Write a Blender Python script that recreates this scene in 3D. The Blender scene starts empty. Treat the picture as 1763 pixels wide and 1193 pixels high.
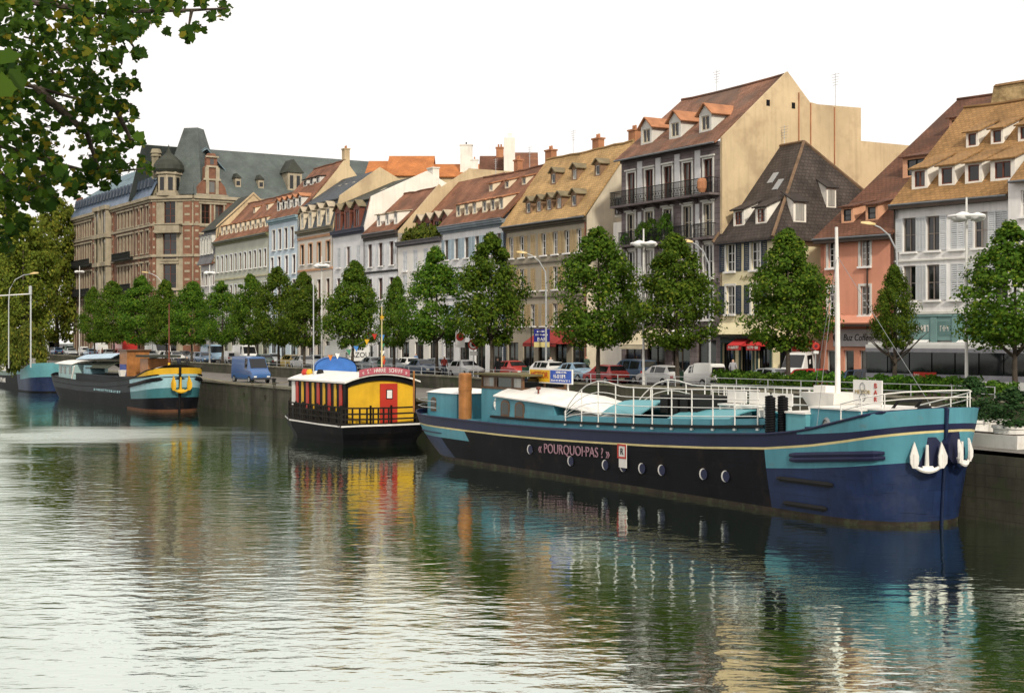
import bpy, math, random
from mathutils import Vector, Matrix
import numpy as np

random.seed(7)
R = math.radians
scene = bpy.context.scene
COL = scene.collection

# ------------------------------------------------------------------ camera, sky, sun, exposure
FPX, HZ, CAMZ = 2350.0, 580.0, 6.66          # focal length in photo pixels, horizon row, eye height above the water
cam_data = bpy.data.cameras.new('camera')
cam_data.sensor_width = 36.0
cam_data.lens = FPX / 1763.0 * 36.0
cam_data.shift_y = -(596.5 - HZ) / 1763.0
cam_data.clip_start = 0.2
cam_data.clip_end = 6000.0
cam = bpy.data.objects.new('camera', cam_data)
cam.location = (0, 0, CAMZ)
cam.rotation_euler = (R(90), 0, 0)
COL.objects.link(cam)
scene.camera = cam

SUN_DIR = Vector((0.26, -0.965, 0.66)).normalized()   # towards the sun
world = bpy.data.worlds.new('World')
scene.world = world
world.use_nodes = True
wn, wl = world.node_tree.nodes, world.node_tree.links
wn.clear()
wout = wn.new('ShaderNodeOutputWorld')
bg = wn.new('ShaderNodeBackground')
bg.inputs['Strength'].default_value = 0.10
sky = wn.new('ShaderNodeTexSky')
sky.sky_type = 'NISHITA'
sky.sun_disc = False
sky.sun_elevation = math.asin(SUN_DIR.z)
sky.sun_rotation = math.atan2(SUN_DIR.x, SUN_DIR.y)
sky.dust_density = 4.0
sky.air_density = 1.0
wl.new(sky.outputs[0], bg.inputs['Color'])
veil = wn.new('ShaderNodeBackground')                # thin bright cloud veil over the whole sky
veil.inputs['Color'].default_value = (1.0, 0.945, 0.90, 1)
veil.inputs['Strength'].default_value = 1.02
addw = wn.new('ShaderNodeMixShader')
addw.inputs[0].default_value = 0.93
wl.new(bg.outputs[0], addw.inputs[1])
wl.new(veil.outputs[0], addw.inputs[2])
wl.new(addw.outputs[0], wout.inputs['Surface'])

sun_data = bpy.data.lights.new('sun', 'SUN')
sun_data.energy = 2.5
sun_data.angle = R(4.0)
sun_data.color = (1.0, 0.92, 0.78)
sun = bpy.data.objects.new('sun', sun_data)
sun.rotation_euler = (-SUN_DIR).to_track_quat('-Z', 'Y').to_euler()
sun.location = (0, 0, 80)
COL.objects.link(sun)

scene.view_settings.view_transform = 'Standard'
scene.view_settings.look = 'None'
scene.view_settings.exposure = 0.25
scene.view_settings.gamma = 1.0
scene.view_settings.use_curve_mapping = False
scene.render.engine = 'CYCLES'
cy = scene.cycles
cy.use_denoising = True
try:
    cy.denoiser = 'OPENIMAGEDENOISE'
except Exception:
    pass
cy.max_bounces = 6
cy.diffuse_bounces = 3
cy.glossy_bounces = 3
cy.transmission_bounces = 3
cy.transparent_max_bounces = 6
cy.caustics_reflective = False
cy.caustics_refractive = False
cy.use_adaptive_sampling = True
cy.adaptive_threshold = 0.02

# ------------------------------------------------------------------ layout of the place
STREET, QUAY = 3.30, 2.57                      # street and lower quay above the water
F0 = Vector((14.8, 97.0))                      # corner of the yellow pub: where the row of houses bends
DL = Vector((-0.498, 0.867))                   # along the row, away from the camera
NL = Vector((-0.867, -0.498))                  # from the row towards the water
DR = Vector((-0.609, 0.793))
NR = Vector((-0.793, -0.609))
ROT_L = math.atan2(-DL.y, -DL.x)
ROT_R = math.atan2(-DR.y, -DR.x)


def sm(a, b, x):
    x = max(0.0, min(1.0, (x - a) / (b - a)))
    return x * x * (3 - 2 * x)


def P(t, n, z=None):
    """street coordinates: t metres along the house row (left is positive), n metres out towards the water"""
    f = F0 + (DL if t >= 0 else DR) * t
    k = sm(-14, 10, t)
    nn = (NR * (1 - k) + NL * k).normalized()
    p = f + nn * n
    return Vector((p.x, p.y, STREET if z is None else z))


def rot_at(t):
    k = sm(-14, 10, t)
    return ROT_R * (1 - k) + ROT_L * k


def ratio(u):
    return (u - 881.5) / FPX


def t_at(u, n):
    lo, hi = -60.0, 600.0
    for _ in range(60):
        m = (lo + hi) / 2
        p = P(m, n)
        if p.y > 1 and p.x / p.y > ratio(u):
            lo = m
        else:
            hi = m
    return (lo + hi) / 2


def z_at(v, D):
    return CAMZ - (v - HZ) * D / FPX


# ------------------------------------------------------------------ mesh building
class MB:
    def __init__(s):
        s.v, s.f, s.m = [], [], []

    def poly(s, pts, mi=0):
        i = len(s.v)
        s.v += [tuple(p) for p in pts]
        s.f.append(tuple(range(i, i + len(pts))))
        s.m.append(mi)

    def quad(s, a, b, c, d, mi=0):
        s.poly((a, b, c, d), mi)

    def box(s, x0, x1, y0, y1, z0, z1, mi=0):
        i = len(s.v)
        s.v += [(x0, y0, z0), (x1, y0, z0), (x1, y1, z0), (x0, y1, z0), (x0, y0, z1), (x1, y0, z1), (x1, y1, z1), (x0, y1, z1)]
        for q in ((0, 3, 2, 1), (4, 5, 6, 7), (0, 1, 5, 4), (1, 2, 6, 5), (2, 3, 7, 6), (3, 0, 4, 7)):
            s.f.append(tuple(i + k for k in q)); s.m.append(mi)

    def slab(s, a, b, c, d, th, mi=0):
        a, b, c, d = map(Vector, (a, b, c, d))
        n = (b - a).cross(d - a)
        n = n.normalized() * th if n.length > 1e-9 else Vector((0, 0, th))
        top, bot = (a, b, c, d), (a - n, b - n, c - n, d - n)
        i = len(s.v)
        s.v += [tuple(p) for p in bot + top]
        for q in ((0, 3, 2, 1), (4, 5, 6, 7), (0, 1, 5, 4), (1, 2, 6, 5), (2, 3, 7, 6), (3, 0, 4, 7)):
            s.f.append(tuple(i + k for k in q)); s.m.append(mi)

    def prism(s, pts, vec, mi=0):
        """closed polygon pts extruded by vec"""
        i, n = len(s.v), len(pts)
        vec = Vector(vec)
        s.v += [tuple(p) for p in pts] + [tuple(Vector(p) + vec) for p in pts]
        s.f.append(tuple(range(i + n - 1, i - 1, -1))); s.m.append(mi)
        s.f.append(tuple(range(i + n, i + 2 * n))); s.m.append(mi)
        for k in range(n):
            j = (k + 1) % n
            s.f.append((i + k, i + j, i + n + j, i + n + k)); s.m.append(mi)

    def tube(s, pts, r, n=8, mi=0, cap=True):
        pts = [Vector(p) for p in pts]
        rr = r if isinstance(r, (list, tuple)) else [r] * len(pts)
        rings = []
        for k, p in enumerate(pts):
            d = (pts[min(k + 1, len(pts) - 1)] - pts[max(k - 1, 0)])
            d = d.normalized() if d.length > 1e-9 else Vector((0, 0, 1))
            ref = Vector((0, 0, 1)) if abs(d.z) < .9 else Vector((1, 0, 0))
            a = d.cross(ref).normalized(); b = d.cross(a).normalized()
            i = len(s.v)
            for q in range(n):
                an = 2 * math.pi * q / n
                s.v.append(tuple(p + (a * math.cos(an) + b * math.sin(an)) * rr[k]))
            rings.append(i)
        for k in range(len(rings) - 1):
            for q in range(n):
                q2 = (q + 1) % n
                s.f.append((rings[k] + q, rings[k] + q2, rings[k + 1] + q2, rings[k + 1] + q)); s.m.append(mi)
        if cap:
            s.f.append(tuple(rings[0] + q for q in range(n - 1, -1, -1))); s.m.append(mi)
            s.f.append(tuple(rings[-1] + q for q in range(n))); s.m.append(mi)

    def lathe(s, prof, n=16, c=(0, 0), mi=0, a0=0.0):
        """prof: (r, z) list, revolved about a vertical axis at c"""
        rings = []
        for (r, z) in prof:
            i = len(s.v)
            for q in range(n):
                an = a0 + 2 * math.pi * q / n
                s.v.append((c[0] + r * math.cos(an), c[1] + r * math.sin(an), z))
            rings.append(i)
        for k in range(len(rings) - 1):
            for q in range(n):
                q2 = (q + 1) % n
                s.f.append((rings[k] + q, rings[k] + q2, rings[k + 1] + q2, rings[k + 1] + q)); s.m.append(mi)
        s.f.append(tuple(rings[0] + q for q in range(n - 1, -1, -1))); s.m.append(mi)
        s.f.append(tuple(rings[-1] + q for q in range(n))); s.m.append(mi)

    def loft(s, secs, mi=0, closed=False, cap=True, mats=None):
        """sections: lists of points with the same count"""
        n = len(secs[0]); base = []
        for sec in secs:
            base.append(len(s.v)); s.v += [tuple(p) for p in sec]
        for k in range(len(secs) - 1):
            for q in range(n if closed else n - 1):
                q2 = (q + 1) % n
                s.f.append((base[k] + q, base[k] + q2, base[k + 1] + q2, base[k + 1] + q))
                s.m.append(mats(k, q) if mats else mi)
        if cap:
            s.f.append(tuple(base[0] + q for q in range(n - 1, -1, -1))); s.m.append(mi)
            s.f.append(tuple(base[-1] + q for q in range(n))); s.m.append(mi)

    def mesh(s, name, mats, smooth=False, uv=False):
        me = bpy.data.meshes.new(name)
        me.from_pydata(s.v, [], s.f)
        if not isinstance(mats, (list, tuple)):
            mats = [mats]
        for m in mats:
            me.materials.append(m)
        if len(mats) > 1:
            me.polygons.foreach_set('material_index', s.m)
        if smooth:
            me.polygons.foreach_set('use_smooth', [True] * len(me.polygons))
        if uv:
            lay = me.uv_layers.new(name='uv')
            for p in me.polygons:
                n = p.normal
                if abs(n.z) > .97:
                    a, b = Vector((1, 0, 0)), Vector((0, 1, 0))
                else:
                    a = Vector((0, 0, 1)).cross(n).normalized(); b = n.cross(a)
                for li in p.loop_indices:
                    co = me.vertices[me.loops[li].vertex_index].co
                    lay.data[li].uv = (co.dot(a), co.dot(b))
        me.update()
        return me

    def build(s, name, mats, parent=None, smooth=False, uv=False, loc=None, rz=None):
        return put(name, s.mesh(name, mats, smooth, uv), parent, loc, rz)

    def build_each(s, name, mats, parent=None, uv=False):
        """every box or prism that was added becomes an object of its own"""
        par = list(range(len(s.v)))

        def find(i):
            while par[i] != i:
                par[i] = par[par[i]]; i = par[i]
            return i
        for f in s.f:
            for k in f[1:]:
                par[find(k)] = find(f[0])
        grp = {}
        for f, mi in zip(s.f, s.m):
            grp.setdefault(find(f[0]), []).append((f, mi))
        out = []
        for fs in grp.values():
            q = MB(); idx = {}
            for f, mi in fs:
                for k in f:
                    if k not in idx:
                        idx[k] = len(q.v); q.v.append(s.v[k])
                q.f.append(tuple(idx[k] for k in f)); q.m.append(mi)
            out.append(q.build(name, mats, parent, uv=uv))
        return out


def put(name, data, parent=None, loc=None, rz=None, rot=None, scale=None):
    o = bpy.data.objects.new(name, data)
    COL.objects.link(o)
    if parent is not None:
        o.parent = parent
    if loc is not None:
        o.location = loc
    if rz is not None:
        o.rotation_euler = (0, 0, rz)
    if rot is not None:
        o.rotation_euler = rot
    if scale is not None:
        o.scale = scale
    return o


def tag(o, label=None, cat=None, group=None, kind=None):
    if label: o['label'] = label
    if cat: o['category'] = cat
    if group: o['group'] = group
    if kind: o['kind'] = kind
    return o


def thing(name, label, cat, loc=(0, 0, 0), rz=0.0, group=None):
    return tag(put(name, None, None, loc, rz), label, cat, group)


def copy_tree(o, parent=None):
    c = o.copy(); COL.objects.link(c)
    if parent is not None:
        c.parent = parent
    for ch in o.children:
        if ch.name in COL.objects:
            copy_tree(ch, c)
    return c


def text(name, body, size, mat, parent, loc, rot, extr=0.012, align='CENTER', sx=1.0, shear=0.0):
    cu = bpy.data.curves.new(name, 'FONT')
    cu.body = body; cu.size = size; cu.extrude = extr
    cu.align_x = align; cu.align_y = 'CENTER'; cu.resolution_u = 3; cu.shear = shear
    cu.materials.append(mat)
    return put(name, cu, parent, loc, rot=rot, scale=(sx, 1, 1))


# ------------------------------------------------------------------ materials
MATS = {}


def node(nt, typ, **kw):
    n = nt.nodes.new(typ)
    for k, v in kw.items():
        setattr(n, k, v)
    return n


def mixc(nt, fac, a, b, mode='MIX'):
    n = nt.nodes.new('ShaderNodeMix'); n.data_type = 'RGBA'; n.blend_type = mode
    for inp, val in ((n.inputs[0], fac), (n.inputs[6], a), (n.inputs[7], b)):
        if hasattr(val, 'is_linked'):
            nt.links.new(val, inp)
        elif isinstance(val, (int, float)):
            inp.default_value = val
        else:
            inp.default_value = tuple(val[:3]) + (1,)
    return n.outputs[2]


def mrange(nt, val, a, b, c, d):
    n = nt.nodes.new('ShaderNodeMapRange')
    nt.links.new(val, n.inputs[0])
    for k, x in enumerate((a, b, c, d)):
        n.inputs[k + 1].default_value = x
    return n.outputs[0]


def noise(nt, vec, scale, detail=3, rough=.55):
    n = nt.nodes.new('ShaderNodeTexNoise')
    n.inputs['Scale'].default_value = scale
    n.inputs['Detail'].default_value = detail
    n.inputs['Roughness'].default_value = rough
    if vec is not None:
        nt.links.new(vec, n.inputs['Vector'])
    return n.outputs[0]


def mapping(nt, vec, sc=(1, 1, 1), rz=0.0):
    n = nt.nodes.new('ShaderNodeMapping')
    n.inputs['Scale'].default_value = sc
    n.inputs['Rotation'].default_value = (0, 0, rz)
    nt.links.new(vec, n.inputs['Vector'])
    return n.outputs[0]


def M(name, col, rough=.7, var=.18, scale=1.2, streak=0.0, bump=0.0, bscale=20, spec=.3, metal=0.0, rnd=0.0, coat=0.0, col2=None,
      brick=None, bfac=.35, emit=None, stain=None):
    """procedural material: base colour, large mottling, vertical weather streaks, fine bump, optional courses of brick or tile on metric uv"""
    if name in MATS:
        return MATS[name]
    m = bpy.data.materials.new(name); MATS[name] = m
    m.use_nodes = True
    nt = m.node_tree; bs = nt.nodes['Principled BSDF']
    tc = node(nt, 'ShaderNodeTexCoord')
    ob = tc.outputs['Object']
    c = None
    base = tuple(col)
    c2 = col2 if col2 else tuple(x * (1 - var * 1.6) for x in base)
    n1 = noise(nt, ob, scale, 5, .62)
    f = mrange(nt, n1, .32, .68, 0, 1)
    hi = tuple(min(1, x * (1 + var * .5)) for x in base)
    c = mixc(nt, f, c2, hi)
    if brick:
        uv = tc.outputs['UV']
        bt = node(nt, 'ShaderNodeTexBrick')
        nt.links.new(uv, bt.inputs['Vector'])
        bt.inputs['Scale'].default_value = 1.0
        bt.inputs['Brick Width'].default_value = brick[0]
        bt.inputs['Row Height'].default_value = brick[1]
        bt.inputs['Mortar Size'].default_value = brick[2]
        bt.inputs['Color1'].default_value = (1.12, 1.12, 1.12, 1)
        bt.inputs['Color2'].default_value = (.72, .72, .72, 1)
        bt.inputs['Mortar'].default_value = tuple([brick[3]] * 3) + (1,)
        c = mixc(nt, bfac, c, mixc(nt, 1.0, c, bt.outputs[0], 'MULTIPLY'))
        bm = node(nt, 'ShaderNodeBump'); bm.inputs['Strength'].default_value = .6; bm.inputs['Distance'].default_value = .03
        nt.links.new(bt.outputs['Fac'], bm.inputs['Height']); bm.invert = True
        nt.links.new(bm.outputs[0], bs.inputs['Normal'])
    if streak:
        sv = mapping(nt, ob, (2.2, 2.2, .16))
        f2 = mrange(nt, noise(nt, sv, 1.4, 4, .6), .48, .75, 0, streak)
        c = mixc(nt, f2, c, tuple(x * .38 for x in base))
    if stain:
        f3 = mrange(nt, noise(nt, ob, stain[0], 4, .65), stain[1], stain[1] + .12, 0, stain[2])
        c = mixc(nt, f3, c, stain[3])
    if rnd:
        oi = node(nt, 'ShaderNodeObjectInfo')
        hs = node(nt, 'ShaderNodeHueSaturation')
        nt.links.new(c, hs.inputs['Color'])
        nt.links.new(mrange(nt, oi.outputs['Random'], 0, 1, 1 - rnd, 1 + rnd), hs.inputs['Value'])
        c = hs.outputs[0]
    nt.links.new(c, bs.inputs['Base Color'])
    bs.inputs['Roughness'].default_value = rough
    bs.inputs['Specular IOR Level'].default_value = spec
    bs.inputs['Metallic'].default_value = metal
    if coat:
        bs.inputs['Coat Weight'].default_value = coat
        bs.inputs['Coat Roughness'].default_value = .08
    if bump and not brick:
        bm = node(nt, 'ShaderNodeBump'); bm.inputs['Strength'].default_value = bump; bm.inputs['Distance'].default_value = .05
        nt.links.new(noise(nt, ob, bscale, 4, .6), bm.inputs['Height'])
        nt.links.new(bm.outputs[0], bs.inputs['Normal'])
    if emit:
        bs.inputs['Emission Color'].default_value = tuple(emit[:3]) + (1,)
        bs.inputs['Emission Strength'].default_value = emit[3]
    return m


def pane_mat(name, dark, light, share, rough=.06):
    """window glass: dark room behind it, some rooms with pale curtains"""
    if name in MATS:
        return MATS[name]
    m = bpy.data.materials.new(name); MATS[name] = m; m.use_nodes = True
    nt = m.node_tree; bs = nt.nodes['Principled BSDF']
    oi = node(nt, 'ShaderNodeObjectInfo')
    rp = node(nt, 'ShaderNodeValToRGB')
    rp.color_ramp.elements[0].position = 1 - share; rp.color_ramp.elements[0].color = tuple(dark) + (1,)
    rp.color_ramp.elements[1].position = min(1, 1 - share + .25); rp.color_ramp.elements[1].color = tuple(light) + (1,)
    nt.links.new(oi.outputs['Random'], rp.inputs[0])
    tc = node(nt, 'ShaderNodeTexCoord')
    f = mrange(nt, noise(nt, mapping(nt, tc.outputs['Object'], (9, 9, .6)), 1.0, 3), .35, .7, .75, 1.1)
    c = mixc(nt, 1.0, rp.outputs[0], f, 'MULTIPLY')
    nt.links.new(c, bs.inputs['Base Color'])
    bs.inputs['Roughness'].default_value = rough
    bs.inputs['Specular IOR Level'].default_value = .6
    return m


def leaf_mat(name, dark, light, tip, trans=.35):
    if name in MATS:
        return MATS[name]
    m = bpy.data.materials.new(name); MATS[name] = m; m.use_nodes = True
    nt = m.node_tree; bs = nt.nodes['Principled BSDF']
    ge = node(nt, 'ShaderNodeNewGeometry')
    rp = node(nt, 'ShaderNodeValToRGB')
    e = rp.color_ramp.elements
    e[0].position = 0; e[0].color = tuple(dark) + (1,)
    e[1].position = 1; e[1].color = tuple(tip) + (1,)
    x = e.new(.84); x.color = tuple(light) + (1,)
    nt.links.new(ge.outputs['Random Per Island'], rp.inputs[0])
    oi = node(nt, 'ShaderNodeObjectInfo')
    hs = node(nt, 'ShaderNodeHueSaturation')
    nt.links.new(rp.outputs[0], hs.inputs['Color'])
    nt.links.new(mrange(nt, oi.outputs['Random'], 0, 1, .85, 1.2), hs.inputs['Value'])
    nt.links.new(mrange(nt, oi.outputs['Random'], 0, 1, .485, .51), hs.inputs['Hue'])
    nt.links.new(hs.outputs[0], bs.inputs['Base Color'])
    bs.inputs['Roughness'].default_value = .7
    bs.inputs['Specular IOR Level'].default_value = .1
    tr = node(nt, 'ShaderNodeBsdfTranslucent')
    nt.links.new(hs.outputs[0], tr.inputs[0])
    mx = node(nt, 'ShaderNodeMixShader'); mx.inputs[0].default_value = trans
    nt.links.new(bs.outputs[0], mx.inputs[1]); nt.links.new(tr.outputs[0], mx.inputs[2])
    nt.links.new(mx.outputs[0], nt.nodes['Material Output'].inputs['Surface'])
    return m


WHITE = M('white_paint', (.78, .77, .74), .5, .06)
OFFWHITE = M('offwhite_paint', (.62, .61, .56), .6, .1)
CREAMW = M('cream_frame', (.6, .53, .4), .6, .1)
BLACK = M('black_paint', (.006, .006, .007), .6, .1, spec=.12)
DARKW = M('dark_wood', (.045, .03, .022), .6, .2)
REDBR = M('redbrown_frame', (.16, .05, .03), .6, .15)
GREY = M('grey_metal', (.2, .21, .22), .5, .12)
GALV = M('galvanised', (.45, .47, .48), .45, .1, metal=.3)
IRON = M('dark_iron', (.014, .015, .014), .6, .15, spec=.15)
GUTTER = M('zinc_gutter', (.16, .17, .18), .5, .15, metal=.3)
PANE = pane_mat('window_glass', (.006, .007, .008), (.16, .16, .15), .18)
PANE_LIGHT = pane_mat('curtained_glass', (.03, .032, .034), (.36, .35, .32), .5)
PANE_CAR = pane_mat('car_glass', (.008, .01, .012), (.015, .018, .02), .2, .08)

# ------------------------------------------------------------------ the setting: water, quays, street
def water_mat():
    m = bpy.data.materials.new('river_water'); m.use_nodes = True
    nt = m.node_tree; nt.nodes.remove(nt.nodes['Principled BSDF'])
    out = nt.nodes['Material Output']
    tc = node(nt, 'ShaderNodeTexCoord'); ob = tc.outputs['Object']
    patch = noise(nt, mapping(nt, ob, (.030, .05, 1), R(-12)), 1.0, 3, .55)
    pf0 = mrange(nt, patch, .40, .60, .55, 1.15)
    # a gust roughens the surface in front of the black barge
    gv = mapping(nt, ob, (1 / 17.0, 1 / 15.0, 1)); sub_ = node(nt, 'ShaderNodeVectorMath', operation='DISTANCE'); nt.links.new(gv, sub_.inputs[0]); sub_.inputs[1].default_value = (-29 / 17.0, 93 / 15.0, 0)
    gn = node(nt, 'ShaderNodeMath', operation='MULTIPLY_ADD'); nt.links.new(noise(nt, mapping(nt, ob, (.08, .5, 1)), 1.0, 3), gn.inputs[0]); gn.inputs[1].default_value = .9; nt.links.new(sub_.outputs['Value'], gn.inputs[2])
    gust0 = mrange(nt, gn.outputs[0], .75, 1.25, 1.0, 0.0)
    # a second lane of ruffled water runs down the left side
    dt = node(nt, 'ShaderNodeVectorMath', operation='DOT_PRODUCT'); nt.links.new(ob, dt.inputs[0]); dt.inputs[1].default_value = (.937, .348, 0)
    ln = node(nt, 'ShaderNodeMath', operation='MULTIPLY_ADD'); nt.links.new(noise(nt, mapping(nt, ob, (.10, .35, 1)), 1.0, 4, .6), ln.inputs[0]); ln.inputs[1].default_value = 5.0; nt.links.new(dt.outputs['Value'], ln.inputs[2])
    lane = mrange(nt, ln.outputs[0], 1.6, 4.2, 1.0, 0.0)
    gmx = node(nt, 'ShaderNodeMath', operation='MAXIMUM'); nt.links.new(gust0, gmx.inputs[0]); nt.links.new(lane, gmx.inputs[1]); gust = gmx.outputs[0]
    ad_ = node(nt, 'ShaderNodeMath', operation='MULTIPLY_ADD'); nt.links.new(gust, ad_.inputs[0]); ad_.inputs[1].default_value = 1.2; nt.links.new(pf0, ad_.inputs[2]); pf = ad_.outputs[0]
    a = noise(nt, mapping(nt, ob, (1.0, 1.7, 1), R(6)), 1.0, 2, .5)
    b = noise(nt, mapping(nt, ob, (2.6, 4.6, 1), R(-9)), 1.0, 3, .6)
    c = noise(nt, mapping(nt, ob, (.12, .34, 1), R(14)), 1.0, 2, .5)
    s1 = node(nt, 'ShaderNodeMath', operation='MULTIPLY_ADD'); nt.links.new(b, s1.inputs[0]); s1.inputs[1].default_value = .22; nt.links.new(a, s1.inputs[2])
    s2 = node(nt, 'ShaderNodeMath', operation='MULTIPLY'); nt.links.new(s1.outputs[0], s2.inputs[0]); nt.links.new(pf, s2.inputs[1])
    s3 = node(nt, 'ShaderNodeMath', operation='MULTIPLY_ADD'); nt.links.new(c, s3.inputs[0]); s3.inputs[1].default_value = .55; nt.links.new(s2.outputs[0], s3.inputs[2])
    bm = node(nt, 'ShaderNodeBump'); bm.inputs['Strength'].default_value = 1.0; bm.inputs['Distance'].default_value = WATER_BUMP
    nt.links.new(s3.outputs[0], bm.inputs['Height'])
    gl = node(nt, 'ShaderNodeBsdfGlossy'); gl.inputs['Color'].default_value = (.89, .97, .91, 1); gl.inputs['Roughness'].default_value = .025
    nt.links.new(mrange(nt, gust, 0, 1, .025, .26), gl.inputs['Roughness'])
    df = node(nt, 'ShaderNodeBsdfDiffuse')
    nt.links.new(mixc(nt, noise(nt, ob, .06, 3), (.009, .022, .008), (.016, .034, .012)), df.inputs['Color'])
    fr = node(nt, 'ShaderNodeFresnel'); fr.inputs['IOR'].default_value = 1.33
    fac = mrange(nt, fr.outputs[0], .02, .45, .68, .93)
    for n_ in (gl, fr):
        nt.links.new(bm.outputs[0], n_.inputs['Normal'])
    mx = node(nt, 'ShaderNodeMixShader')
    nt.links.new(fac, mx.inputs[0]); nt.links.new(df.outputs[0], mx.inputs[1]); nt.links.new(gl.outputs[0], mx.inputs[2])
    nt.links.new(mx.outputs[0], out.inputs['Surface'])
    return m


WATER_BUMP = .025
b = MB()
b.quad((-1500, -300, 0), (600, -300, 0), (600, 1500, 0), (-1500, 1500, 0))
tag(b.build('water', water_mat()), kind='structure')

ASPHALT = M('asphalt', (.075, .075, .078), .85, .25, .35, bump=.3, bscale=60)
PAVING = M('pavement_slabs', (.24, .225, .2), .85, .2, .6, brick=(.6, .4, .02, .55))
COBBLE = M('quay_setts', (.2, .185, .165), .85, .25, .5, brick=(.22, .14, .02, .5))
QSTONE = M('quay_stone', (.075, .07, .05), .9, .35, .5, streak=.75, brick=(.9, .42, .03, .45), stain=(.7, .5, .8, (.035, .05, .018)))
COPE = M('coping_stone', (.25, .235, .18), .85, .3, 1.0, stain=(1.1, .5, .6, (.07, .09, .03)))

TS = [-220, -160, -110, -70, -50, -35, -24, -14, -10, -6, -3, 0, 3, 6, 10, 16, 25, 40, 60, 90, 130, 180, 240, 320, 420, 600]
N_UP = 12.6


def strip(mb, ts, na, nb, z):
    for t0, t1 in zip(ts[:-1], ts[1:]):
        mb.quad(P(t0, na, z), P(t1, na, z), P(t1, nb, z), P(t0, nb, z))


def straight(t, n, z):
    p = F0 + DL * t + NL * n
    return Vector((p.x, p.y, z))


b = MB(); strip(b, TS, N_UP, 0, STREET)
b.quad(P(600, 0), P(600, -1500), P(-220, -1500), P(-220, 0))
i0 = P(0, 0); i1 = P(-220, 0)
b.poly((P(600, 0), P(0, 0), P(-220, 0)))
tag(b.build('street', ASPHALT, uv=True), kind='structure')
b = MB(); strip(b, [t for t in TS if -60 < t < 330], 3.0, .02, STREET + .125)
for t0, t1 in zip([t for t in TS if -60 < t < 330][:-1], [t for t in TS if -60 < t < 330][1:]):
    b.quad(P(t0, 3.0, STREET), P(t1, 3.0, STREET), P(t1, 3.0, STREET + .125), P(t0, 3.0, STREET + .125))
tag(b.build('pavement', PAVING, uv=True), kind='structure')
b = MB(); strip(b, [t for t in TS if -60 < t < 330], N_UP - .5, 9.6, STREET + .12)
tag(b.build('verge_path', PAVING, uv=True), kind='structure')
# lower quay, its wall and coping
QN = 21.8
b = MB()
for t0, t1 in zip(TS[:-1], TS[1:]):
    b.quad(straight(t0, QN, QUAY), straight(t1, QN, QUAY), P(t1, N_UP, QUAY), P(t0, N_UP, QUAY))
tag(b.build('lower_quay', COBBLE, uv=True), kind='structure')
b = MB()
for t0 in range(-60, 420, 12):
    b.quad(straight(t0, QN, -1.5), straight(t0 + 12, QN, -1.5), straight(t0 + 12, QN, QUAY - .15), straight(t0, QN, QUAY - .15))
    b.quad(straight(t0, QN + .02, -.3), straight(t0 + 12, QN + .02, -.3), straight(t0 + 12, QN, .4), straight(t0, QN, .4))
qw = tag(b.build('quay_wall', QSTONE, uv=True), 'weathered mossy stone quay wall between the boats and the lower quay', 'quay wall')
k = 0
CST = MB(); CST.box(0, 1.48, -.55, .1, -.16, .05); CSTM = CST.mesh('coping_stone', COPE)
for i in range(-14, 80):
    p = straight(i * 1.5, QN, QUAY)
    put('coping_stone', CSTM, qw, (p.x, p.y, p.z + random.uniform(-.012, .012)), rz=math.atan2(DL.y, DL.x))
# retaining wall between lower quay and street, with low parapet
b = MB()
for t0, t1 in zip(TS[:-1], TS[1:]):
    b.quad(P(t0, N_UP, QUAY), P(t1, N_UP, QUAY), P(t1, N_UP, STREET + .35), P(t0, N_UP, STREET + .35))
    b.quad(P(t0, N_UP - .35, STREET + .35), P(t1, N_UP - .35, STREET + .35), P(t1, N_UP - .35, STREET), P(t0, N_UP - .35, STREET))
    b.quad(P(t0, N_UP + .05, STREET + .35), P(t1, N_UP + .05, STREET + .35), P(t1, N_UP - .4, STREET + .352), P(t0, N_UP - .4, STREET + .352), 1)
    b.quad(P(t0, N_UP + .05, STREET + .35), P(t1, N_UP + .05, STREET + .35), P(t1, N_UP + .05, STREET + .23), P(t0, N_UP + .05, STREET + .23), 1)
tag(b.build('retaining_wall', [QSTONE, COPE], uv=True), 'low stone parapet wall between the street and the lower quay', 'wall')
# the near bank under the overhanging plane tree (the camera stands on it)
b = MB()
b.prism([(1.5, -2, -1), (-30, 53, -1), (-60, 40, -1), (-30, -30, -1), (20, -30, -1)], (0, 0, 6.0))
tag(b.build('near_bank', QSTONE, uv=True), kind='structure')

# ------------------------------------------------------------------ trees
rng = np.random.default_rng(11)


def leaves(cents, norms, size, shape='kite', jit=.5):
    """numpy -> verts, faces for one leaf face per centre"""
    n = len(cents)
    nr = norms + rng.normal(0, jit, (n, 3)); nr /= np.linalg.norm(nr, axis=1)[:, None] + 1e-9
    a = np.cross(nr, rng.normal(0, 1, (n, 3))); a /= np.linalg.norm(a, axis=1)[:, None] + 1e-9
    bb = np.cross(nr, a)
    s = (size * rng.uniform(.65, 1.3, n))[:, None]
    if shape == 'kite':
        pr = [(-.5, 0, 0), (.05, .34, .06), (.55, 0, 0), (.05, -.34, .06)]
    else:   # plane-tree leaf, five lobes
        pr = [(-.5, 0, 0), (-.40, .30, .04), (-.38, .46, .1), (-.02, .40, .02), (.14, .52, .08), (.26, .27, 0), (.56, .0, -.08),
              (.26, -.27, 0), (.14, -.52, .08), (-.02, -.40, .02), (-.38, -.46, .1), (-.40, -.30, .04)]
    k = len(pr)
    V = np.empty((n, k, 3))
    for j, (x, y, z) in enumerate(pr):
        V[:, j] = cents + a * (x * s) + bb * (y * s) + nr * (z * s)
    F = np.arange(n * k).reshape(n, k)
    return V.reshape(-1, 3), F


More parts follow.
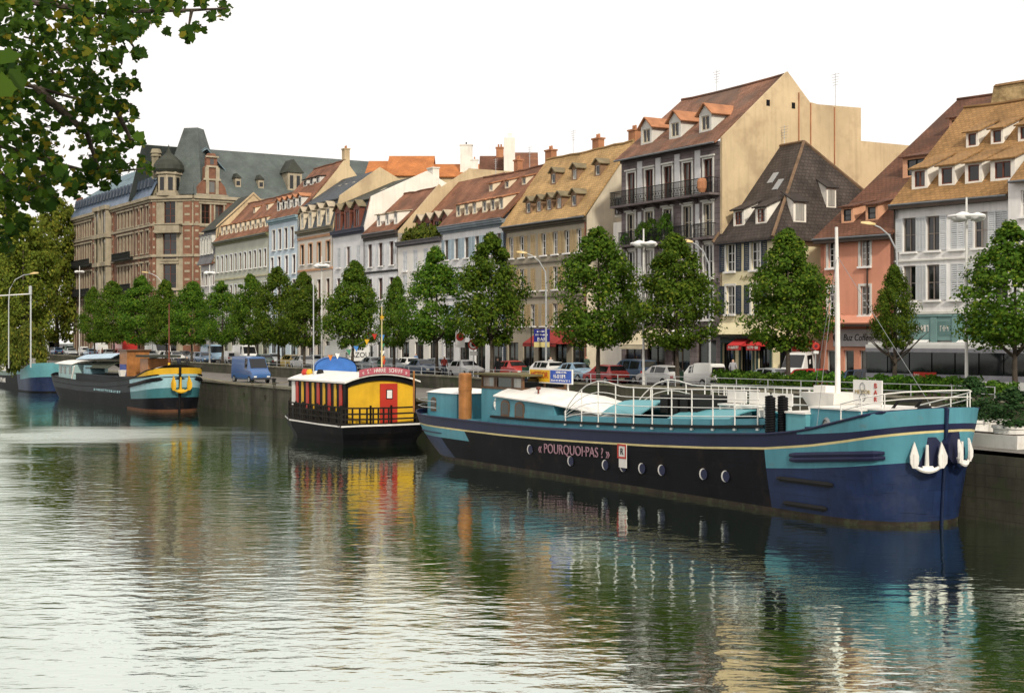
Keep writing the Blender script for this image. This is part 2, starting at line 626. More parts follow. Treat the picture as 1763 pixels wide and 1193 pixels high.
def np_mesh(name, V, F, mat):
    me = bpy.data.meshes.new(name)
    k = F.shape[1]
    me.vertices.add(len(V)); me.vertices.foreach_set('co', V.astype(np.float32).ravel())
    me.loops.add(F.size); me.loops.foreach_set('vertex_index', F.astype(np.int32).ravel())
    me.polygons.add(len(F)); me.polygons.foreach_set('loop_start', np.arange(0, F.size, k, dtype=np.int32))
    me.polygons.foreach_set('loop_total', np.full(len(F), k, dtype=np.int32))
    me.materials.append(mat)
    me.update(calc_edges=True)
    return me


PROF = [(0, .45), (.1, .82), (.28, 1.0), (.48, .9), (.66, .64), (.82, .38), (.93, .2), (1, .05)]


def prof(f, pr=PROF):
    for (a, x), (b_, y) in zip(pr[:-1], pr[1:]):
        if a <= f <= b_:
            return x + (y - x) * (f - a) / (b_ - a)
    return pr[-1][1]


def crown_mesh(name, h, r, clumps, per, size, mat, pr=PROF, flat=.0, crad=(.45, .8)):
    C, N = [], []
    for i in range(clumps):
        f = rng.uniform(0, 1) ** (1.0 + flat)
        rr = prof(f, pr) * r
        a = rng.uniform(0, 2 * math.pi)
        q = rng.uniform(.15, 1) ** .5 * rng.uniform(.82, 1.12)
        c = np.array([math.cos(a) * rr * q, math.sin(a) * rr * q, f * h])
        cr = rng.uniform(*crad) * (0.35 + .75 * prof(f, pr))
        d = rng.normal(0, 1, (per, 3)); d /= np.linalg.norm(d, axis=1)[:, None]
        rad = rng.uniform(.2, 1, per) ** .6 * cr
        pts = c + d * rad[:, None] * np.array([1, 1, .85])
        C.append(pts); N.append(d + np.array([c[0] / r, c[1] / r, .45]) * .8)
    C = np.vstack(C); N = np.vstack(N)
    V, F = leaves(C, N, np.full(len(C), size))
    return np_mesh(name, V, F, mat)


BARK = M('tree_bark', (.075, .06, .045), .9, .3, 6, bump=.6, bscale=18)
LEAF_STREET = leaf_mat('street_tree_leaf', (.034, .08, .008), (.085, .155, .013), (.19, .235, .022), .36)
LEAF_FAR = leaf_mat('far_tree_leaf', (.075, .115, .015), (.17, .21, .025), (.32, .3, .04), .4)
LEAF_BUSH = leaf_mat('bush_leaf', (.05, .08, .012), (.12, .15, .02), (.24, .22, .03), .3)
LEAF_HEDGE = leaf_mat('hedge_leaf', (.03, .08, .008), (.07, .16, .015), (.14, .23, .02), .28)
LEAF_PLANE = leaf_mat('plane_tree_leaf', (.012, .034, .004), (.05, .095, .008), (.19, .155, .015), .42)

PROFS = [PROF, [(0, .3), (.1, .7), (.22, 1.0), (.42, .98), (.6, .74), (.78, .46), (.92, .2), (1, .04)], [(0, .6), (.15, .95), (.35, 1.0), (.55, .86), (.72, .72), (.86, .42), (.95, .25), (1, .08)],
         [(0, .4), (.12, .9), (.25, .92), (.4, 1.0), (.58, .76), (.74, .6), (.88, .3), (1, .05)], [(0, .5), (.2, 1.0), (.38, .88), (.52, .92), (.7, .55), (.85, .34), (1, .06)]]
CROWNS = [crown_mesh('crown', 7.2, 2.65, 150 + 14 * k, 92, .2, LEAF_STREET, PROFS[k % 5], crad=(.45, 1.0)) for k in range(6)]


def trunk_mesh(name, h, r, top, limbs, spread):
    m = MB()
    m.tube([(0, 0, -.1), (.02, 0, h * .25), (.0, .03, h * .6), (-.03, .0, h), (0, 0, top)], [r * 1.25, r, r * .85, r * .7, r * .2], 8)
    for i in range(limbs):
        a = 2 * math.pi * i / limbs + random.uniform(-.3, .3); z = h * random.uniform(.86, 1.15)
        q = Vector((math.cos(a), math.sin(a), 0))
        m.tube([(0, 0, z), q * spread * .45 + Vector((0, 0, z + spread * .45)), q * spread + Vector((0, 0, z + spread * 1.25))], [r * .5, r * .32, r * .08], 6)
    return m.mesh(name, BARK, smooth=True)


TRUNKS = [trunk_mesh('trunk', 2.9, .15, 9.0, 7, 1.7) for _ in range(2)]

TREES = [  # photo column of the trunk, photo row of the top, crown width in px, words that single it out
    (1748, 385, 190, 'large leafy street tree cut by the picture edge beside the bus'),
    (1541, 458, 82, 'small slim street tree in front of the coffee shop sign'),
    (1357, 398, 150, 'street tree standing in front of the yellow pub and its red awnings'),
    (1166, 405, 142, 'street tree beside the white ring lamp, before the dark stone house'),
    (1030, 396, 150, 'pointed street tree just left of the white ring lamp, near the awnings'),
    (846, 405, 128, 'full street tree in front of the blue-shuttered house'),
    (752, 428, 118, 'street tree left of the no-parking signs, before the planted terrace house'),
    (678, 478, 66, 'small street tree half hidden behind the bunting mast'),
    (607, 452, 104, 'round street tree just right of the lamp pole behind the houseboat'),
    (524, 470, 84, 'street tree standing behind the blue van and yellow houseboat'),
    (480, 462, 92, 'street tree behind the blue van roof, before the pale blue house'),
    (428, 474, 84, 'street tree left of the blue van, before the long pale house'),
    (383, 486, 80, 'street tree right of the ring lamp by the black barge bow'),
    (330, 486, 84, 'street tree directly above the yellow bow of the black barge'),
    (287, 484, 80, 'street tree just left of the brown boat mast'),
    (240, 476, 82, 'street tree above the orange wheelhouse of the black barge'),
    (196, 486, 70, 'street tree in front of the red lorry'),
    (163, 496, 60, 'last small street tree of the row beside the far ring lamp'),
]
for i, (u, vt, wpx, lab) in enumerate(TREES):
    n = 11.2 if u > 300 else 10.4
    p = P(t_at(u, n), n, STREET + .12)
    hh = z_at(vt, p.y) - p.z
    wid = wpx * (1.14 if u > 700 else 1.08) * p.y / FPX
    rt = thing('street_tree', lab, 'tree', p, random.uniform(0, 6.28), 'street trees along the quay')
    zb = 2.75 if u > 700 else 2.5
    put('trunk', TRUNKS[i % 2], rt, (0, 0, 0), scale=(1, 1, hh / 10.4))
    put('crown', CROWNS[(i * 5) % 6], rt, (0, 0, zb), scale=(wid / 5.7, wid / 5.7 * random.uniform(.88, 1.1), (hh - zb) / 7.2), rot=(random.uniform(-.04, .04), random.uniform(-.04, .04), 0))

# big trees past the corner building, and the bush over the far quay
BIGP = [(0, .6), (.15, .95), (.35, 1.0), (.6, .92), (.8, .7), (.93, .42), (1, .12)]
bigc = [crown_mesh('crown', 18, 6.5, 170, 110, .5, LEAF_FAR, BIGP, crad=(1.0, 2.0)) for _ in range(2)]
bigt = trunk_mesh('trunk', 6.5, .42, 20, 7, 4.0)
for (u, D, vt, wpx, lab) in [(98, 262, 345, 120, 'tall dark tree against the left end of the grand corner building'),
                             (40, 240, 372, 120, 'tall yellowing tree behind the traffic light arm at the left edge'),
                             (2, 300, 350, 150, 'distant tree at the very left edge behind the yellowing tree')]:
    x = ratio(u) * D; hh = z_at(vt, D) - STREET
    rt = thing('large_tree', lab, 'tree', (x, D, STREET), random.uniform(0, 6), 'large trees past the corner building')
    wid = wpx * D / FPX
    put('trunk', bigt, rt, scale=(1, 1, hh / 26))
    put('crown', bigc[u % 2], rt, (0, 0, hh * .1), scale=(wid / 13, wid / 13, hh * .9 / 18))
BUSHP = [(0, .75), (.25, 1), (.6, .9), (.85, .6), (1, .2)]
bushc = crown_mesh('foliage', 3.2, 2.6, 80, 60, .34, LEAF_BUSH, BUSHP, crad=(.6, 1.0))
for (u, D, vt, wpx, zb_, lab) in [(50, 170, 562, 64, 2.6, 'yellow-green bush hanging over the far quay wall'),
                                  (14, 165, 570, 46, 2.6, 'green bush at the left edge above the teal boat')]:
    p = Vector((ratio(u) * D, D, zb_)); hh = z_at(vt, D) - zb_; wid = wpx * D / FPX
    rt = thing('bush', lab, 'bush', p)
    put('foliage', bushc, rt, (0, 0, .1), scale=(wid / 5.2, wid / 5.2, hh / 3.2))
    m = MB()
    for a in range(5):
        m.tube([(0, 0, -.05), (.5 * math.cos(a * 1.3), .5 * math.sin(a * 1.3), 1.4)], [.06, .02], 5)
    m.build('stem', BARK, rt)

# the plane tree on the near bank whose boughs hang into the top left corner
root = thing('plane_tree', 'overhanging plane tree boughs with autumn leaves in the top corner', 'tree', (-11.5, 10.5, 5.0))
CL = []   # clumps: photo column, row, radius in px, number of leaves, distance


def clump(u, v, r, n, D):
    CL.append((u, v, r, n, D))


for u in range(-60, 140, 28):
    for v in range(-40, 330, 28):
        if u > 95 and v > 215: continue
        if 84 < u and v > 250: continue
        clump(u + random.uniform(-10, 10), v + random.uniform(-10, 10), 25, 36, random.uniform(11.5, 17))
for (u, v, r, n) in [(150, 15, 30, 26), (200, 12, 30, 26), (245, 16, 28, 22), (285, 8, 22, 16), (175, 50, 34, 28), (215, 55, 28, 22), (245, 40, 18, 9),
                     (268, 35, 12, 6), (240, 92, 12, 8), (310, 10, 15, 7), (345, 5, 18, 9), (385, 18, 14, 9), (365, 28, 12, 6), (320, 60, 16, 8), (340, 48, 10, 5), (285, 55, 7, 3), (150, 95, 30, 22), (195, 100, 24, 15), (160, 140, 32, 24), (205, 145, 20, 12),
                     (230, 148, 14, 7), (185, 175, 26, 18), (215, 185, 20, 12), (150, 190, 28, 20), (205, 215, 24, 14), (180, 228, 22, 12), (225, 225, 10, 5),
                     (225, 248, 9, 5), (243, 244, 7, 4), (150, 245, 22, 13), (172, 268, 24, 16), (200, 262, 18, 9), (160, 292, 26, 18), (190, 295, 20, 11), (215, 285, 14, 7),
                     (240, 285, 14, 7), (255, 290, 10, 4), (140, 312, 20, 11), (182, 318, 12, 6), (125, 322, 20, 12), (105, 300, 18, 11), (95, 275, 18, 10), (70, 320, 22, 14), (85, 345, 18, 10),
                     (40, 330, 24, 15), (12, 330, 22, 13), (20, 360, 14, 7), (60, 350, 14, 7), (15, 395, 22, 13), (40, 388, 14, 7), (10, 425, 16, 8), (70, 360, 10, 4)]:
    clump(u, v, r * .92, int(n * 4.6), random.uniform(12, 16.5))
cent, sz = [], []
for (u, v, r, n, D) in CL:
    for _ in range(n):
        a = rng.uniform(0, 6.283); q = r * min(1.7, abs(rng.normal(0, .62)))
        d = D + rng.normal(0, .45)
        uu, vv = u + math.cos(a) * q, v + math.sin(a) * q
        cent.append((ratio(uu) * d + 11.5, d - 10.5, z_at(vv, d) - 5.0)); sz.append(rng.uniform(.05, .098))
for (u, v, d, s) in [(14, 98, 6.2, .16), (30, 140, 6.4, .15), (4, 150, 6.6, .14)]:
    cent.append((ratio(u) * d + 11.5, d - 10.5, z_at(v, d) - 5.0)); sz.append(s)
cent = np.array(cent)
nm = np.tile(np.array([[.2, -.6, .6]]), (len(cent), 1))
V, F = leaves(cent, nm, np.array(sz), 'plane', .7)
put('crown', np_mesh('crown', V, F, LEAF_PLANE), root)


def ploc(u, v, d):
    return Vector((ratio(u) * d + 11.5, d - 10.5, z_at(v, d) - 5.0))


m = MB(); bo_ = MB(); tw_ = MB()
m.tube([(0, 0, -.2), (.1, .1, 2.5), (.4, .3, 5), (.3, .5, 7.5), (-.2, .4, 10)], [.55, .42, .38, .3, .12], 12)
for pts, r0 in [([(-420, 60, 12), (-120, 110, 13), (60, 150, 13.5), (200, 190, 14)], .045),
                ([(-420, -40, 12), (-60, -10, 13), (180, 20, 13.5), (330, 18, 14), (390, 15, 14)], .045),
                ([(-420, 160, 12), (-60, 230, 13.5), (90, 280, 14), (170, 300, 14.3), (250, 290, 14.5)], .04),
                ([(-60, 230, 13.5), (10, 310, 13.8), (15, 420, 13.8)], .05), ([(60, 150, 13.5), (150, 230, 13.8), (175, 310, 14)], .05),
                ([(180, 20, 13.5), (215, 60, 13.5), (240, 95, 13.5)], .03), ([(330, 18, 14), (322, 62, 14)], .02), ([(200, 190, 14), (225, 240, 14), (250, 246, 14)], .03)]:
    q = [ploc(*x) for x in pts]
    bo_.tube(q, [r0 * (1 - .82 * k / (len(q) - 1)) for k in range(len(q))], 7)
for q0 in [(.35, .5, 6.5), (.2, .5, 5.6), (.3, .4, 4.6)]:
    pass
for a_, e_ in [((.4, .3, 5.0), ploc(-420, 60, 12)), ((.3, .45, 7.0), ploc(-420, -40, 12)), ((.35, .25, 4.4), ploc(-420, 160, 12))]:
    bo_.tube([a_, (Vector(a_) + e_) / 2 + Vector((0, 0, .3)), e_], [.2, .14, .08], 8)
for (u, v, r, n, D) in CL[40:]:      # fine twigs through the leaf sprays
    if u > 60 or v > 300:
        a = random.uniform(0, 6.28); d = r * .9
        tw_.tube([ploc(u - d * math.cos(a), v - d * .6 * abs(math.sin(a)), D), ploc(u, v, D), ploc(u + d * .8, v + d * .5 * math.sin(a), D)], [.012, .009, .004], 4)
m.build('trunk', BARK, root, smooth=True); bo_.build_each('bough', BARK, root); tw_.build_each('twig', BARK, root)

# ------------------------------------------------------------------ house building kit (house frame: x to the right along the front, y into the house, z up)
_wm = {}


def win_meshes(w, h, cols, rows, fm, arch=False):
    key = (round(w, 2), round(h, 2), cols, rows, fm.name, arch)
    if key in _wm:
        return _wm[key]
    m = MB(); t = .07; d0, d1 = 0.0, .07
    m.box(-w / 2, -w / 2 + t, d0, d1, 0, h); m.box(w / 2 - t, w / 2, d0, d1, 0, h)
    m.box(-w / 2 + t, w / 2 - t, d0, d1, 0, t); m.box(-w / 2 + t, w / 2 - t, d0, d1, h - t, h)
    iw = w - 2 * t
    for c in range(1, cols):
        x = -w / 2 + t + iw * c / cols
        m.box(x - .035, x + .035, d0 - .01, d1, t, h - t)
    for r in range(1, rows):
        z = t + (h - 2 * t) * r / rows
        for c in range(cols):
            xa = -w / 2 + t + iw * c / cols + (.035 if c else 0); xb = -w / 2 + t + iw * (c + 1) / cols - (.035 if c < cols - 1 else 0)
            m.box(xa, xb, d0 + .01, d1, z - .022, z + .022)
    fr = m.mesh('window', fm)
    pw = iw / cols
    m = MB(); m.box(-pw / 2 + .002, pw / 2 - .002, 0, .012, 0, h - 2 * t)
    pa = m.mesh('pane', PANE); pb = m.mesh('pane', PANE_LIGHT)
    m = MB(); m.box(-w / 2 - .14, w / 2 + .14, -.2, .12, -.12, 0)
    si = m.mesh('sill', WHITE)
    _wm[key] = (fr, pa, pb, si, pw, t)
    return _wm[key]


_sm = {}


def shutter_mesh(w, h, mat):
    key = (round(w, 2), round(h, 2), mat.name)
    if key not in _sm:
        m = MB(); t = .06
        m.box(0, t, -.045, 0, 0, h); m.box(w - t, w, -.045, 0, 0, h)
        for z in (0, h * .5 - .04, h - .09):
            m.box(t, w - t, -.042, -.003, z, z + .09)
        k = max(4, int(h / .14))
        for i in range(k):
            z = .1 + (h - .2) * (i + .5) / k
            if abs(z - h * .5) > .05:
                m.slab((t, -.04, z - .05), (w - t, -.04, z - .05), (w - t, -.008, z + .05), (t, -.008, z + .05), .012)
        _sm[key] = m.mesh('shutter', mat)
    return _sm[key]


def wall_grid(m, x0, x1, z0, z1, holes, y=0.0, reveal=.24, mi=0, rmi=None):
    """rectangular wall with rectangular openings; openings get reveals going inwards"""
    rmi = mi if rmi is None else rmi
    xs = sorted(set([x0, x1] + [h[0] for h in holes] + [h[1] for h in holes]))
    zs = sorted(set([z0, z1] + [h[2] for h in holes] + [h[3] for h in holes]))
    xs = [x for x in xs if x0 <= x <= x1]; zs = [z for z in zs if z0 <= z <= z1]
    for za, zb in zip(zs[:-1], zs[1:]):
        run = None
        for xa, xb in zip(xs[:-1], xs[1:]):
            cx, cz = (xa + xb) / 2, (za + zb) / 2
            hole = any(h[0] < cx < h[1] and h[2] < cz < h[3] for h in holes)
            if hole:
                if run is not None:
                    m.quad((run, y, za), (xa, y, za), (xa, y, zb), (run, y, zb), mi); run = None
            elif run is None:
                run = xa
        if run is not None:
            m.quad((run, y, za), (x1, y, za), (x1, y, zb), (run, y, zb), mi)
    for (a, b_, c, d) in holes:
        r = y + reveal
        m.quad((a, y, c), (a, r, c), (a, r, d), (a, y, d), rmi); m.quad((b_, y, c), (b_, y, d), (b_, r, d), (b_, r, c), rmi)
        m.quad((a, y, d), (a, r, d), (b_, r, d), (b_, y, d), rmi); m.quad((a, y, c), (b_, y, c), (b_, r, c), (a, r, c), rmi)


def window(root, x, z, w, h, cols=2, rows=2, fm=None, y=.14, sill=True, light=None, surround=None, shutters=None, sw=None, closed=0.0, name='window', rz=None, sillmat=None, hood=False):
    """one window of a house with its panes, sill and shutters"""
    fr, pa, pb, si, pw, t = win_meshes(w, h, cols, rows, fm or WHITE)
    if rz is None:
        o = put(name, fr, root, (x, y, z))
    else:
        o = put(name, fr, root, (x, y, z), rz=rz)
    for c in range(cols):
        put('pane', pb if (light if light is not None else random.random() < .3) else pa, o, (-w / 2 + t + pw * (c + .5), .045, t))
    if sill:
        s = put('sill', si, o, (0, -y, 0))
    if surround:
        m = MB(); q = .15; e = .045
        m.box(-w / 2 - q, -w / 2 + .003, -y - e, -y + .05, -.0, h + q); m.box(w / 2 - .003, w / 2 + q, -y - e, -y + .05, -.0, h + q)
        m.box(-w / 2 + .003, w / 2 - .003, -y - e, -y + .05, h - .002, h + q)
        if hood:
            m.box(-w / 2 - q - .1, w / 2 + q + .1, -y - .16, -y + .02, h + q + .001, h + q + .12)
        m.build('surround', surround, o)
    if shutters:
        s_w = sw or w * .5
        sme = shutter_mesh(s_w, h, shutters)
        cl = random.random() < closed
        if cl:
            put('shutter', sme, o, (-w / 2 + .01, -y - .01 + .06, 0)); put('shutter', sme, o, (w / 2 - s_w - .01, -y - .01 + .06, 0))
        else:
            off = .16 if surround else .02
            put('shutter', sme, o, (-w / 2 - s_w - off, -y - .012, 0)); put('shutter', sme, o, (w / 2 + off, -y - .012, 0))
    return o


def dormer(root, x, zf, w, h, sl, typ, wall, roofm, fm=None, cols=2, rows=2, over=.16, rise=.42, k_s=.30, light=True):
    """roof dormer standing on the slope sl = (y0, z0, k): z = z0 + k (y - y0)"""
    y0, z0, k = sl
    yf = y0 + (zf - z0) / k
    zt = zf + h
    ww, wh = w * .66, h * .78
    m = MB()
    wall_grid(m, x - w / 2, x + w / 2, zf - .25, zt, [(x - ww / 2, x + ww / 2, zf + h * .08, zf + h * .08 + wh)], yf, .1)
    r = MB()
    if typ == 'gable':
        yb = y0 + (zt - z0) / k
        zr = zt + w * rise; yr = y0 + (zr - z0) / k
        m.poly([(x - w / 2, yf, zt), (x + w / 2, yf, zt), (x, yf, zr)])
        for s in (-1, 1):
            m.poly([(x + s * w / 2, yf, zf - .25), (x + s * w / 2, yf, zt), (x + s * w / 2, yb, zt)])
            e = w / 2 + over; zd = zt - over * (zr - zt) / (w / 2)
            r.slab((x, yf - .22, zr + .03), (x, yr + .1, zr + .03), (x + s * e, yb, zd + .03), (x + s * e, yf - .22, zd + .03), .09 * s * 1.0)
    else:
        yb = yf + (zt - (z0 + k * (yf - y0))) / (k - k_s)
        zb = zt + k_s * (yb - yf)
        for s in (-1, 1):
            m.poly([(x + s * w / 2, yf, zf - .25), (x + s * w / 2, yf, zt), (x + s * w / 2, yb, zb)])
        e = w / 2 + over
        r.slab((x - e, yf - .25, zt - .25 * k_s + .09), (x + e, yf - .25, zt - .25 * k_s + .09), (x + e, yb + .1, zb + .1 * k_s + .09), (x - e, yb + .1, zb + .1 * k_s + .09), .09)
    o = m.build('dormer', wall, root, uv=True)
    r.build('dormer_roof', roofm, o, uv=True)
    fr, pa, pb, si, pw, t = win_meshes(ww, wh, cols, rows, fm or WHITE)
    put('dormer_window', fr, o, (x, yf + .05, zf + h * .08))
    # the panes share the window's opening
    for c in range(cols):
        put('pane', pb if light and random.random() < .6 else pa, o, (x - ww / 2 + t + pw * (c + .5), yf + .095, zf + h * .08 + t))
    return o


def cornice(root, x0, x1, z, mat, prof_=((.0, .14), (.12, .12), (.3, .10)), name='cornice', y=0.0):
    m = MB(); zz = z
    for (d, h) in prof_:
        m.box(x0, x1, y - d - .06, y - .002, zz, zz + h - .002); zz += h
    return m.build(name, mat, root)


def gable_roof(root, w, eave, ridge_y, ridge_z, mat, back=None, over=.42, th=.16, xo=(.0, .0), ridge=True, back_z=None):
    """two slopes, ridge along the street"""
    k = (ridge_z - eave) / ridge_y
    by = back if back else 2 * ridge_y
    bz = back_z if back_z is not None else eave
    m = MB()
    xa, xb = -xo[0], w + xo[1]
    ns = max(3, int((xb - xa) / 1.3)); rr = random.Random(int(w * 100))      # old timbers: the slopes sag and wander a little
    xs = [xa + (xb - xa) * i / ns for i in range(ns + 1)]
    je = [rr.uniform(-.05, .05) for _ in xs]; jr = [rr.uniform(-.06, .04) - .1 * math.sin(math.pi * i / ns) for i in range(ns + 1)]; jm = [rr.uniform(-.06, .03) for _ in xs]
    ez = eave - over * k * .55 + .05; my, mz = (ridge_y - over) / 2, (ez + ridge_z + .05) / 2
    for i in range(ns):
        a, b_ = xs[i], xs[i + 1]
        m.slab((a, -over, ez + je[i]), (b_, -over, ez + je[i + 1]), (b_, my, mz + jm[i + 1]), (a, my, mz + jm[i]), th)
        m.slab((a, my, mz + jm[i]), (b_, my, mz + jm[i + 1]), (b_, ridge_y, ridge_z + .05 + jr[i + 1]), (a, ridge_y, ridge_z + .05 + jr[i]), th)
    m.slab((xb, by, bz), (xa, by, bz), (xa, ridge_y, ridge_z - .12), (xb, ridge_y, ridge_z - .12), th)
    o = m.build('roof', mat, root, uv=True)
    if ridge:
        q = MB(); q.tube([(x, ridge_y, ridge_z + .07 + j) for x, j in zip(xs, jr)], .13, 7)
        q.build('ridge_tiles', mat, o)
    g = MB(); g.tube([(xa, -over - .06, ez - .08), (xb, -over - .06, ez - .1)], .075, 6); g.build('gutter', GUTTER, root)
    return (-over, eave - over * k * .55 + .05, (ridge_z - (eave - over * k * .55)) / (ridge_y + over))


def gable_wall(root, x, eave, ridge_y, ridge_z, mat, back=None, back_z=None, z0=0.0, out=1, raise_=0.0, name='gable_wall', coping=None):
    by = back if back else 2 * ridge_y
    bz = back_z if back_z is not None else eave
    m = MB()
    pts = [(x, 0, z0), (x, by, z0), (x, by, bz + raise_), (x, ridge_y, ridge_z + raise_), (x, 0, eave + raise_)]
    m.prism(pts, (-.3 * out, 0, 0))
    o = m.build(name, mat, root, uv=True)
    if coping:
        c = MB()
        for a, b_ in ((pts[4], pts[3]), (pts[3], pts[2])):
            a, b_ = Vector(a), Vector(b_)
            c.slab(a + Vector((.06 * out, 0, .12)), b_ + Vector((.06 * out, 0, .12)), b_ + Vector((-.4 * out, 0, .12)), a + Vector((-.4 * out, 0, .12)), .1)
        c.build('coping', coping, o)
    return o


def chimney(root, x, y, z0, z1, mat, w=.7, d=.6, pots=2, capm=None):
    m = MB(); m.box(x - w / 2, x + w / 2, y - d / 2, y + d / 2, z0, z1); m.box(x - w / 2 - .08, x + w / 2 + .08, y - d / 2 - .08, y + d / 2 + .08, z1, z1 + .14)
    o = m.build('chimney', mat, root, uv=True)
    for i in range(pots):
        q = MB(); q.lathe([(.11, z1 + .14), (.09, z1 + .5)], 8, (x + (i - (pots - 1) / 2) * .32, y)); q.build('chimney_pot', capm or TERRA, o)
    return o


def downpipe(root, x, z1, mat=None, z0=0.0, y=-.09):
    m = MB(); m.tube([(x, y, z0), (x, y, z1 - .4), (x, y - .02, z1)], .055, 6)
    return m.build('downpipe', mat or GUTTER, root)


def awning(root, x0, x1, z1, depth, drop, mat, val=.22, name='awning', y=-.02, stripes=None):
    m = MB()
    m.slab((x0, y, z1), (x1, y, z1), (x1, y - depth, z1 - drop), (x0, y - depth, z1 - drop), .03)
    m.box(x0, x1, y - depth - .015, y - depth + .005, z1 - drop - val, z1 - drop - .031)
    for s in (x0, x1):
        m.poly([(s, y, z1 - .03), (s, y - depth, z1 - drop - .03), (s, y, z1 - drop)])
    return m.build(name, mat, root)


TERRA = M('terracotta', (.42, .19, .095), .85, .2)
TILE_TAN = M('tan_roof_tiles', (.5, .32, .14), .9, .22, .6, brick=(.34, .26, .03, .45), bfac=.65, stain=(.35, .55, .5, (.2, .13, .06)))
TILE_RED = M('red_roof_tiles', (.27, .122, .07), .9, .3, .5, brick=(.34, .26, .03, .45), bfac=.65, stain=(.4, .52, .6, (.11, .055, .035)))
TILE_BROWN = M('redbrown_roof_tiles', (.17, .075, .045), .9, .3, .5, brick=(.34, .28, .035, .4), bfac=.65, stain=(.3, .5, .6, (.08, .045, .03)))
TILE_ORANGE = M('orange_roof_tiles', (.52, .19, .06), .9, .2, .5, brick=(.34, .26, .03, .5), bfac=.65)
TILE_DARK = M('dark_roof_tiles', (.075, .06, .052), .9, .35, .6, brick=(.34, .28, .035, .4), bfac=.65)
TILE_TALL = M('weathered_roof_tiles', (.27, .135, .085), .9, .4, .45, brick=(.34, .26, .03, .45), bfac=.65, stain=(.3, .5, .65, (.12, .085, .065)))
TILE_OCHRE = M('ochre_roof_tiles', (.38, .215, .085), .9, .28, .5, brick=(.34, .26, .03, .42), bfac=.65, stain=(.5, .52, .5, (.18, .11, .05)))
SLATE_BLUE = M('blue_slate', (.05, .062, .075), .6, .25, .8, brick=(.3, .2, .02, .5))
SLATE_GREEN = M('green_grey_slate', (.05, .055, .042), .7, .3, .5, brick=(.3, .2, .02, .5))
SLATE_GALLIA = M('grey_slate', (.105, .125, .118), .7, .25, .35, brick=(.5, .35, .03, .5), stain=(.25, .5, .5, (.06, .075, .07)))
METAL_BLUE = M('blue_metal_roof', (.2, .27, .31), .45, .25, .4, metal=.15)
CREAM_GABLE = M('cream_plaster', (.58, .455, .28), .9, .14, .25, streak=.3, bump=.2, bscale=8, stain=(.28, .5, .6, (.36, .26, .16)))
ROUGH_GABLE = M('mottled_plaster', (.55, .4, .2), .95, .35, 1.4, bump=.5, bscale=6, stain=(1.3, .5, .6, (.22, .15, .07)))
WHITE_GABLE = M('white_gable_plaster', (.8, .76, .68), .9, .12, .3, streak=.25)


def house_root(name, label, t1, t0, n=0.0, frame='L', z=STREET):
    """house between t1 (its left end) and t0 (its right end); returns root, width"""
    if frame == 'L':
        p = F0 + DL * t1 + NL * n; rz = ROT_L
    else:
        p = F0 + DR * t1 + NR * n; rz = ROT_R
    return thing(name, label, 'house', (p.x, p.y, z), rz), t1 - t0


def floors(root, w, z1, rows_, wall, x0=0.0, z0=0.0, y=0.0, name='wall', uv=True):
    """front wall with window rows; rows_ are dicts: z, h, w, xs or n, plus options for window()"""
    holes, todo = [], []
    for r in rows_:
        r = dict(r)
        n = r.pop('n', None); ww, hh, zz = r.pop('w'), r.pop('h'), r.pop('z')
        xs = r.pop('xs', None)
        mar = r.pop('mar', .0)
        if xs is None:
            step = (w - 2 * mar) / n
            xs = [mar + step * (i + .5) for i in range(n)]
        for x in xs:
            holes.append((x0 + x - ww / 2, x0 + x + ww / 2, zz, zz + hh)); todo.append((x0 + x, zz, ww, hh, r))
    m = MB(); wall_grid(m, x0, x0 + w, z0, z1, holes, y)
    o = m.build(name, wall, root, uv=uv)
    for (x, zz, ww, hh, r) in todo:
        window(root, x, zz, ww, hh, y=y + .14, **r)
    return o


def shop(z=.15, h=2.7, w=1.9, n=3, fm=None, **k):
    return dict(z=z, h=h, w=w, n=n, cols=2, rows=1, fm=fm or DARKW, sill=False, light=False, **k)


def side_wall(root, w, depth, z1, mat, left=True):
    m = MB()
    m.quad((0, 0, 0), (0, depth, 0), (0, depth, z1), (0, 0, z1)); m.quad((w, 0, 0), (w, depth, 0), (w, depth, z1), (w, 0, z1))
    m.quad((0, depth, 0), (w, depth, 0), (w, depth, z1), (0, depth, z1))
    return m.build('side_wall', mat, root, uv=True)


def scribble(parent, w, h, mat, loc, n, rz=None, name='lettering'):
    """lettering too small to read in the photo: a row of strokes, standing in the x-z plane"""
    m = MB(); x = 0.0; rr = random.Random(int(w * 1000) + n)
    step = w / n
    for i in range(n):
        a = x + step * i; b_ = a + step * rr.uniform(.55, .8); k = rr.randrange(4)
        t = step * .22
        if k in (0, 1): m.box(a, a + t, -.008, 0, 0, h)
        if k in (1, 2): m.box(b_ - t, b_, -.008, 0, 0, h)
        m.box(a + (t if k in (0, 1) else 0), b_ - (t if k in (1, 2) else 0), -.008, 0, h * rr.choice((.8, .45, 0)), h * rr.choice((.82, .47, .02)) + h * .18)
        if k == 3: m.box((a + b_) / 2 - t / 2, (a + b_) / 2 + t / 2, -.009, 0, 0, h * .98)
    return tag(m.build(name, mat, parent, loc=loc, rz=rz), kind='stuff')


def aerial(root, x, y, z, h=2.2):
    """roof aerial: mast with a few cross rods"""
    m = MB(); m.tube([(x, y, z - .3), (x, y, z + h)], .025, 5)
    for i in range(5):
        q = z + h - .1 - i * .2
        m.tube([(x - .45 + i * .05, y, q), (x + .45 - i * .05, y, q)], .014, 4)
    return m.build('aerial', GALV, root)

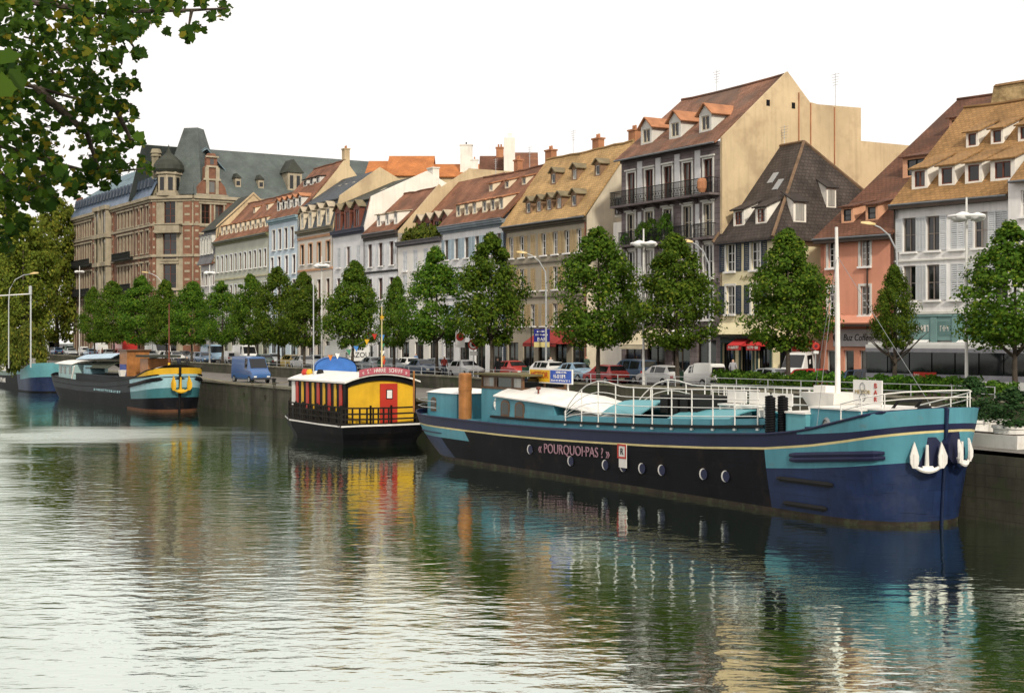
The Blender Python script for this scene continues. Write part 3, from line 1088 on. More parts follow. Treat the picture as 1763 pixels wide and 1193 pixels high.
# ------------------------------------------------------------------ the houses, from the right edge of the photo to the left
SHUT_WHITE = M('greywhite_shutters', (.55, .57, .58), .6, .1, rnd=.12)
SHUT_BLUE = M('blue_grey_shutters', (.34, .44, .5), .6, .1, rnd=.12)
SHUT_DKBLUE = M('dark_blue_shutters', (.02, .035, .06), .5, .15, rnd=.2)
SHUT_TAN = M('tan_shutters', (.42, .31, .16), .6, .12, rnd=.12)
SHUT_PALE = M('pale_shutters', (.6, .62, .64), .6, .1, rnd=.1)

# next house, only its edge in view
W_EDGE = M('edge_house_plaster', (0.756, 0.732, 0.708), .9, .1, .4, streak=.2)
rt, w = house_root('house', 'edge of a pale rendered house at the right picture edge', -23.12, -33.5, .5, 'R')
floors(rt, w, 12.4, [shop(n=3, w=2.0)] + [dict(z=z, h=1.9, w=1.0, n=4, cols=2, rows=3, shutters=SHUT_WHITE) for z in (4.4, 7.4)] + [dict(z=10.2, h=1.5, w=1.0, n=4, rows=2)], W_EDGE)
side_wall(rt, w, 12, 12.4, W_EDGE)
gable_roof(rt, w, 12.4, 7.2, 18.4, TILE_OCHRE, xo=(-.3, .2))

# white house with grey-white shutters, ochre roof with many dormers
W_WHITE = M('white_house_plaster', (0.805, 0.793, 0.769), .9, .1, .35, streak=.32, stain=(.5, .55, .3, (.4, .38, .34)), bump=.2, bscale=9)
rt, w = house_root('house', 'white house with grey-white shutters and ochre roof full of dormers', -14.9, -23.08, 0, 'R')
xs2 = [1.05, 2.6, 4.1, 5.9, 7.9]
floors(rt, w, 11.6, [shop(n=3, w=2.5, h=2.6),
                     dict(z=5.6, h=2.15, w=.95, xs=[1.1, 2.8, 4.5, 6.1, 7.4], cols=2, rows=2, fm=M('grey_brown_frame', (.24, .2, .17), .6, .1, rnd=.3), shutters=SHUT_WHITE, sw=.5, closed=.22),
                     dict(z=8.6, h=2.1, w=.95, xs=[1.1, 2.8, 4.5, 6.1, 7.4], cols=2, rows=2, fm=M('grey_brown_frame', (.24, .2, .17), .6, .1, rnd=.3), shutters=SHUT_WHITE, sw=.5, closed=.22)], W_WHITE)
side_wall(rt, w, 15, 11.6, W_WHITE)
m = MB(); m.box(-.1, w, -.5, 0.0, 11.25, 11.55); m.build('eaves_board', DARKW, rt)
m = MB(); m.box(0, w, -.12, -.003, 8.0, 8.1); m.box(0, w, -.12, -.003, 4.75, 4.9); m.build_each('string_course', OFFWHITE, rt)
sl = gable_roof(rt, w, 11.75, 7.5, 18.4, TILE_OCHRE, xo=(.1, -.12))
gable_wall(rt, 0.02, 11.6, 7.5, 18.2, W_WHITE, out=-1)
CHEEK = M('white_dormer_cheek', (.8, .76, .68), .9, .1)
for x in (1.35, 3.3, 5.15, 7.1):
    dormer(rt, x, 12.55, 1.15 if x != 7.1 else 1.6, 1.25, sl, 'shed', CHEEK, TILE_OCHRE, REDBR, 2 if x > 7 or x < 2 else 1, 1, k_s=.38, light=False)
for x in (3.0, 4.75, 6.6):
    dormer(rt, x, 15.2, .85, .95, sl, 'shed', CHEEK, TILE_OCHRE, REDBR, 1, 1, k_s=.38, light=False)
m = MB()
m.prism([(.5, 8.9, 16.0), (w - .05, 8.9, 16.0), (w - .05, 8.9, 19.75), (1.15, 8.9, 19.75)], (0, .35, 0)); m.build('rough_upper_wall', ROUGH_GABLE, rt, uv=True)
m = MB()
for i in range(17):
    x = 1.2 + (w - 1.3) * i / 17
    m.prism([(x, 8.78, 19.76), (x + .44, 8.78, 19.76), (x + .44, 9.05, 19.95), (x, 9.05, 19.95)], (0, .3, -.04))
m.build('wall_coping_tiles', TILE_OCHRE, rt)
# teal restaurant front
TEAL_SHOP = M('teal_shopfront', (.17, .29, .28), .5, .12)
m = MB(); m.box(.15, w - .05, -.16, -.003, 3.15, 4.6); m.box(.15, w - .05, -.26, -.003, 4.6, 4.7)
for x in (.35, 3.0, 4.5, 6.5, 7.8):
    m.box(x - .22, x + .22, -.22, -.164, .1, 4.58)
sf = m.build('shop_front', TEAL_SHOP, rt)
m = MB(); m.box(3.3, 4.2, -.185, -.164, 3.45, 4.3); m.build('sign_panel', M('sign_teal_dark', (.12, .22, .21), .5), sf)
scribble(sf, .62, .34, OFFWHITE, (3.45, -.195, 3.7), 4); scribble(sf, 1.5, .4, OFFWHITE, (1.2, -.175, 3.68), 7)
AWN_W = M('white_awning_cloth', (.74, .73, .7), .8, .06)
awning(rt, .6, 2.7, 3.15, 1.9, 1.0, AWN_W, y=-.27); awning(rt, 4.8, 6.3, 3.15, 1.9, .9, AWN_W, y=-.27); awning(rt, 6.8, 8.0, 3.15, 1.9, .9, AWN_W, y=-.27)
downpipe(rt, .06, 11.5, DARKW)

# salmon house
W_SALMON = M('salmon_plaster', (0.634, 0.287, 0.189), .9, .1, .4, streak=.16)
rt, w = house_root('house', 'narrow salmon pink house with steep brown roof above a coffee shop', -9.05, -14.88, 0, 'R')
root_salmon = rt
floors(rt, w, 9.8, [dict(z=.15, h=2.35, w=.8, xs=[.9, 2.3, 3.55, 4.85], cols=1, rows=1, fm=OFFWHITE, sill=False),
                    dict(z=4.75, h=1.85, w=.75, xs=[1.0, 3.6], cols=2, rows=4, surround=OFFWHITE), dict(z=7.85, h=1.7, w=.75, xs=[1.0, 3.6], cols=2, rows=4, surround=OFFWHITE)], W_SALMON)
side_wall(rt, w, 17, 9.8, W_SALMON)
sl = gable_roof(rt, w, 9.95, 15.5, 20.6, TILE_BROWN, over=.5, back=24, xo=(.25, .12))
gable_wall(rt, .0, 9.8, 15.5, 20.4, W_SALMON, out=-1, back=24); gable_wall(rt, w, 9.8, 15.5, 20.4, W_SALMON, back=24)
m = MB(); m.box(-.2, w, -.55, 0, 9.45, 9.75); m.build('eaves_board', DARKW, rt)
CH_SAL = M('salmon_cheek', (.66, .36, .22), .9, .1)
for x in (1.35, 3.3):
    dormer(rt, x, 10.85, .95, 1.0, sl, 'shed', CH_SAL, TILE_BROWN, IRON, 1, 2, k_s=.22)
dormer(rt, 3.3, 14.0, 2.1, 1.35, sl, 'shed', CH_SAL, TILE_BROWN, IRON, 2, 1, k_s=.22)
dormer(rt, 3.2, 17.2, 1.2, 1.2, sl, 'shed', CH_SAL, TILE_BROWN, IRON, 1, 1, k_s=.22)
SIGNG = M('pale_sign_board', (.45, .43, .43), .6, .08)
m = MB(); m.box(1.15, 5.6, -.14, -.003, 2.75, 3.85); sg = m.build('sign_board', SIGNG, rt)
text('lettering', 'Buz Coffee-Shop', .62, IRON, sg, (3.65, -.15, 3.3), (R(90), 0, 0), sx=.8, shear=.2)
m = MB(); m.lathe([(.22, 0), (.3, .06), (.3, .08)], 16); m.build('sign_emblem', IRON, sg, loc=(1.5, -.15, 3.3)).rotation_euler = (R(90), 0, 0)
m = MB(); m.slab((-.3, -1.0, 4.25), (w, -1.0, 4.25), (w, -.0, 4.75), (-.3, -.0, 4.75), .1); m.build('pent_roof', W_SALMON, rt)
m = MB(); m.box(-.3, w, -1.0, -.94, 4.02, 4.15); m.build('pent_fascia', DARKW, rt)
downpipe(rt, w - 2.0, 9.5, DARKW)

# yellow pub on the corner, hipped dark roof
W_PUB = M('pale_yellow_plaster', (0.756, 0.677, 0.439), .9, .1, .4, streak=.15)
rt, w = house_root('house', 'pale yellow corner pub with dark hipped roof and dark blue shutters', 0, -5.66, 0, 'L')
dep = 13.6
floors(rt, w, 10.3, [dict(z=.1, h=3.0, w=1.15, xs=[.85, 2.85], cols=2, rows=1, fm=IRON, sill=False, light=False), dict(z=.1, h=2.9, w=1.2, xs=[4.7], cols=2, rows=1, fm=IRON, sill=False, light=False),
                     dict(z=4.95, h=2.0, w=.95, xs=[1.15, 3.85], cols=2, rows=3, shutters=SHUT_DKBLUE, sw=.55, closed=.0, surround=OFFWHITE),
                     dict(z=7.95, h=1.95, w=.95, xs=[1.15, 3.85], cols=2, rows=3, shutters=SHUT_DKBLUE, sw=.55, surround=OFFWHITE)], W_PUB)
# right-hand side wall with its own openings (built in a frame turned by 90 degrees)
sm_ = MB(); wall_grid(sm_, 0, dep, 0, 10.3, [(.6, 1.7, .1, 3.0), (2.4, 3.5, .1, 2.9), (1.4, 2.3, 5.0, 7.0), (1.4, 2.3, 7.95, 9.9)], 0, .24)
so = sm_.build('wall', W_PUB, rt, uv=True, loc=(w, 0, 0), rz=R(90))
for (x, z, h) in ((1.15, .1, 2.9), (2.95, .1, 2.8)):
    window(rt, w - .14, z, 1.1, h, 2, 1, IRON, y=x, sill=False, light=False, rz=R(90))
for z in (5.0, 7.95):
    o = window(rt, w - .14, z, .9, 1.95, 2, 3, WHITE, y=1.85, sill=False, rz=R(90))
m = MB(); m.quad((0, 0, 0), (0, dep, 0), (0, dep, 10.3), (0, 0, 10.3)); m.quad((0, dep, 0), (w, dep, 0), (w, dep, 10.3), (0, dep, 10.3)); m.build('side_wall', W_PUB, rt, uv=True)
hz, ov = 10.35, .5
zr_, yr_, xr0, xr1 = 17.25, 5.35, .15, 2.75
A = [(-ov * .4, -ov, hz - .3), (w + ov, -ov, hz - .3), (w + ov, dep + ov, hz - .3), (-ov * .4, dep + ov, hz - .3)]
B0, B1 = (xr0 - .2, yr_, zr_), (xr1, yr_, zr_)
m = MB()
m.poly([A[0], A[1], B1, B0]); m.poly([A[1], A[2], B1]); m.poly([A[2], A[3], B0, B1]); m.poly([A[3], A[0], B0])
for i in range(4):
    a, b_ = A[i], A[(i + 1) % 4]
    m.quad(a, b_, (b_[0], b_[1], b_[2] - .16), (a[0], a[1], a[2] - .16))
ro = m.build('roof', TILE_DARK, rt, uv=True)
m = MB()
for a, b_ in ((A[0], B0), (A[1], B1), (A[2], B1), (B0, B1)):
    m.tube([Vector(a) + Vector((0, 0, .02)), Vector(b_) + Vector((0, 0, .02))], .12, 6)
m.build('ridge_tiles', M('hip_tiles', (.2, .13, .08), .9, .3), ro)
m = MB(); m.box(-.1, w + .3, -.42, -.003, 9.86, 10.02); m.box(w, w + .35, 0, dep, 9.86, 10.02); m.build('eaves_board', M('dark_blue_board', (.02, .03, .06), .6), rt)
k_ = (zr_ - (hz - .3)) / (yr_ + ov)
sl = (-ov, hz - .3, k_)
for x in (1.55, 3.95):
    dormer(rt, x, 11.15, 1.15, 1.15, sl, 'shed', CHEEK, TILE_DARK, REDBR, 2, 3, k_s=.42, light=True)
aerial(rt, .6, 5.4, 17.2, 1.5)
GLASS_SKY = M('skylight_glass', (.32, .34, .36), .12, .05, spec=.6)
for x in (1.9, 3.0):
    z = 14.2 if x < 2 else 13.6; y = sl[0] + (z - sl[1]) / k_
    m = MB(); m.slab((x - .28, y, z + .08), (x + .28, y, z + .08), (x + .28, y + .62, z + .08 + .62 * k_), (x - .28, y + .62, z + .08 + .62 * k_), .1); m.build('skylight', GLASS_SKY, rt)
# dormers on the right-hand slope, in a frame turned by 90 degrees
dr = MB()
side = put('side_dormer', None, rt, (w, 0, 0), rz=R(90))
kk = (zr_ - (hz - .3)) / (w + ov - xr1)
for x, z, ww_ in ((2.4, 11.2, 1.15), (5.8, 12.4, .9)):
    # local frame here: x runs into the block, y runs to the left
    zf, h = z, 1.35
    y0_, z0_ = -ov, hz - .3
    yf = y0_ + (zf - z0_) / kk; yb = y0_ + (zf + h + .9 - z0_) / kk
    q = MB()
    q.box(x - ww_ / 2, x + ww_ / 2, yf, yf + .06, zf - .2, zf + h)
    for s in (-1, 1):
        q.poly([(x + s * ww_ / 2, yf, zf - .2), (x + s * ww_ / 2, yf, zf + h), (x + s * ww_ / 2, yb, zf + h + .75)])
    dd = q.build('dormer_wall', CHEEK, side)
    q = MB(); q.slab((x - ww_ / 2 - .12, yf - .2, zf + h + .05), (x + ww_ / 2 + .12, yf - .2, zf + h + .05), (x + ww_ / 2 + .12, yb + .1, zf + h + .85), (x - ww_ / 2 - .12, yb + .1, zf + h + .85), .08)
    q.build('dormer_roof', TILE_DARK, side)
    q = MB(); q.box(x - ww_ * .33, x + ww_ * .33, yf - .03, yf - .004, zf + .1, zf + h - .12); q.build('dormer_window', PANE_LIGHT, side)
PUBRED = M('red_awning_cloth', (.5, .03, .03), .7, .1)
m = MB(); m.slab((-.05, -.55, 3.55), (w + .05, -.55, 3.55), (w + .05, -.003, 4.35), (-.05, -.003, 4.35), .1); m.build('pent_roof', W_PUB, rt)
m = MB(); m.box(-.05, w + .05, -.62, -.02, 3.3, 3.42); m.build('pent_fascia', IRON, rt)
PUBGRN = M('dark_green_shopfront', (.03, .06, .055), .5, .15)
m = MB(); m.box(.1, w - .05, -.1, -.003, 2.92, 3.28)
for x in (.12, 1.5, 2.15, 3.6, 4.0, 5.4):
    m.box(x, x + .14, -.1, -.003, .1, 2.918)
m.build('shop_front', PUBGRN, rt)
for a, b_ in ((1.9, 3.4), (3.95, 5.4)):
    aw = awning(rt, a, b_, 3.2, .8, .45, PUBRED, .3, y=-.12)
    scribble(aw, b_ - a - .3, .2, OFFWHITE, (a + .15, -.95, 2.54), 8)
aw = MB(); aw.slab((0, -.15, 3.1), (2.6, -.15, 3.1), (2.6, -.9, 2.75), (0, -.9, 2.75), .03); aw.box(0, 2.6, -.915, -.885, 2.42, 2.72)
aw = aw.build('awning', PUBRED, rt, loc=(w, .9, 0), rz=R(90))
scribble(aw, 1.9, .2, OFFWHITE, (.35, -.93, 2.47), 9)
text('lettering', 'Aubert', .52, M('faded_lettering', (.42, .38, .2), .8), rt, (2.9, -.015, 7.45), (R(90), 0, 0), shear=.25)

# tall dark stone house with balconies
W_STONE = M('violet_grey_stone', (.2, .165, .165), .9, .25, .7, brick=(1.1, .38, .035, .5), bfac=.6, streak=.3)
PIL = M('pale_pilaster', (.6, .6, .6), .8, .1)
rt, w = house_root('house', 'tall dark stone house with iron balconies and big cream side wall', 12.37, .02, 0, 'L')
xsD = [1.35, 3.75, 6.15, 8.55, 11.0]
floors(rt, w, 17.3, [shop(n=4, w=2.2, h=3.0),
                     dict(z=4.6, h=2.3, w=1.05, xs=xsD, cols=2, rows=2, surround=PIL),
                     dict(z=7.6, h=2.4, w=1.05, xs=xsD, cols=2, rows=2, surround=OFFWHITE, hood=True),
                     dict(z=10.6, h=2.35, w=1.05, xs=xsD, cols=2, rows=2, fm=CREAMW, surround=OFFWHITE, sill=False, hood=True),
                     dict(z=13.7, h=2.45, w=1.05, xs=xsD, cols=2, rows=2, fm=REDBR, surround=OFFWHITE, sill=False, hood=True)], W_STONE)
m = MB()
for x in (2.55, 4.95, 7.35, 9.8):
    m.box(x - .32, x + .32, -.07, -.003, 13.7, 16.9)
for x in (2.55, 9.8):
    m.box(x - .22, x + .22, -.09, -.003, 4.2, 13.0)
m.build_each('pilaster', PIL, rt)
m = MB(); m.box(0, w, -.16, -.003, 4.1, 4.28); m.box(0, w, -.12, -.003, 7.2, 7.34); m.box(0, w, -.14, -.003, 16.98, 17.25); m.build_each('string_course', W_STONE, rt)
sl = gable_roof(rt, w, 17.45, 6.05, 22.5, TILE_TALL, over=.55, xo=(.15, .0), back=8.2, back_z=20.6)
side_wall(rt, w, 13.3, 17.2, CREAM_GABLE)
m = MB()
prof_ = [(0, 0), (13.3, 0), (13.3, 20.7), (9.0, 20.6), (8.2, 20.7), (6.05, 22.75), (0, 17.5)]
m.prism([(w + .02, y, z) for y, z in prof_], (.22, 0, 0))
gw = m.build('side_gable_wall', CREAM_GABLE, rt, uv=True)
m = MB(); m.prism([(w + .04, 13.3, 0), (w + .04, 22, 0), (w + .04, 22, 18.2), (w + .04, 13.3, 18.2)], (.2, 0, 0)); m.build('rear_wall', CREAM_GABLE, rt, uv=True)
for (y, z) in ((4.2, 20.3), (6.6, 20.3)):
    m = MB(); m.box(w + .2, w + .26, y - .16, y + .16, z - .22, z + .22); m.build('vent_hole', BLACK, gw)
m = MB()
for y, za, zb in ((7.1, 14, 21.3), (8.25, 12, 20.6), (10.6, 12, 20.5)):
    m.tube([(w + .28, y, za), (w + .28, y, zb)], .05, 6)
m.build('downpipe', TERRA, gw)
for x in (2.2, 5.9, 9.6):
    dormer(rt, x, 18.35, 1.45, 1.35, sl, 'gable', OFFWHITE, TERRA, CREAMW, 2, 1, over=.25, rise=.45, light=False)


def balcony(root, x0, x1, z, d=.85, h=1.05, bars=.14, name='balcony', mat=IRON, slabm=None):
    m = MB(); m.box(x0, x1, -d, -.004, z - .16, z)
    for x in np.arange(x0 + .3, x1, 1.6):
        m.prism([(x, -.004, z - .17), (x, -d * .8, z - .17), (x, -.004, z - .55)], (.14, 0, 0))
    o = m.build(name, slabm or W_STONE, root)
    r = MB()
    r.box(x0, x1, -d, -d + .05, z + h - .05, z + h); r.box(x0, x1, -d + .01, -d + .04, z + .06, z + .1); r.box(x0, x1, -d + .01, -d + .04, z + h * .55, z + h * .55 + .03)
    for x in (x0, x1 - .05):
        r.box(x, x + .05, -d + .051, -.05, z + h - .05, z + h)
        for y in np.arange(-d + .12, -.1, .16):
            r.box(x + .012, x + .035, y, y + .022, z, z + h - .05)
    for x in np.arange(x0 + .02, x1 - .02, bars):
        r.box(x, x + .028, -d + .012, -d + .035, z, z + h - .05)
    for x in np.arange(x0 + .1, x1 - .1, bars * 3):
        r.tube([(x, -d + .02, z + .2), (x + bars, -d + .02, z + .5), (x + bars * 2, -d + .02, z + .2)], .018, 4)
    r.build('balcony_railing', mat, o)
    return o


balcony(rt, -.25, w - .02, 13.6, .95, 1.1, .11)
for (a, b_) in ((.55, 2.2), (2.9, 7.1), (7.75, 9.4), (10.1, 11.95)):
    balcony(rt, a, b_, 10.5, .7, 1.0, .12)
PLANT_TALL = crown_mesh('balcony_plants', 1.3, 1.0, 26, 40, .17, LEAF_HEDGE, BUSHP, crad=(.22, .4))
for (x, s) in ((3.4, .9), (4.6, 1.0), (6.4, 1.15), (1.2, .5)):
    put('balcony_plants', PLANT_TALL, rt, (x, -.45, 10.55), scale=(s * .8, .45, s * 1.3))
m = MB(); m.lathe([(.2, 13.62), (.34, 13.9), (.36, 14.35), (.26, 14.6), (.2, 14.62)], 12, (11.75, -1.15)); m.build('orange_pot', TERRA, rt)
aerial(rt, w - .6, 11.5, 20.7, 2.6); aerial(rt, 4.4, 6.0, 22.4, 1.8)
STR_AWN = M('cream_awning_cloth', (.6, .52, .36), .8, .1)
awning(rt, 3.0, 6.6, 4.0, 2.2, 1.25, STR_AWN, .3); awning(rt, 7.2, 9.2, 4.0, 1.3, .7, AWN_W, .2)

# lane with low dark lean-to between the tall house and the grey house
rt = thing('lean_to', 'low dark lean-to building in the lane beside the tall stone house', 'house', (F0 + DL * 17.3).to_3d() + Vector((0, 0, STREET)), ROT_L)
m = MB(); m.box(.1, 4.85, 1.2, 9, 0, 9.4); m.build('wall', WHITE_GABLE, rt, uv=True)
m = MB(); m.slab((.1, .8, 9.0), (4.85, .8, 9.0), (4.85, 6, 12.6), (.1, 6, 12.6), .15); m.build('roof', TILE_DARK, rt, uv=True)
m = MB(); m.box(3.2, 4.85, .4, 1.15, 9.9, 12.5); m.build('bay', WHITE_GABLE, rt)
window(rt, 4.0, 13.1, .95, 1.3, 2, 2, DARKW, y=.3, sill=False)
m = MB(); m.box(3.4, 4.85, .4, 2.0, 12.9, 14.6); m.build('oriel', M('oriel_plaster', (.62, .58, .5), .9), rt)

# grey house, tan roof
W_GREY = M('grey_brown_plaster', (0.366, 0.323, 0.244), .9, .12, .4, streak=.25, bump=.2, bscale=9)
G_GABLE = M('pale_gable_plaster', (.62, .55, .43), .9, .15, .35, streak=.35)
rt, w = house_root('house', 'grey-brown house with tan shutters and bright tan roof of grey dormers', 30.9, 17.4, 0, 'L')
xsE = [1.1 + 1.88 * i for i in range(7)]
floors(rt, w, 13.3, [shop(n=5, w=1.9, h=2.7),
                     dict(z=4.3, h=1.9, w=.85, xs=xsE, cols=2, rows=3, shutters=SHUT_TAN, sw=.45, closed=.22),
                     dict(z=7.4, h=1.95, w=.85, xs=xsE, cols=2, rows=3, shutters=SHUT_TAN, sw=.45, closed=.22),
                     dict(z=10.4, h=1.9, w=.85, xs=xsE, cols=2, rows=3, shutters=SHUT_TAN, sw=.45, closed=.22)], W_GREY)
m = MB(); m.box(0, w, -.1, -.003, 6.75, 6.87); m.box(0, w, -.1, -.003, 9.75, 9.87); m.build_each('string_course', M('dark_plaster_band', (.16, .14, .11), .9), rt)
cornice(rt, -.1, w, 12.75, M('dark_cornice', (.1, .085, .06), .8), ((.05, .2), (.25, .18), (.4, .16)))
sl = gable_roof(rt, w, 13.6, 4.5, 19.7, TILE_TAN, over=.45, xo=(.2, .25))
gable_wall(rt, w, 13.3, 4.5, 19.5, G_GABLE); gable_wall(rt, 0, 13.3, 4.5, 19.5, G_GABLE, out=-1)
side_wall(rt, w - .05, 9, 13.3, G_GABLE)
GD_ROOF = M('grey_dormer_roof', (.2, .165, .1), .8, .2)
GD_WALL = M('grey_dormer_wood', (.24, .15, .09), .8, .2)
for x in (3.6, 5.4, 7.1, 8.75, 11.1):
    dormer(rt, x, 14.25, .92, 1.1, sl, 'gable', GD_WALL, GD_ROOF, OFFWHITE, 1, 1, rise=.4)
for x in (4.5, 8.0, 11.6):
    dormer(rt, x, 16.9, .9, 1.05, sl, 'gable', GD_WALL, GD_ROOF, OFFWHITE, 1, 1, rise=.4)
aerial(rt, 4.2, 4.6, 19.7); chimney(rt, 7.8, 4.9, 18.7, 20.6, TERRA, 1.0, .6); chimney(rt, w - .6, 5.2, 18.5, 20.7, TERRA, 1.0, .6)
downpipe(rt, w - .1, 12.8, REDBR); downpipe(rt, .1, 12.8, SHUT_DKBLUE)
AWN_RED = M('dark_red_awning', (.3, .035, .03), .8, .12)
awning(rt, 6.2, 11.6, 3.9, 1.8, 1.1, AWN_RED, .25)

# white house with blue-grey shutters
W_WB = M('white_blue_plaster', (0.756, 0.756, 0.756), .9, .1, .4, streak=.32, stain=(.5, .55, .3, (.4, .38, .34)))
rt, w = house_root('house', 'white house with blue-grey shutters under a red-brown roof', 43.7, 30.92, 0, 'L')
xsF = [1.1 + 2.1 * i for i in range(6)]
floors(rt, w, 14.0, [shop(n=4, w=2.0, h=2.7)] + [dict(z=z, h=1.95, w=.9, xs=xsF, cols=2, rows=2, fm=M('grey_brown_frame', (.24, .2, .17), .6, .1, rnd=.3), shutters=SHUT_BLUE, sw=.5, closed=.1) for z in (4.5, 7.6, 10.9)], W_WB)
m = MB(); m.box(0, w, -.08, -.003, 10.0, 10.1); m.box(0, w, -.08, -.003, 7.0, 7.1); m.build_each('string_course', GREY, rt)
cornice(rt, -.05, w - .02, 13.45, M('bluegrey_cornice', (.2, .24, .27), .7), ((.05, .25), (.3, .22), (.42, .15)))
sl = gable_roof(rt, w, 14.4, 4.8, 19.3, TILE_RED, over=.4, xo=(.1, -.06))
gable_wall(rt, w - .05, 13.9, 4.8, 19.2, W_WB); gable_wall(rt, 0, 13.9, 4.8, 19.2, W_WB, out=-1)
CH_F = M('cream_cheek', (.7, .6, .44), .9, .1)
for x in (2.7, 4.4, 6.0, 8.0, 9.6, 11.2):
    dormer(rt, x, 15.05, .85, 1.15, sl, 'shed', CH_F, TERRA, OFFWHITE, 1, 1, k_s=.25)
for x in (4.9, 8.0, 11.2):
    dormer(rt, x, 17.45, .8, .75, sl, 'shed', CH_F, TERRA, OFFWHITE, 1, 1, k_s=.25)
aerial(rt, 9.0, 4.8, 19.2); aerial(rt, 2.4, 4.8, 19.2, 1.8); chimney(rt, 6.5, 5.0, 18.8, 20.3, TERRA); chimney(rt, w - .6, 5.2, 18.3, 20.6, TERRA, 1.1)
downpipe(rt, w - .15, 13.4, SHUT_DKBLUE)

# pale house with planted roof terrace
W_PL = M('pale_plaster', (0.756, 0.732, 0.683), .9, .08, .4, streak=.14)
rt, w = house_root('house', 'pale house with planted roof terrace and four wooden dormers', 53.8, 43.72, 0, 'L')
floors(rt, w, 13.0, [shop(n=3, w=2.0, h=2.7)] + [dict(z=z, h=2.1, w=1.0, xs=[1.7, 4.2, 6.6, 8.9], cols=2, rows=3, shutters=SHUT_PALE, sw=.5, closed=.9) for z in (4.6, 9.2 - 1.5, 10.0 + .2)], W_PL)
cornice(rt, 0, w, 12.75, M('dark_terrace_edge', (.09, .085, .09), .7), ((.1, .12), (.3, .3), (.36, .12)))
m = MB(); m.box(0.02, w, 0, 2.4, 12.9, 13.02); m.build('terrace_floor', GREY, rt)
side_wall(rt, w, 9, 12.9, W_PL)
m = MB(); wall_grid(m, 0, w, 13.0, 14.6, [], 2.0); m.build('attic_wall', REDBR, rt)
kR = (20.0 - 14.7) / (7.2 - 2.0)
m = MB(); m.slab((0, 1.6, 14.75 - .4 * kR), (w - .05, 1.6, 14.75 - .4 * kR), (w - .05, 7.2, 20.05), (0, 7.2, 20.05), .16); m.slab((w - .05, 12, 15), (0, 12, 15), (0, 7.2, 20.04), (w - .05, 7.2, 20.04), .16); m.build('roof', TILE_RED, rt, uv=True)
sl = (2.0, 14.7, kR)
for x in (2.0, 4.1, 6.1, 8.1):
    m = MB(); wall_grid(m, x - .75, x + .75, 13.02, 15.4, [(x - .45, x + .45, 13.1, 15.1)], 1.45, .12); m.poly([(x - .75, 1.45, 15.4), (x + .75, 1.45, 15.4), (x, 1.45, 16.0)])
    for s in (-1, 1): m.quad((x + s * .75, 1.45, 13.02), (x + s * .75, 3.2, 13.02), (x + s * .75, 3.2, 15.4), (x + s * .75, 1.45, 15.4))
    o = m.build('dormer', REDBR, rt)
    r = MB()
    for s in (-1, 1): r.slab((x, 1.2, 16.1), (x, 3.6, 16.1), (x + s * .98, 3.0, 15.32), (x + s * .98, 1.2, 15.32), .09 * s)
    r.build('dormer_roof', M('beige_dormer_cap', (.44, .37, .27), .85, .15), o)
    fr, pa, pb, si, pw, t = win_meshes(.9, 2.0, 2, 1, DARKW); put('dormer_window', fr, o, (x, 1.5, 13.1))
    for c in range(2): put('pane', pa, o, (x - .45 + t + pw * (c + .5), 1.545, 13.1 + t))
TER = crown_mesh('terrace_plants', 1.4, .8, 24, 36, .22, LEAF_BUSH, BUSHP, crad=(.25, .45))
for i in range(7):
    put('terrace_plants', TER, rt, (1.0 + 1.35 * i, .5, 13.35), rz=i * 1.3, scale=(1.1, .7, random.uniform(.75, 1.25)))

# white house with three small white dormers
W_H = M('white_h_plaster', (0.732, 0.732, 0.732), .9, .1, .4, streak=.32, stain=(.5, .55, .3, (.4, .38, .34)))
rt, w = house_root('house', 'narrow white house with three tall windows and three white dormers', 62.6, 53.82, 0, 'L')
floors(rt, w, 14.3, [shop(n=3, w=1.8, h=2.7)] + [dict(z=z, h=2.3, w=1.1, xs=[1.6, 4.4, 7.2], cols=2, rows=2, fm=REDBR, surround=SHUT_PALE, light=False) for z in (4.3, 7.4)] + [dict(z=11.0, h=2.5, w=1.1, xs=[1.6, 4.4, 7.2], cols=2, rows=2, fm=REDBR, shutters=SHUT_PALE, sw=.5, light=False)], W_H)
m = MB(); m.box(0, w, -.12, -.003, 10.3, 10.5); m.build_each('string_course', IRON, rt)
cornice(rt, 0, w, 13.9, M('dark_brown_cornice', (.05, .04, .035), .7), ((.1, .3), (.3, .3), (.36, .1)))
sl = gable_roof(rt, w, 14.8, 4.9, 19.4, TILE_RED, over=.3, xo=(-.02, -.3), back=9)
gable_wall(rt, w, 14.3, 4.9, 19.6, CREAM_GABLE, raise_=.1, back=9); gable_wall(rt, 0.3, 14.3, 4.9, 19.3, W_H, out=1)
m = MB(); m.prism([(w - .02, 5, 10), (w - .02, 22, 10), (w - .02, 22, 21.6), (w - .02, 8.6, 21.6), (w - .02, 5, 19.3)], (-.25, 0, 0)); m.build('rear_party_wall', CREAM_GABLE, rt, uv=True)
for x in (2.9, 5.1, 7.3):
    dormer(rt, x, 15.35, .9, 1.3, sl, 'shed', CHEEK, M('beige_dormer_cap', (.44, .37, .27), .85, .15), WHITE, 1, 1, k_s=.12)
side_wall(rt, w, 9, 14.3, W_H)
m = MB(); m.lathe([(.3, 0), (.3, .05)], 14); q = m.build('round_hole', BLACK, rt, loc=(w + .02, 5.6, 18.0)); q.rotation_euler = (0, R(90), 0)

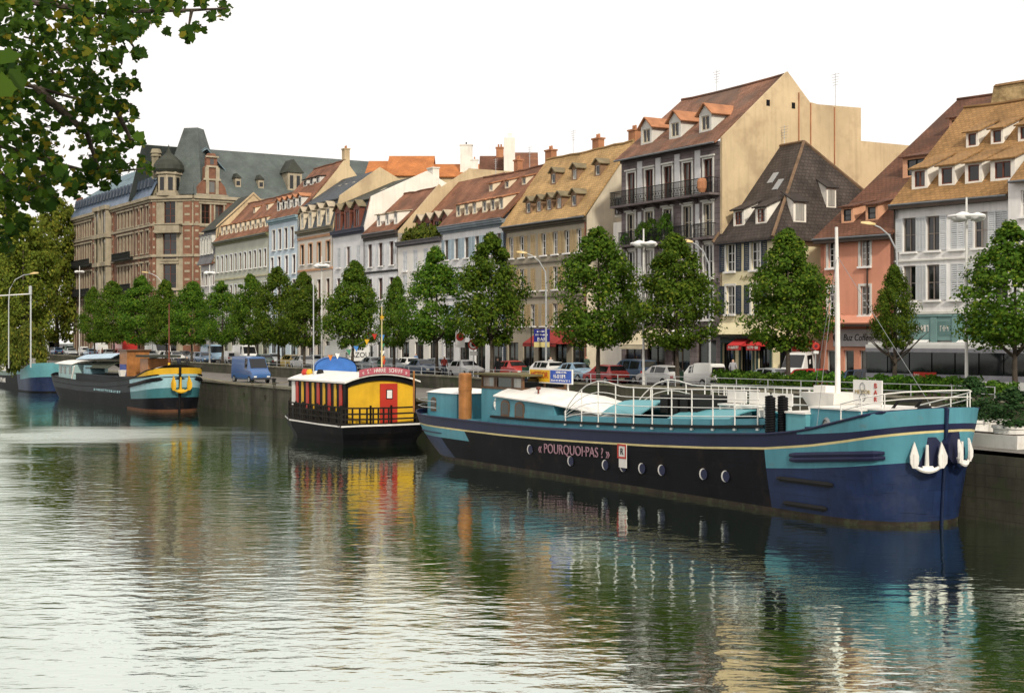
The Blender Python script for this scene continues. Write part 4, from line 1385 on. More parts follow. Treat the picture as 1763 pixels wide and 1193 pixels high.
# white house with brown wooden mansard, green-grey slate and white gable
W_I = M('white_i_plaster', (0.708, 0.708, 0.708), .9, .1, .4, streak=.15)
rt, w = house_root('house', 'white house with brown wooden mansard under a dark green-grey roof', 71.6, 62.62, 0, 'L')
floors(rt, w, 15.2, [shop(n=3, w=1.8, h=2.7)] + [dict(z=z, h=2.3, w=1.05, xs=[1.7, 4.5, 7.3], cols=2, rows=2, light=False, fm=REDBR, shutters=SHUT_PALE, sw=.55, closed=.5) for z in (4.5, 7.8, 11.3)], W_I)
side_wall(rt, w, 12, 15.2, W_I)


def mansard(rt, w, z0, z1, y1, ry, rz_, low, up, over=.3, xa=0.0, xb=0.0, back=None):
    m = MB()
    m.slab((xa, -over * .2, z0), (w - xb, -over * .2, z0), (w - xb, y1, z1), (xa, y1, z1), .14)
    lo = m.build('mansard_slope', low, rt, uv=True)
    by = back or 2 * ry - y1
    m = MB(); m.slab((xa, y1 - .3, z1 - .08), (w - xb, y1 - .3, z1 - .08), (w - xb, ry, rz_), (xa, ry, rz_), .14); m.slab((w - xb, by, z1), (xa, by, z1), (xa, ry, rz_ - .005), (w - xb, ry, rz_ - .005), .14)
    m.build('roof', up, rt, uv=True)
    return (0, z0, (z1 - z0) / max(.05, y1 + over * .2))


cornice(rt, 0, w, 14.9, M('navy_cornice', (.02, .025, .05), .6), ((.1, .25), (.35, .3), (.4, .1)))
sl = mansard(rt, w, 15.5, 18.8, .9, 7.76, 21.9, SLATE_BLUE, SLATE_GREEN, xb=.3)
for x in (1.7, 4.4, 7.1):
    m = MB(); wall_grid(m, x - .85, x + .85, 15.55, 17.9, [(x - .55, x + .55, 15.7, 17.6)], -.1, .12); m.poly([(x - .85, -.1, 17.9), (x + .85, -.1, 17.9), (x, -.1, 18.55)])
    for s in (-1, 1): m.quad((x + s * .85, -.1, 15.55), (x + s * .85, 1.0, 15.55), (x + s * .85, 1.0, 17.9), (x + s * .85, -.1, 17.9))
    o = m.build('dormer', REDBR, rt); r = MB()
    for s in (-1, 1): r.slab((x, -.35, 18.65), (x, 1.6, 18.65), (x + s * 1.05, 1.2, 17.85), (x + s * 1.05, -.35, 17.85), .09 * s)
    r.build('dormer_roof', GD_ROOF, o)
    fr, pa, pb, si, pw, t = win_meshes(1.1, 1.9, 2, 1, REDBR); put('dormer_window', fr, o, (x, -.05, 15.7))
    for c in range(2): put('pane', pa, o, (x - .55 + t + pw * (c + .5), .0, 15.7 + t))
m = MB(); m.prism([(w, 0, 0), (w, 13, 0), (w, 13, 19.6), (w, 7.76, 22.2), (w, .9, 19.0), (w, 0, 15.4)], (-.28, 0, 0)); m.build('side_gable_wall', WHITE_GABLE, rt, uv=True)
m = MB(); m.tube([(w - .3, .9, 18.9), (w - .3, .4, 17.4)], .05); m.build('downpipe', REDBR, rt)
m = MB(); m.slab((4.6, 3.8, 20.15), (5.2, 3.8, 20.15), (5.2, 4.5, 20.5), (4.6, 4.5, 20.5), .1); m.build('skylight', GLASS_SKY, rt)
chimney(rt, w - .9, 9, 20, 22.6, WHITE_GABLE, 1.4, .8, 1)

# house with peach bands, blue slate mansard
W_J = M('warm_grey_plaster', (0.634, 0.586, 0.512), .9, .1, .4, streak=.18)
PEACH = M('peach_band', (.5, .28, .16), .9, .1)
rt, w = house_root('house', 'grey house with peach window bands and blue slate mansard roof', 82.9, 71.62, 0, 'L')
xsJ = [1.5, 4.2, 7.0, 9.8]
floors(rt, w, 16.0, [shop(n=4, w=1.8, h=2.7)] + [dict(z=z, h=2.3, w=1.05, xs=xsJ, cols=2, rows=1, fm=REDBR, surround=OFFWHITE, light=False) for z in (4.5, 7.9)] + [dict(z=12.2, h=2.4, w=1.1, xs=xsJ, cols=2, rows=1, fm=IRON, surround=PEACH)], W_J)
m = MB(); m.box(0, w, -.09, -.003, 15.2, 15.5); m.box(0, w, -.09, -.003, 11.3, 11.55); m.build_each('string_course', PEACH, rt)
side_wall(rt, w, 12, 16.0, W_J)
cornice(rt, 0, w, 15.75, M('olive_cornice', (.17, .15, .1), .7), ((.1, .25), (.35, .25), (.42, .1)))
sl = mansard(rt, w, 16.35, 19.6, .9, 6.0, 23.2, SLATE_BLUE, SLATE_BLUE, xb=.25)
for x in xsJ:
    m = MB(); wall_grid(m, x - .62, x + .62, 16.5, 18.6, [(x - .4, x + .4, 16.7, 18.4)], -.05, .12)
    for s in (-1, 1): m.quad((x + s * .62, -.05, 16.5), (x + s * .62, 1.0, 16.5), (x + s * .62, 1.0, 18.6), (x + s * .62, -.05, 18.6))
    o = m.build('dormer', CH_F, rt); r = MB()
    for s in (-1, 1): r.slab((x, -.3, 19.25), (x, 1.4, 19.25), (x + s * .82, 1.1, 18.55), (x + s * .82, -.3, 18.55), .09 * s)
    r.build('dormer_roof', M('beige_dormer_cap', (.44, .37, .27), .85, .15), o)
    fr, pa, pb, si, pw, t = win_meshes(.8, 1.7, 2, 2, OFFWHITE); put('dormer_window', fr, o, (x, .0, 16.7))
    for c in range(2): put('pane', pb, o, (x - .4 + t + pw * (c + .5), .05, 16.7 + t))
m = MB(); m.prism([(w, 0, 0), (w, 12, 0), (w, 12, 20.5), (w, 6.0, 23.5), (w, .9, 19.9), (w, 0, 16.2)], (-.24, 0, 0)); m.build('side_gable_wall', CREAM_GABLE, rt, uv=True)
for x in (3.2, 5.3, 7.6):
    m = MB(); y = 3.4; z = 19.6 + (y - .9) * (3.6 / 5.1) + .05
    m.slab((x - .4, y, z), (x + .4, y, z), (x + .4, y + .9, z + .63), (x - .4, y + .9, z + .63), .1); m.build('skylight', GLASS_SKY, rt)

# pale blue house with red mansard, and the red roof with dark dormers behind it
W_K = M('pale_blue_plaster', (0.561, 0.659, 0.732), .9, .1, .4, streak=.15)
rt, w = house_root('house', 'pale blue house with tall red roof and two rows of dormers', 93.4, 82.92, 0, 'L')
floors(rt, w, 18.1, [shop(n=3, w=1.8, h=2.7)] + [dict(z=4.6, h=2.2, w=1.0, n=4, cols=2, rows=2, shutters=SHUT_PALE, sw=.45, closed=.5)] + [dict(z=z, h=2.3, w=1.05, n=4, cols=2, rows=1, fm=REDBR, surround=WHITE, light=False) for z in (8.2, 11.3)] + [dict(z=14.5, h=2.6, w=1.05, n=4, mar=.8, cols=2, rows=2, fm=REDBR, surround=OFFWHITE, light=False)], W_K)
side_wall(rt, w, 12, 18.0, W_K)
cornice(rt, 0, w, 17.9, M('blue_cornice', (.25, .36, .4), .7), ((.1, .25), (.3, .25), (.36, .1)))
sl = gable_roof(rt, w, 18.6, 6.3, 25.6, TILE_RED, over=.2, xo=(0, -.02))
gable_wall(rt, w, 18.1, 6.3, 25.7, CREAM_GABLE)
for i, x in enumerate((1.2, 3.1, 5.0, 6.9, 8.9)):
    dormer(rt, x, 19.7, 1.0, 1.25, sl, 'gable', OFFWHITE, TERRA, IRON, 1, 1, rise=.35, light=i % 2 == 0)
for x in (3.2, 5.4, 7.6):
    dormer(rt, x, 22.9, 1.2, .8, sl, 'shed', OFFWHITE, IRON, IRON, 1, 1, k_s=.1)
chimney(rt, w - .5, 6.6, 24.6, 27.0, CREAM_GABLE, .9, .7)

# long pale green-grey house
W_L = M('green_grey_plaster', (0.488, 0.500, 0.415), .9, .1, .4, streak=.18)
rt, w = house_root('house', 'long pale green-grey house with eleven windows a floor and a dormer row', 116, 93.42, 0, 'L')
xsL = [1.25 + 2.0 * i for i in range(11)]
floors(rt, w, 16.9, [shop(n=7, w=1.8, h=2.8)] + [dict(z=z, h=2.0, w=.9, xs=xsL, cols=2, rows=1, fm=REDBR, surround=SHUT_PALE, light=False) for z in (5.0, 8.6)] + [dict(z=12.6, h=2.3, w=.9, xs=xsL, cols=2, rows=1, fm=REDBR, surround=SHUT_PALE, light=False)], W_L)
m = MB(); m.box(0, w, -.1, -.003, 11.4, 11.6); m.box(0, w, -.1, -.003, 7.7, 7.85); m.build_each('string_course', M('yellowish_band', (.5, .47, .3), .9), rt)
cornice(rt, -.2, w, 16.4, M('olive_gutter', (.16, .16, .08), .7), ((.1, .25), (.35, .25), (.5, .12)))
side_wall(rt, w, 10, 16.9, W_L)
sl = gable_roof(rt, w, 17.2, 5.0, 22.8, TILE_RED, over=.45, xo=(0, -.03))
gable_wall(rt, w, 16.9, 5.0, 22.7, CREAM_GABLE)
for i in range(10):
    dormer(rt, 1.9 + 2.05 * i, 17.9, .95, 1.3, sl, 'shed', CH_F, TERRA, OFFWHITE, 1, 1, k_s=.25)
for x in (8, 13.4, 18.8):
    dormer(rt, x, 20.8, .85, .8, sl, 'shed', CH_F, TERRA, OFFWHITE, 1, 1, k_s=.25)

# narrow slate house at the end of the row
W_M = M('grey_m_plaster', (0.488, 0.476, 0.464), .9, .1, .4, streak=.18)
rt, w = house_root('house', 'narrow grey house with dark slate mansard at the end of the row', 122.8, 116.02, 0, 'L')
floors(rt, w, 14.0, [shop(n=2, w=1.8, h=2.7)] + [dict(z=z, h=2.1, w=.85, n=4, cols=2, rows=1, fm=REDBR, light=False, surround=OFFWHITE) for z in (4.6, 7.6, 10.9)], W_M)
side_wall(rt, w, 12, 14.0, W_M)
SL_M = M('pale_slate', (.16, .16, .17), .7, .25, .8, brick=(.3, .2, .02, .5))
m = MB(); m.slab((0, -.7, 14.0), (w, -.7, 14.0), (w, -.25, 14.9), (0, -.25, 14.9), .12); m.slab((0, -.25, 14.9), (w, -.25, 14.9), (w, .5, 19.2), (0, .5, 19.2), .12); m.build('mansard_slope', SL_M, rt, uv=True)
for x in (1.0, 2.6, 4.2, 5.8):
    m = MB(); wall_grid(m, x - .5, x + .5, 15.4, 18.2, [(x - .32, x + .32, 15.6, 17.7)], -.35, .1)
    for s in (-1, 1): m.quad((x + s * .5, -.35, 15.4), (x + s * .5, .5, 15.4), (x + s * .5, .5, 18.2), (x + s * .5, -.35, 18.2))
    o = m.build('dormer', OFFWHITE, rt); r = MB(); r.box(x - .62, x + .62, -.5, .5, 18.2, 18.35); r.build('dormer_roof', SL_M, o)
    fr, pa, pb, si, pw, t = win_meshes(.64, 2.1, 1, 2, OFFWHITE); put('dormer_window', fr, o, (x, -.3, 15.6)); put('pane', pa, o, (x, -.25, 15.6 + t))
m = MB(); m.slab((0, .0, 19.0), (w, .0, 19.0), (w, 5.8, 24.3), (0, 5.8, 24.3), .16); m.slab((w, 12, 19), (0, 12, 19), (0, 5.8, 24.29), (w, 5.8, 24.29), .16); m.build('roof', SLATE_GREEN, rt, uv=True)
m = MB(); m.prism([(w, 0, 12), (w, 12, 12), (w, 12, 19.3), (w, 5.8, 24.6), (w, .2, 19.4)], (-.25, 0, 0)); m.build('side_gable_wall', CREAM_GABLE, rt, uv=True)

# ---- roofs and houses behind the row
def back_house(label, u0, u1, D, vr, ve, mat, depth=7.0, wallm=None, rz=ROT_L, gap=0.0):
    x0, x1 = ratio(u0) * D, ratio(u1) * D
    w = (x1 - x0)
    rt = thing('house', label, 'house', (x0, D, STREET), 0.0, None)
    zr = z_at(vr, D) - STREET; ze = z_at(ve, D) - STREET
    m = MB(); m.box(0, w, 0, depth * 2, 0, ze - .05); m.build('wall', wallm or CREAM_GABLE, rt, uv=True)
    for s in (0, w):
        m = MB(); m.prism([(s, 0, ze - .05), (s, depth * 2, ze - .05), (s, depth, zr - .1)], (.2 if s == 0 else -.2, 0, 0)); m.build('gable_wall', wallm or CREAM_GABLE, rt, uv=True)
    m = MB(); m.slab((-.2, -.4, ze - .2), (w + .2, -.4, ze - .2), (w + .2, depth, zr), (-.2, depth, zr), .16); m.slab((w + .2, depth * 2 + .4, ze - .2), (-.2, depth * 2 + .4, ze - .2), (-.2, depth, zr - .01), (w + .2, depth, zr - .01), .16)
    m.build('roof', mat, rt, uv=True)
    return rt, w, zr, ze


back_house('high bright orange tiled roof rising behind the row', 666, 742, 190, 259, 300, TILE_ORANGE, 6)
rt, w, zr, ze = back_house('lower bright orange tiled roof between white chimneys behind the row', 742, 822, 191, 275, 302, TILE_ORANGE, 5)
chimney(rt, w * .75, 2.0, ze - 1, zr + 2.2, WHITE_GABLE, 1.7, 1.2, 1, IRON); chimney(rt, w * .94, -.5, ze - 3, zr - .2, WHITE_GABLE, 1.0, .8, 1)
back_house('orange tiled roof end sloping down left of the high orange roof', 630, 668, 191, 268, 300, TILE_ORANGE, 6)
rt, w, zr, ze = back_house('white house with dark-topped chimney block and red roof behind the row', 872, 924, 160, 256, 292, TILE_RED, 3.5, WHITE_GABLE)
m = MB(); m.box(-.3, 1.0, -1.2, .6, ze - 4, zr + 1.1); m.box(.1, .7, -.7, .1, zr + 1.1, zr + 1.7); m.build('chimney', WHITE_GABLE, rt, uv=True)
rt, w, zr, ze = back_house('small white house with steep dark red roof behind the row', 828, 866, 162, 264, 290, TILE_BROWN, 2.5, WHITE_GABLE)
chimney(rt, w * .85, 2.5, zr - 1, zr + .9, TERRA, .9, .6)

# ------------------------------------------------------------------ grand corner building past the end of the row
G_STONE = M('sandstone', (.37, .32, .23), .9, .2, .6, streak=.35)
G_STONE2 = M('shaded_sandstone', (.33, .29, .2), .9, .22, .5, streak=.4, brick=(.9, .4, .03, .6))  # darker copy of the sandstone, shade put into its colour
G_BRICK = M('red_brick', (.245, .118, .075), .9, .2, .8, brick=(.5, .2, .03, .6))
root = thing('corner_building', 'grand brick and sandstone corner building with turret and slate roofs', 'building', (-58, 220, STREET))
GA = math.atan2(-.845, .534)          # left wing: x axis runs towards the corner
GB = math.atan2(.534, .845)           # right wing: x axis runs away from the corner
GC = math.atan2(-.22, .975)           # chamfered corner bay
WLEN, RLEN, CLEN, EAVE = 48.4, 46.0, 7.2, 26.0
left = put('left_wing', None, root, (-.534 * WLEN, .845 * WLEN, 0), rz=GA)
corner = put('corner_bay', None, root, (0, 0, 0), rz=GC)
cx, cy_ = CLEN * math.cos(GC), CLEN * math.sin(GC)
right = put('right_wing', None, root, (cx, cy_, 0), rz=GB)


def gwin(par, x, z, w, h, cols=2, rows=3, arch=False, y=.2):
    """one window of the corner building: frame with its glass as one part"""
    fr, pa, pb, si, pw, t = win_meshes(w, h, cols, rows, REDBR)
    put('window', fr, par, (x, y, z))
    for c in range(cols):
        put('pane', pa if random.random() < .75 else pb, par, (x - w / 2 + t + pw * (c + .5), y + .05, z + t))


def gwall(par, w, rows_, mats, bands, z1=EAVE, piers=(), pier_m=1, arch_top=True):
    holes = []
    for (z, h, ww, xs) in rows_:
        holes += [(x - ww / 2, x + ww / 2, z, z + h) for x in xs]
    m = MB(); wall_grid(m, 0, w, 0, z1, holes, 0, .35)
    m.build('wall', mats[0], par, uv=True)
    m = MB()
    for (z, h, d) in bands:
        m.box(-.05, w + .05, -d, -.004, z, z + h)
    m.build_each('stone_band', G_STONE, par)
    m = MB()
    for (z, h, ww, xs) in rows_:
        for x in xs:
            for s in (-1, 1):
                m.box(x + s * (ww / 2 + .12) - .12, x + s * (ww / 2 + .12) + .12, -.1, -.004, z - .15, z + h + .1)
            m.box(x - ww / 2 - .45, x + ww / 2 + .45, -.22, -.004, z + h + .101, z + h + .4)
            m.box(x - ww / 2 - .35, x + ww / 2 + .35, -.18, -.004, z - .36, z - .151)
    tag(m.build('window_surrounds', G_STONE, par), kind='stuff')
    m = MB()
    for (x, ww) in piers:
        m.box(x - ww / 2, x + ww / 2, -.16, -.004, .5, z1 - 1.0)
    if piers:
        m.build_each('brick_pier', G_BRICK, par, uv=True)
        q = MB()
        for (x, ww) in piers:
            for z in np.arange(2, z1 - 1.5, 1.3):
                q.box(x - ww * .3, x + ww * .3, -.2, -.162, z, z + .35)
        tag(q.build('pier_blocks', G_STONE, par), kind='stuff')
    for (z, h, ww, xs) in rows_:
        for x in xs:
            gwin(par, x, z, ww, h)


BANDS = [(EAVE - .9, .35, .25), (EAVE - .5, .5, .55), (21.2, .35, .25), (16.2, .4, .3), (10.8, .4, .35), (5.6, .4, .3)]
groups = [1.6 + 1.55 * i for i in range(3)] + [7.6 + 1.55 * i for i in range(4)] + [15.6 + 1.55 * i for i in range(3)]
xsl = [1.6, 3.3, 5.0, 7.2, 8.9, 10.6, 12.3, 19.5, 24.0, 30.0, 31.9, 33.8, 35.7, 37.6, 40.6, 43.0, 46.2]
gwall(left, WLEN, [(22.0, 2.5, 1.0, xsl), (17.2, 3.3, 1.0, xsl), (11.9, 3.4, 1.0, xsl), (6.8, 3.2, 1.0, xsl), (1.0, 3.6, 1.4, xsl[::2])], [M('dull_brick', (.2, .12, .085), .9, .2, .6, brick=(.5, .2, .03, .6))], BANDS,
      piers=[(14.6, 1.0), (26.6, 1.0), (41.8, .9), (47.6, .9)])
for i, x in enumerate((19.5, 24.0)):      # two bay columns breaking the left wing
    m = MB(); m.box(x - 1.5, x - .75, -1.0, -.005, 5, EAVE + .4); m.box(x + .75, x + 1.5, -1.0, -.005, 5, EAVE + .4)
    for z in (5, 10.6, 15.8, 20.8, EAVE - .3):
        m.box(x - 1.8, x + 1.8, -1.3, -.006, z, z + .7)
    m.build('bay_window', G_STONE, left)
    for z in (6.8, 12.0, 17.3, 22.1):
        q = MB(); q.box(x - .74, x + .74, -.85, -.8, z - .9, z + 3.2); q.build('bay_pane', PANE, left)
for z in (16.6, 11.2):
    for a, b_ in ((1, 14), (28.4, 39)):
        m = MB(); m.box(a, b_, -.9, -.006, z - .3, z)
        for x in np.arange(a, b_, .35):
            m.box(x, x + .1, -.88, -.8, z, z + .95)
        m.box(a, b_, -.9, -.78, z + .95, z + 1.05); m.build('balcony', IRON, left)
gwall(corner, CLEN, [(21.6, 3.6, 2.0, [3.1]), (15.9, 4.3, 2.4, [3.1]), (10.4, 4.6, 2.3, [3.1]), (5.8, 3.8, 2.2, [3.1]), (.8, 4.0, 2.4, [3.1])], [G_STONE], BANDS, piers=[(6.2, 1.5), (.4, .6)])
m = MB(); m.box(.9, 5.2, -1.1, -.006, 20.0, 21.3); m.box(.7, 5.4, -1.25, -.007, 21.3, 21.5); m.build('stone_balcony', G_STONE, corner)
xsr = [2.0, 4.3, 9.0, 11.4, 16, 18.4, 23, 25.4, 30, 32.4, 37, 39.4, 43.5]
gwall(right, RLEN, [(21.4, 3.2, 1.4, xsr), (15.8, 3.9, 1.4, xsr), (10.4, 4.0, 1.4, xsr), (5.8, 3.6, 1.4, xsr), (1.0, 3.6, 1.6, xsr)], [G_BRICK], BANDS,
      piers=[(.5, .9), (6.7, 1.1), (13.7, 1.1), (20.7, 1.1)])
# roofs, in the root frame: ridge lines follow the wings
RZ, RD = 34.6, 7.5
def gp(par_rz, org, x, y, z):
    c, s = math.cos(par_rz), math.sin(par_rz)
    return Vector((org[0] + c * x - s * y, org[1] + s * x + c * y, z))
lo = (-.534 * WLEN, .845 * WLEN); ro_ = (cx, cy_)
m = MB()
L = lambda x, y, z: gp(GA, lo, x, y, z)
Rr = lambda x, y, z: gp(GB, ro_, x, y, z)
m.slab(L(-.3, -.5, EAVE), L(WLEN, -.5, EAVE), L(WLEN, .9, EAVE + 2.9), L(1.2, .9, EAVE + 2.9), .15)
m.build('mansard_slope', M('blue_grey_metal', (.14, .19, .27), .5, .25, .5, metal=.15), root, uv=True)
m = MB()
m.slab(L(1.2, .5, EAVE + 2.8), L(WLEN, .5, EAVE + 2.8), L(WLEN + 2, RD + 1, RZ - .4), L(7.5, RD + 1, RZ - .4), .15)
m.poly([L(1.2, .5, EAVE + 2.8), L(7.5, RD + 1, RZ - .4), L(1.2, 2 * RD, EAVE + 2.8)])
m.slab(L(WLEN, 2 * RD + 2, EAVE), L(0, 2 * RD + 2, EAVE), L(7.5, RD + 1, RZ - .4), L(WLEN + 2, RD + 1, RZ - .4), .15)
ml = m.build('roof', METAL_BLUE, root, uv=True)
q = MB()
for i in range(34):
    x = 3 + i * 1.35
    a, b_ = L(x, .48, EAVE + 2.95), L(x + (x / WLEN) * 2 + 1.0, RD + .9, RZ - .3)
    q.tube([a, b_], .07, 4)
q.build('standing_seams', METAL_BLUE, ml)
q = MB()
for i in range(24):
    x = 2.0 + i * 1.95
    for s_ in (0,):
        q.prism([L(x, -.35, EAVE + 1.6), L(x + .8, -.35, EAVE + 1.6), L(x + .8, -.1, EAVE + 2.75), L(x + .4, -.2, EAVE + 3.1), L(x, -.1, EAVE + 2.75)], L(0, 1.2, 0) - L(0, 0, 0))
q.build('small_dormers', M('dark_blue_lead', (.04, .055, .08), .5), ml)
m = MB()
m.slab(Rr(0, -.5, EAVE), Rr(RLEN, -.5, EAVE), Rr(RLEN, RD, RZ), Rr(2, RD, RZ), .15)
m.slab(Rr(RLEN, 2 * RD, EAVE), Rr(-6, 2 * RD, EAVE), Rr(-6, RD, RZ), Rr(RLEN, RD, RZ), .15)
m.build('roof', SLATE_GALLIA, root, uv=True)
m = MB(); m.quad(Rr(RLEN, 0, 0), Rr(RLEN, 2 * RD, 0), Rr(RLEN, 2 * RD, EAVE), Rr(RLEN, 0, EAVE)); m.poly([Rr(RLEN, 0, EAVE), Rr(RLEN, 2 * RD, EAVE), Rr(RLEN, RD, RZ)])
m.quad(L(0, 0, 0), L(0, 2 * RD, 0), L(0, 2 * RD, EAVE), L(0, 0, EAVE)); m.build('end_wall', G_BRICK, root, uv=True)
# truncated pyramid over the corner
def cpt(x, y, z): return gp(GC, (0, 0), x, y, z)
m = MB()
b0 = [cpt(1.0, .8, EAVE + .3), cpt(CLEN + 1.0, .8, EAVE + .3), cpt(CLEN + 1.0, 10, EAVE + .3), cpt(1.0, 10, EAVE + .3)]
b1 = [cpt(3.5, 4.2, 37.5), cpt(5.9, 4.2, 37.5), cpt(5.9, 6.5, 37.5), cpt(3.5, 6.5, 37.5)]
for i in range(4):
    j = (i + 1) % 4; m.quad(b0[i], b0[j], b1[j], b1[i])
m.poly(b1); m.build('tower_roof', SLATE_GALLIA, root, uv=True)
# turret with little dome
tp = cpt(2.3, 1.2, 0)
m = MB(); m.lathe([(2.2, EAVE), (2.2, EAVE + .5), (1.9, EAVE + .55), (1.9, EAVE + 3.4), (2.2, EAVE + 3.5), (2.2, EAVE + 3.9)], 8, (tp.x, tp.y)); tu = m.build('turret', G_STONE, root)
m = MB(); m.lathe([(2.3, EAVE + 3.9), (2.55, EAVE + 4.3), (2.45, EAVE + 5.0), (2.0, EAVE + 5.7), (1.2, EAVE + 6.4), (.5, EAVE + 7.0), (.18, EAVE + 7.7), (.05, EAVE + 8.4)], 12, (tp.x, tp.y)); m.build('dome', SLATE_GREEN, tu, smooth=False)
for k in range(8):
    a = (k + .5) * math.pi / 4
    q = MB(); q.box(-.38, .38, -.05, .05, EAVE + .9, EAVE + 3.0); q.build('turret_window', PANE, tu, loc=(tp.x + 1.76 * math.cos(a), tp.y + 1.76 * math.sin(a), 0), rz=a + math.pi / 2)
# gabled brick dormer on the right wing and a second one further on
for (x0, s_) in ((2.0, 1.0), (32.0, .8)):
    m = MB()
    pts = [(-2.6, EAVE), (2.6, EAVE), (2.2, EAVE + 1.6), (1.3, EAVE + 2.6), (1.25, EAVE + 4.6), (.9, EAVE + 4.9), (.9, EAVE + 6.2), (0.5, EAVE + 6.9), (-.5, EAVE + 6.9), (-.9, EAVE + 6.2), (-.9, EAVE + 4.9), (-1.25, EAVE + 4.6), (-1.3, EAVE + 2.6), (-2.2, EAVE + 1.6)]
    m.prism([Rr(x0 + 1 + px * s_, -.2, pz) for px, pz in pts], Rr(0, .9, 0) - Rr(0, 0, 0)); go = m.build('gabled_dormer', G_BRICK, root, uv=True)
    q = MB()
    for (a0, a1, z0, z1) in ((-2.7, 2.7, EAVE - .1, EAVE + .25), (-1.45, 1.45, EAVE + 2.5, EAVE + 2.8), (-1.0, 1.0, EAVE + 4.6, EAVE + 4.9), (-1.05, -.55, EAVE + .3, EAVE + 2.5), (.55, 1.05, EAVE + .3, EAVE + 2.5), (-1.1, 1.1, EAVE + 6.2, EAVE + 6.45), (-1.2, -.6, EAVE + 2.8, EAVE + 4.6), (.6, 1.2, EAVE + 2.8, EAVE + 4.6)):
        q.prism([Rr(x0 + 1 + a0 * s_, -.45, z0), Rr(x0 + 1 + a1 * s_, -.45, z0), Rr(x0 + 1 + a1 * s_, -.45, z1), Rr(x0 + 1 + a0 * s_, -.45, z1)], Rr(0, .2, 0) - Rr(0, 0, 0))
    q.build_each('dormer_trim', G_STONE, go)
    q = MB()
    for (z0, z1, hw) in ((EAVE + .6, EAVE + 2.3, .45), (EAVE + 5.1, EAVE + 6.0, .3)):
        q.prism([Rr(x0 + 1 - hw, -.24, z0), Rr(x0 + 1 + hw, -.24, z0), Rr(x0 + 1 + hw, -.24, z1), Rr(x0 + 1 - hw, -.24, z1)], Rr(0, .03, 0) - Rr(0, 0, 0))
    q.build_each('dormer_window', PANE, go)
for (x, big) in ((8.0, 0), (12.0, 0), (18.0, 1), (24.5, 0), (28, 0)):
    k = (RZ - EAVE) / (RD + .5); w_, h_ = (2.6, 3.0) if big else (.95, 1.5)
    zf = EAVE + 1.9; yf = -.5 + (zf - EAVE) / k
    m = MB(); m.prism([Rr(x - w_ / 2, yf, zf - .3), Rr(x + w_ / 2, yf, zf - .3), Rr(x + w_ / 2, yf, zf + h_), Rr(x - w_ / 2, yf, zf + h_)], Rr(0, h_ / k, 0) - Rr(0, 0, 0)); d_ = m.build('roof_dormer', G_STONE, root)
    q = MB(); a_ = [Rr(x - w_ * .62, yf - .25, zf + h_), Rr(x + w_ * .62, yf - .25, zf + h_), Rr(x + w_ * .62, yf + h_ / k + .5, zf + h_), Rr(x - w_ * .62, yf + h_ / k + .5, zf + h_)]
    tip = Rr(x, yf + .6, zf + h_ + w_ * .9); tip2 = Rr(x, yf + h_ / k + 1.2, zf + h_ + w_ * .9)
    q.poly([a_[0], a_[1], tip]); q.poly([a_[1], a_[2], tip2, tip]); q.poly([a_[3], a_[0], tip, tip2]); q.build('dormer_roof', SLATE_GREEN, d_)
    q = MB()
    for s_ in ((-.6, .6) if big else (0,)):
        q.prism([Rr(x + s_ - .3, yf - .04, zf + .3), Rr(x + s_ + .3, yf - .04, zf + .3), Rr(x + s_ + .3, yf - .04, zf + h_ - .5), Rr(x + s_ - .3, yf - .04, zf + h_ - .5)], Rr(0, .03, 0) - Rr(0, 0, 0))
    q.build_each('dormer_window', PANE, d_)
p_ = L(WLEN - 1.2, 1.0, 0)
m = MB(); m.box(p_.x - .55, p_.x + .55, p_.y - .55, p_.y + .55, EAVE, EAVE + 6.6); m.lathe([(.9, EAVE + 6.6), (.75, EAVE + 7.0), (.95, EAVE + 7.1), (.7, EAVE + 7.8)], 8, (p_.x, p_.y)); m.build('chimney', G_STONE2, root)
p_ = L(.8, 1.0, 0)
m = MB(); m.box(p_.x - .5, p_.x + .5, p_.y - .5, p_.y + .5, EAVE, EAVE + 4.0); m.build('chimney', G_BRICK, root)

# ------------------------------------------------------------------ boats
TEAL = M('teal_boat_paint', (.085, .28, .345), .5, .14, .5, streak=.3, stain=(1.6, .62, .5, (.16, .13, .09)))
TEAL_L = M('pale_teal_paint', (.12, .34, .38), .5, .1, .5, streak=.15)
NAVY = M('navy_boat_paint', (.014, .018, .055), .5, .2, .5, streak=.2, spec=.2)
BLUEH = M('blue_hull_paint', (.013, .027, .082), .5, .3, .5, streak=.5, spec=.2, stain=(.8, .55, .5, (.03, .04, .08)), brick=(2.6, .95, .012, .3), bfac=.5)
BLKH = M('black_hull_tar', (.0055, .006, .009), .65, .4, .4, streak=.3, spec=.1, stain=(.6, .56, .6, (.022, .016, .013)), brick=(2.6, .95, .012, .3), bfac=.5)
CREAMH = M('cream_stripe', (.68, .58, .28), .5, .15, 1.0, streak=.2)
BOOT = M('rusty_boot_top', (.03, .022, .014), .8, .4, 1.5, stain=(2, .5, .6, (.05, .06, .03)))
BOATW = M('white_boat_paint', (.78, .76, .71), .45, .09, .8, streak=.22, stain=(1.5, .6, .3, (.5, .44, .34)))
WOODO = M('orange_varnished_wood', (.36, .15, .045), .45, .25, 2.0, streak=.3)
WOODB = M('brown_varnished_wood', (.12, .06, .028), .45, .25, 2.0)
STEELB = M('wet_dark_steel', (.012, .012, .013), .6, .2, spec=.15)
YEL = M('yellow_paint', (.68, .4, .02), .55, .12, .9, streak=.22, stain=(1.4, .58, .3, (.4, .24, .03)))
REDP = M('red_paint', (.46, .035, .02), .5, .1, .8)
LBLUE = M('light_blue_band', (.3, .5, .55), .5, .12)
DGREY = M('dark_grey_hull', (.022, .027, .032), .6, .25, .5, streak=.3, spec=.15)
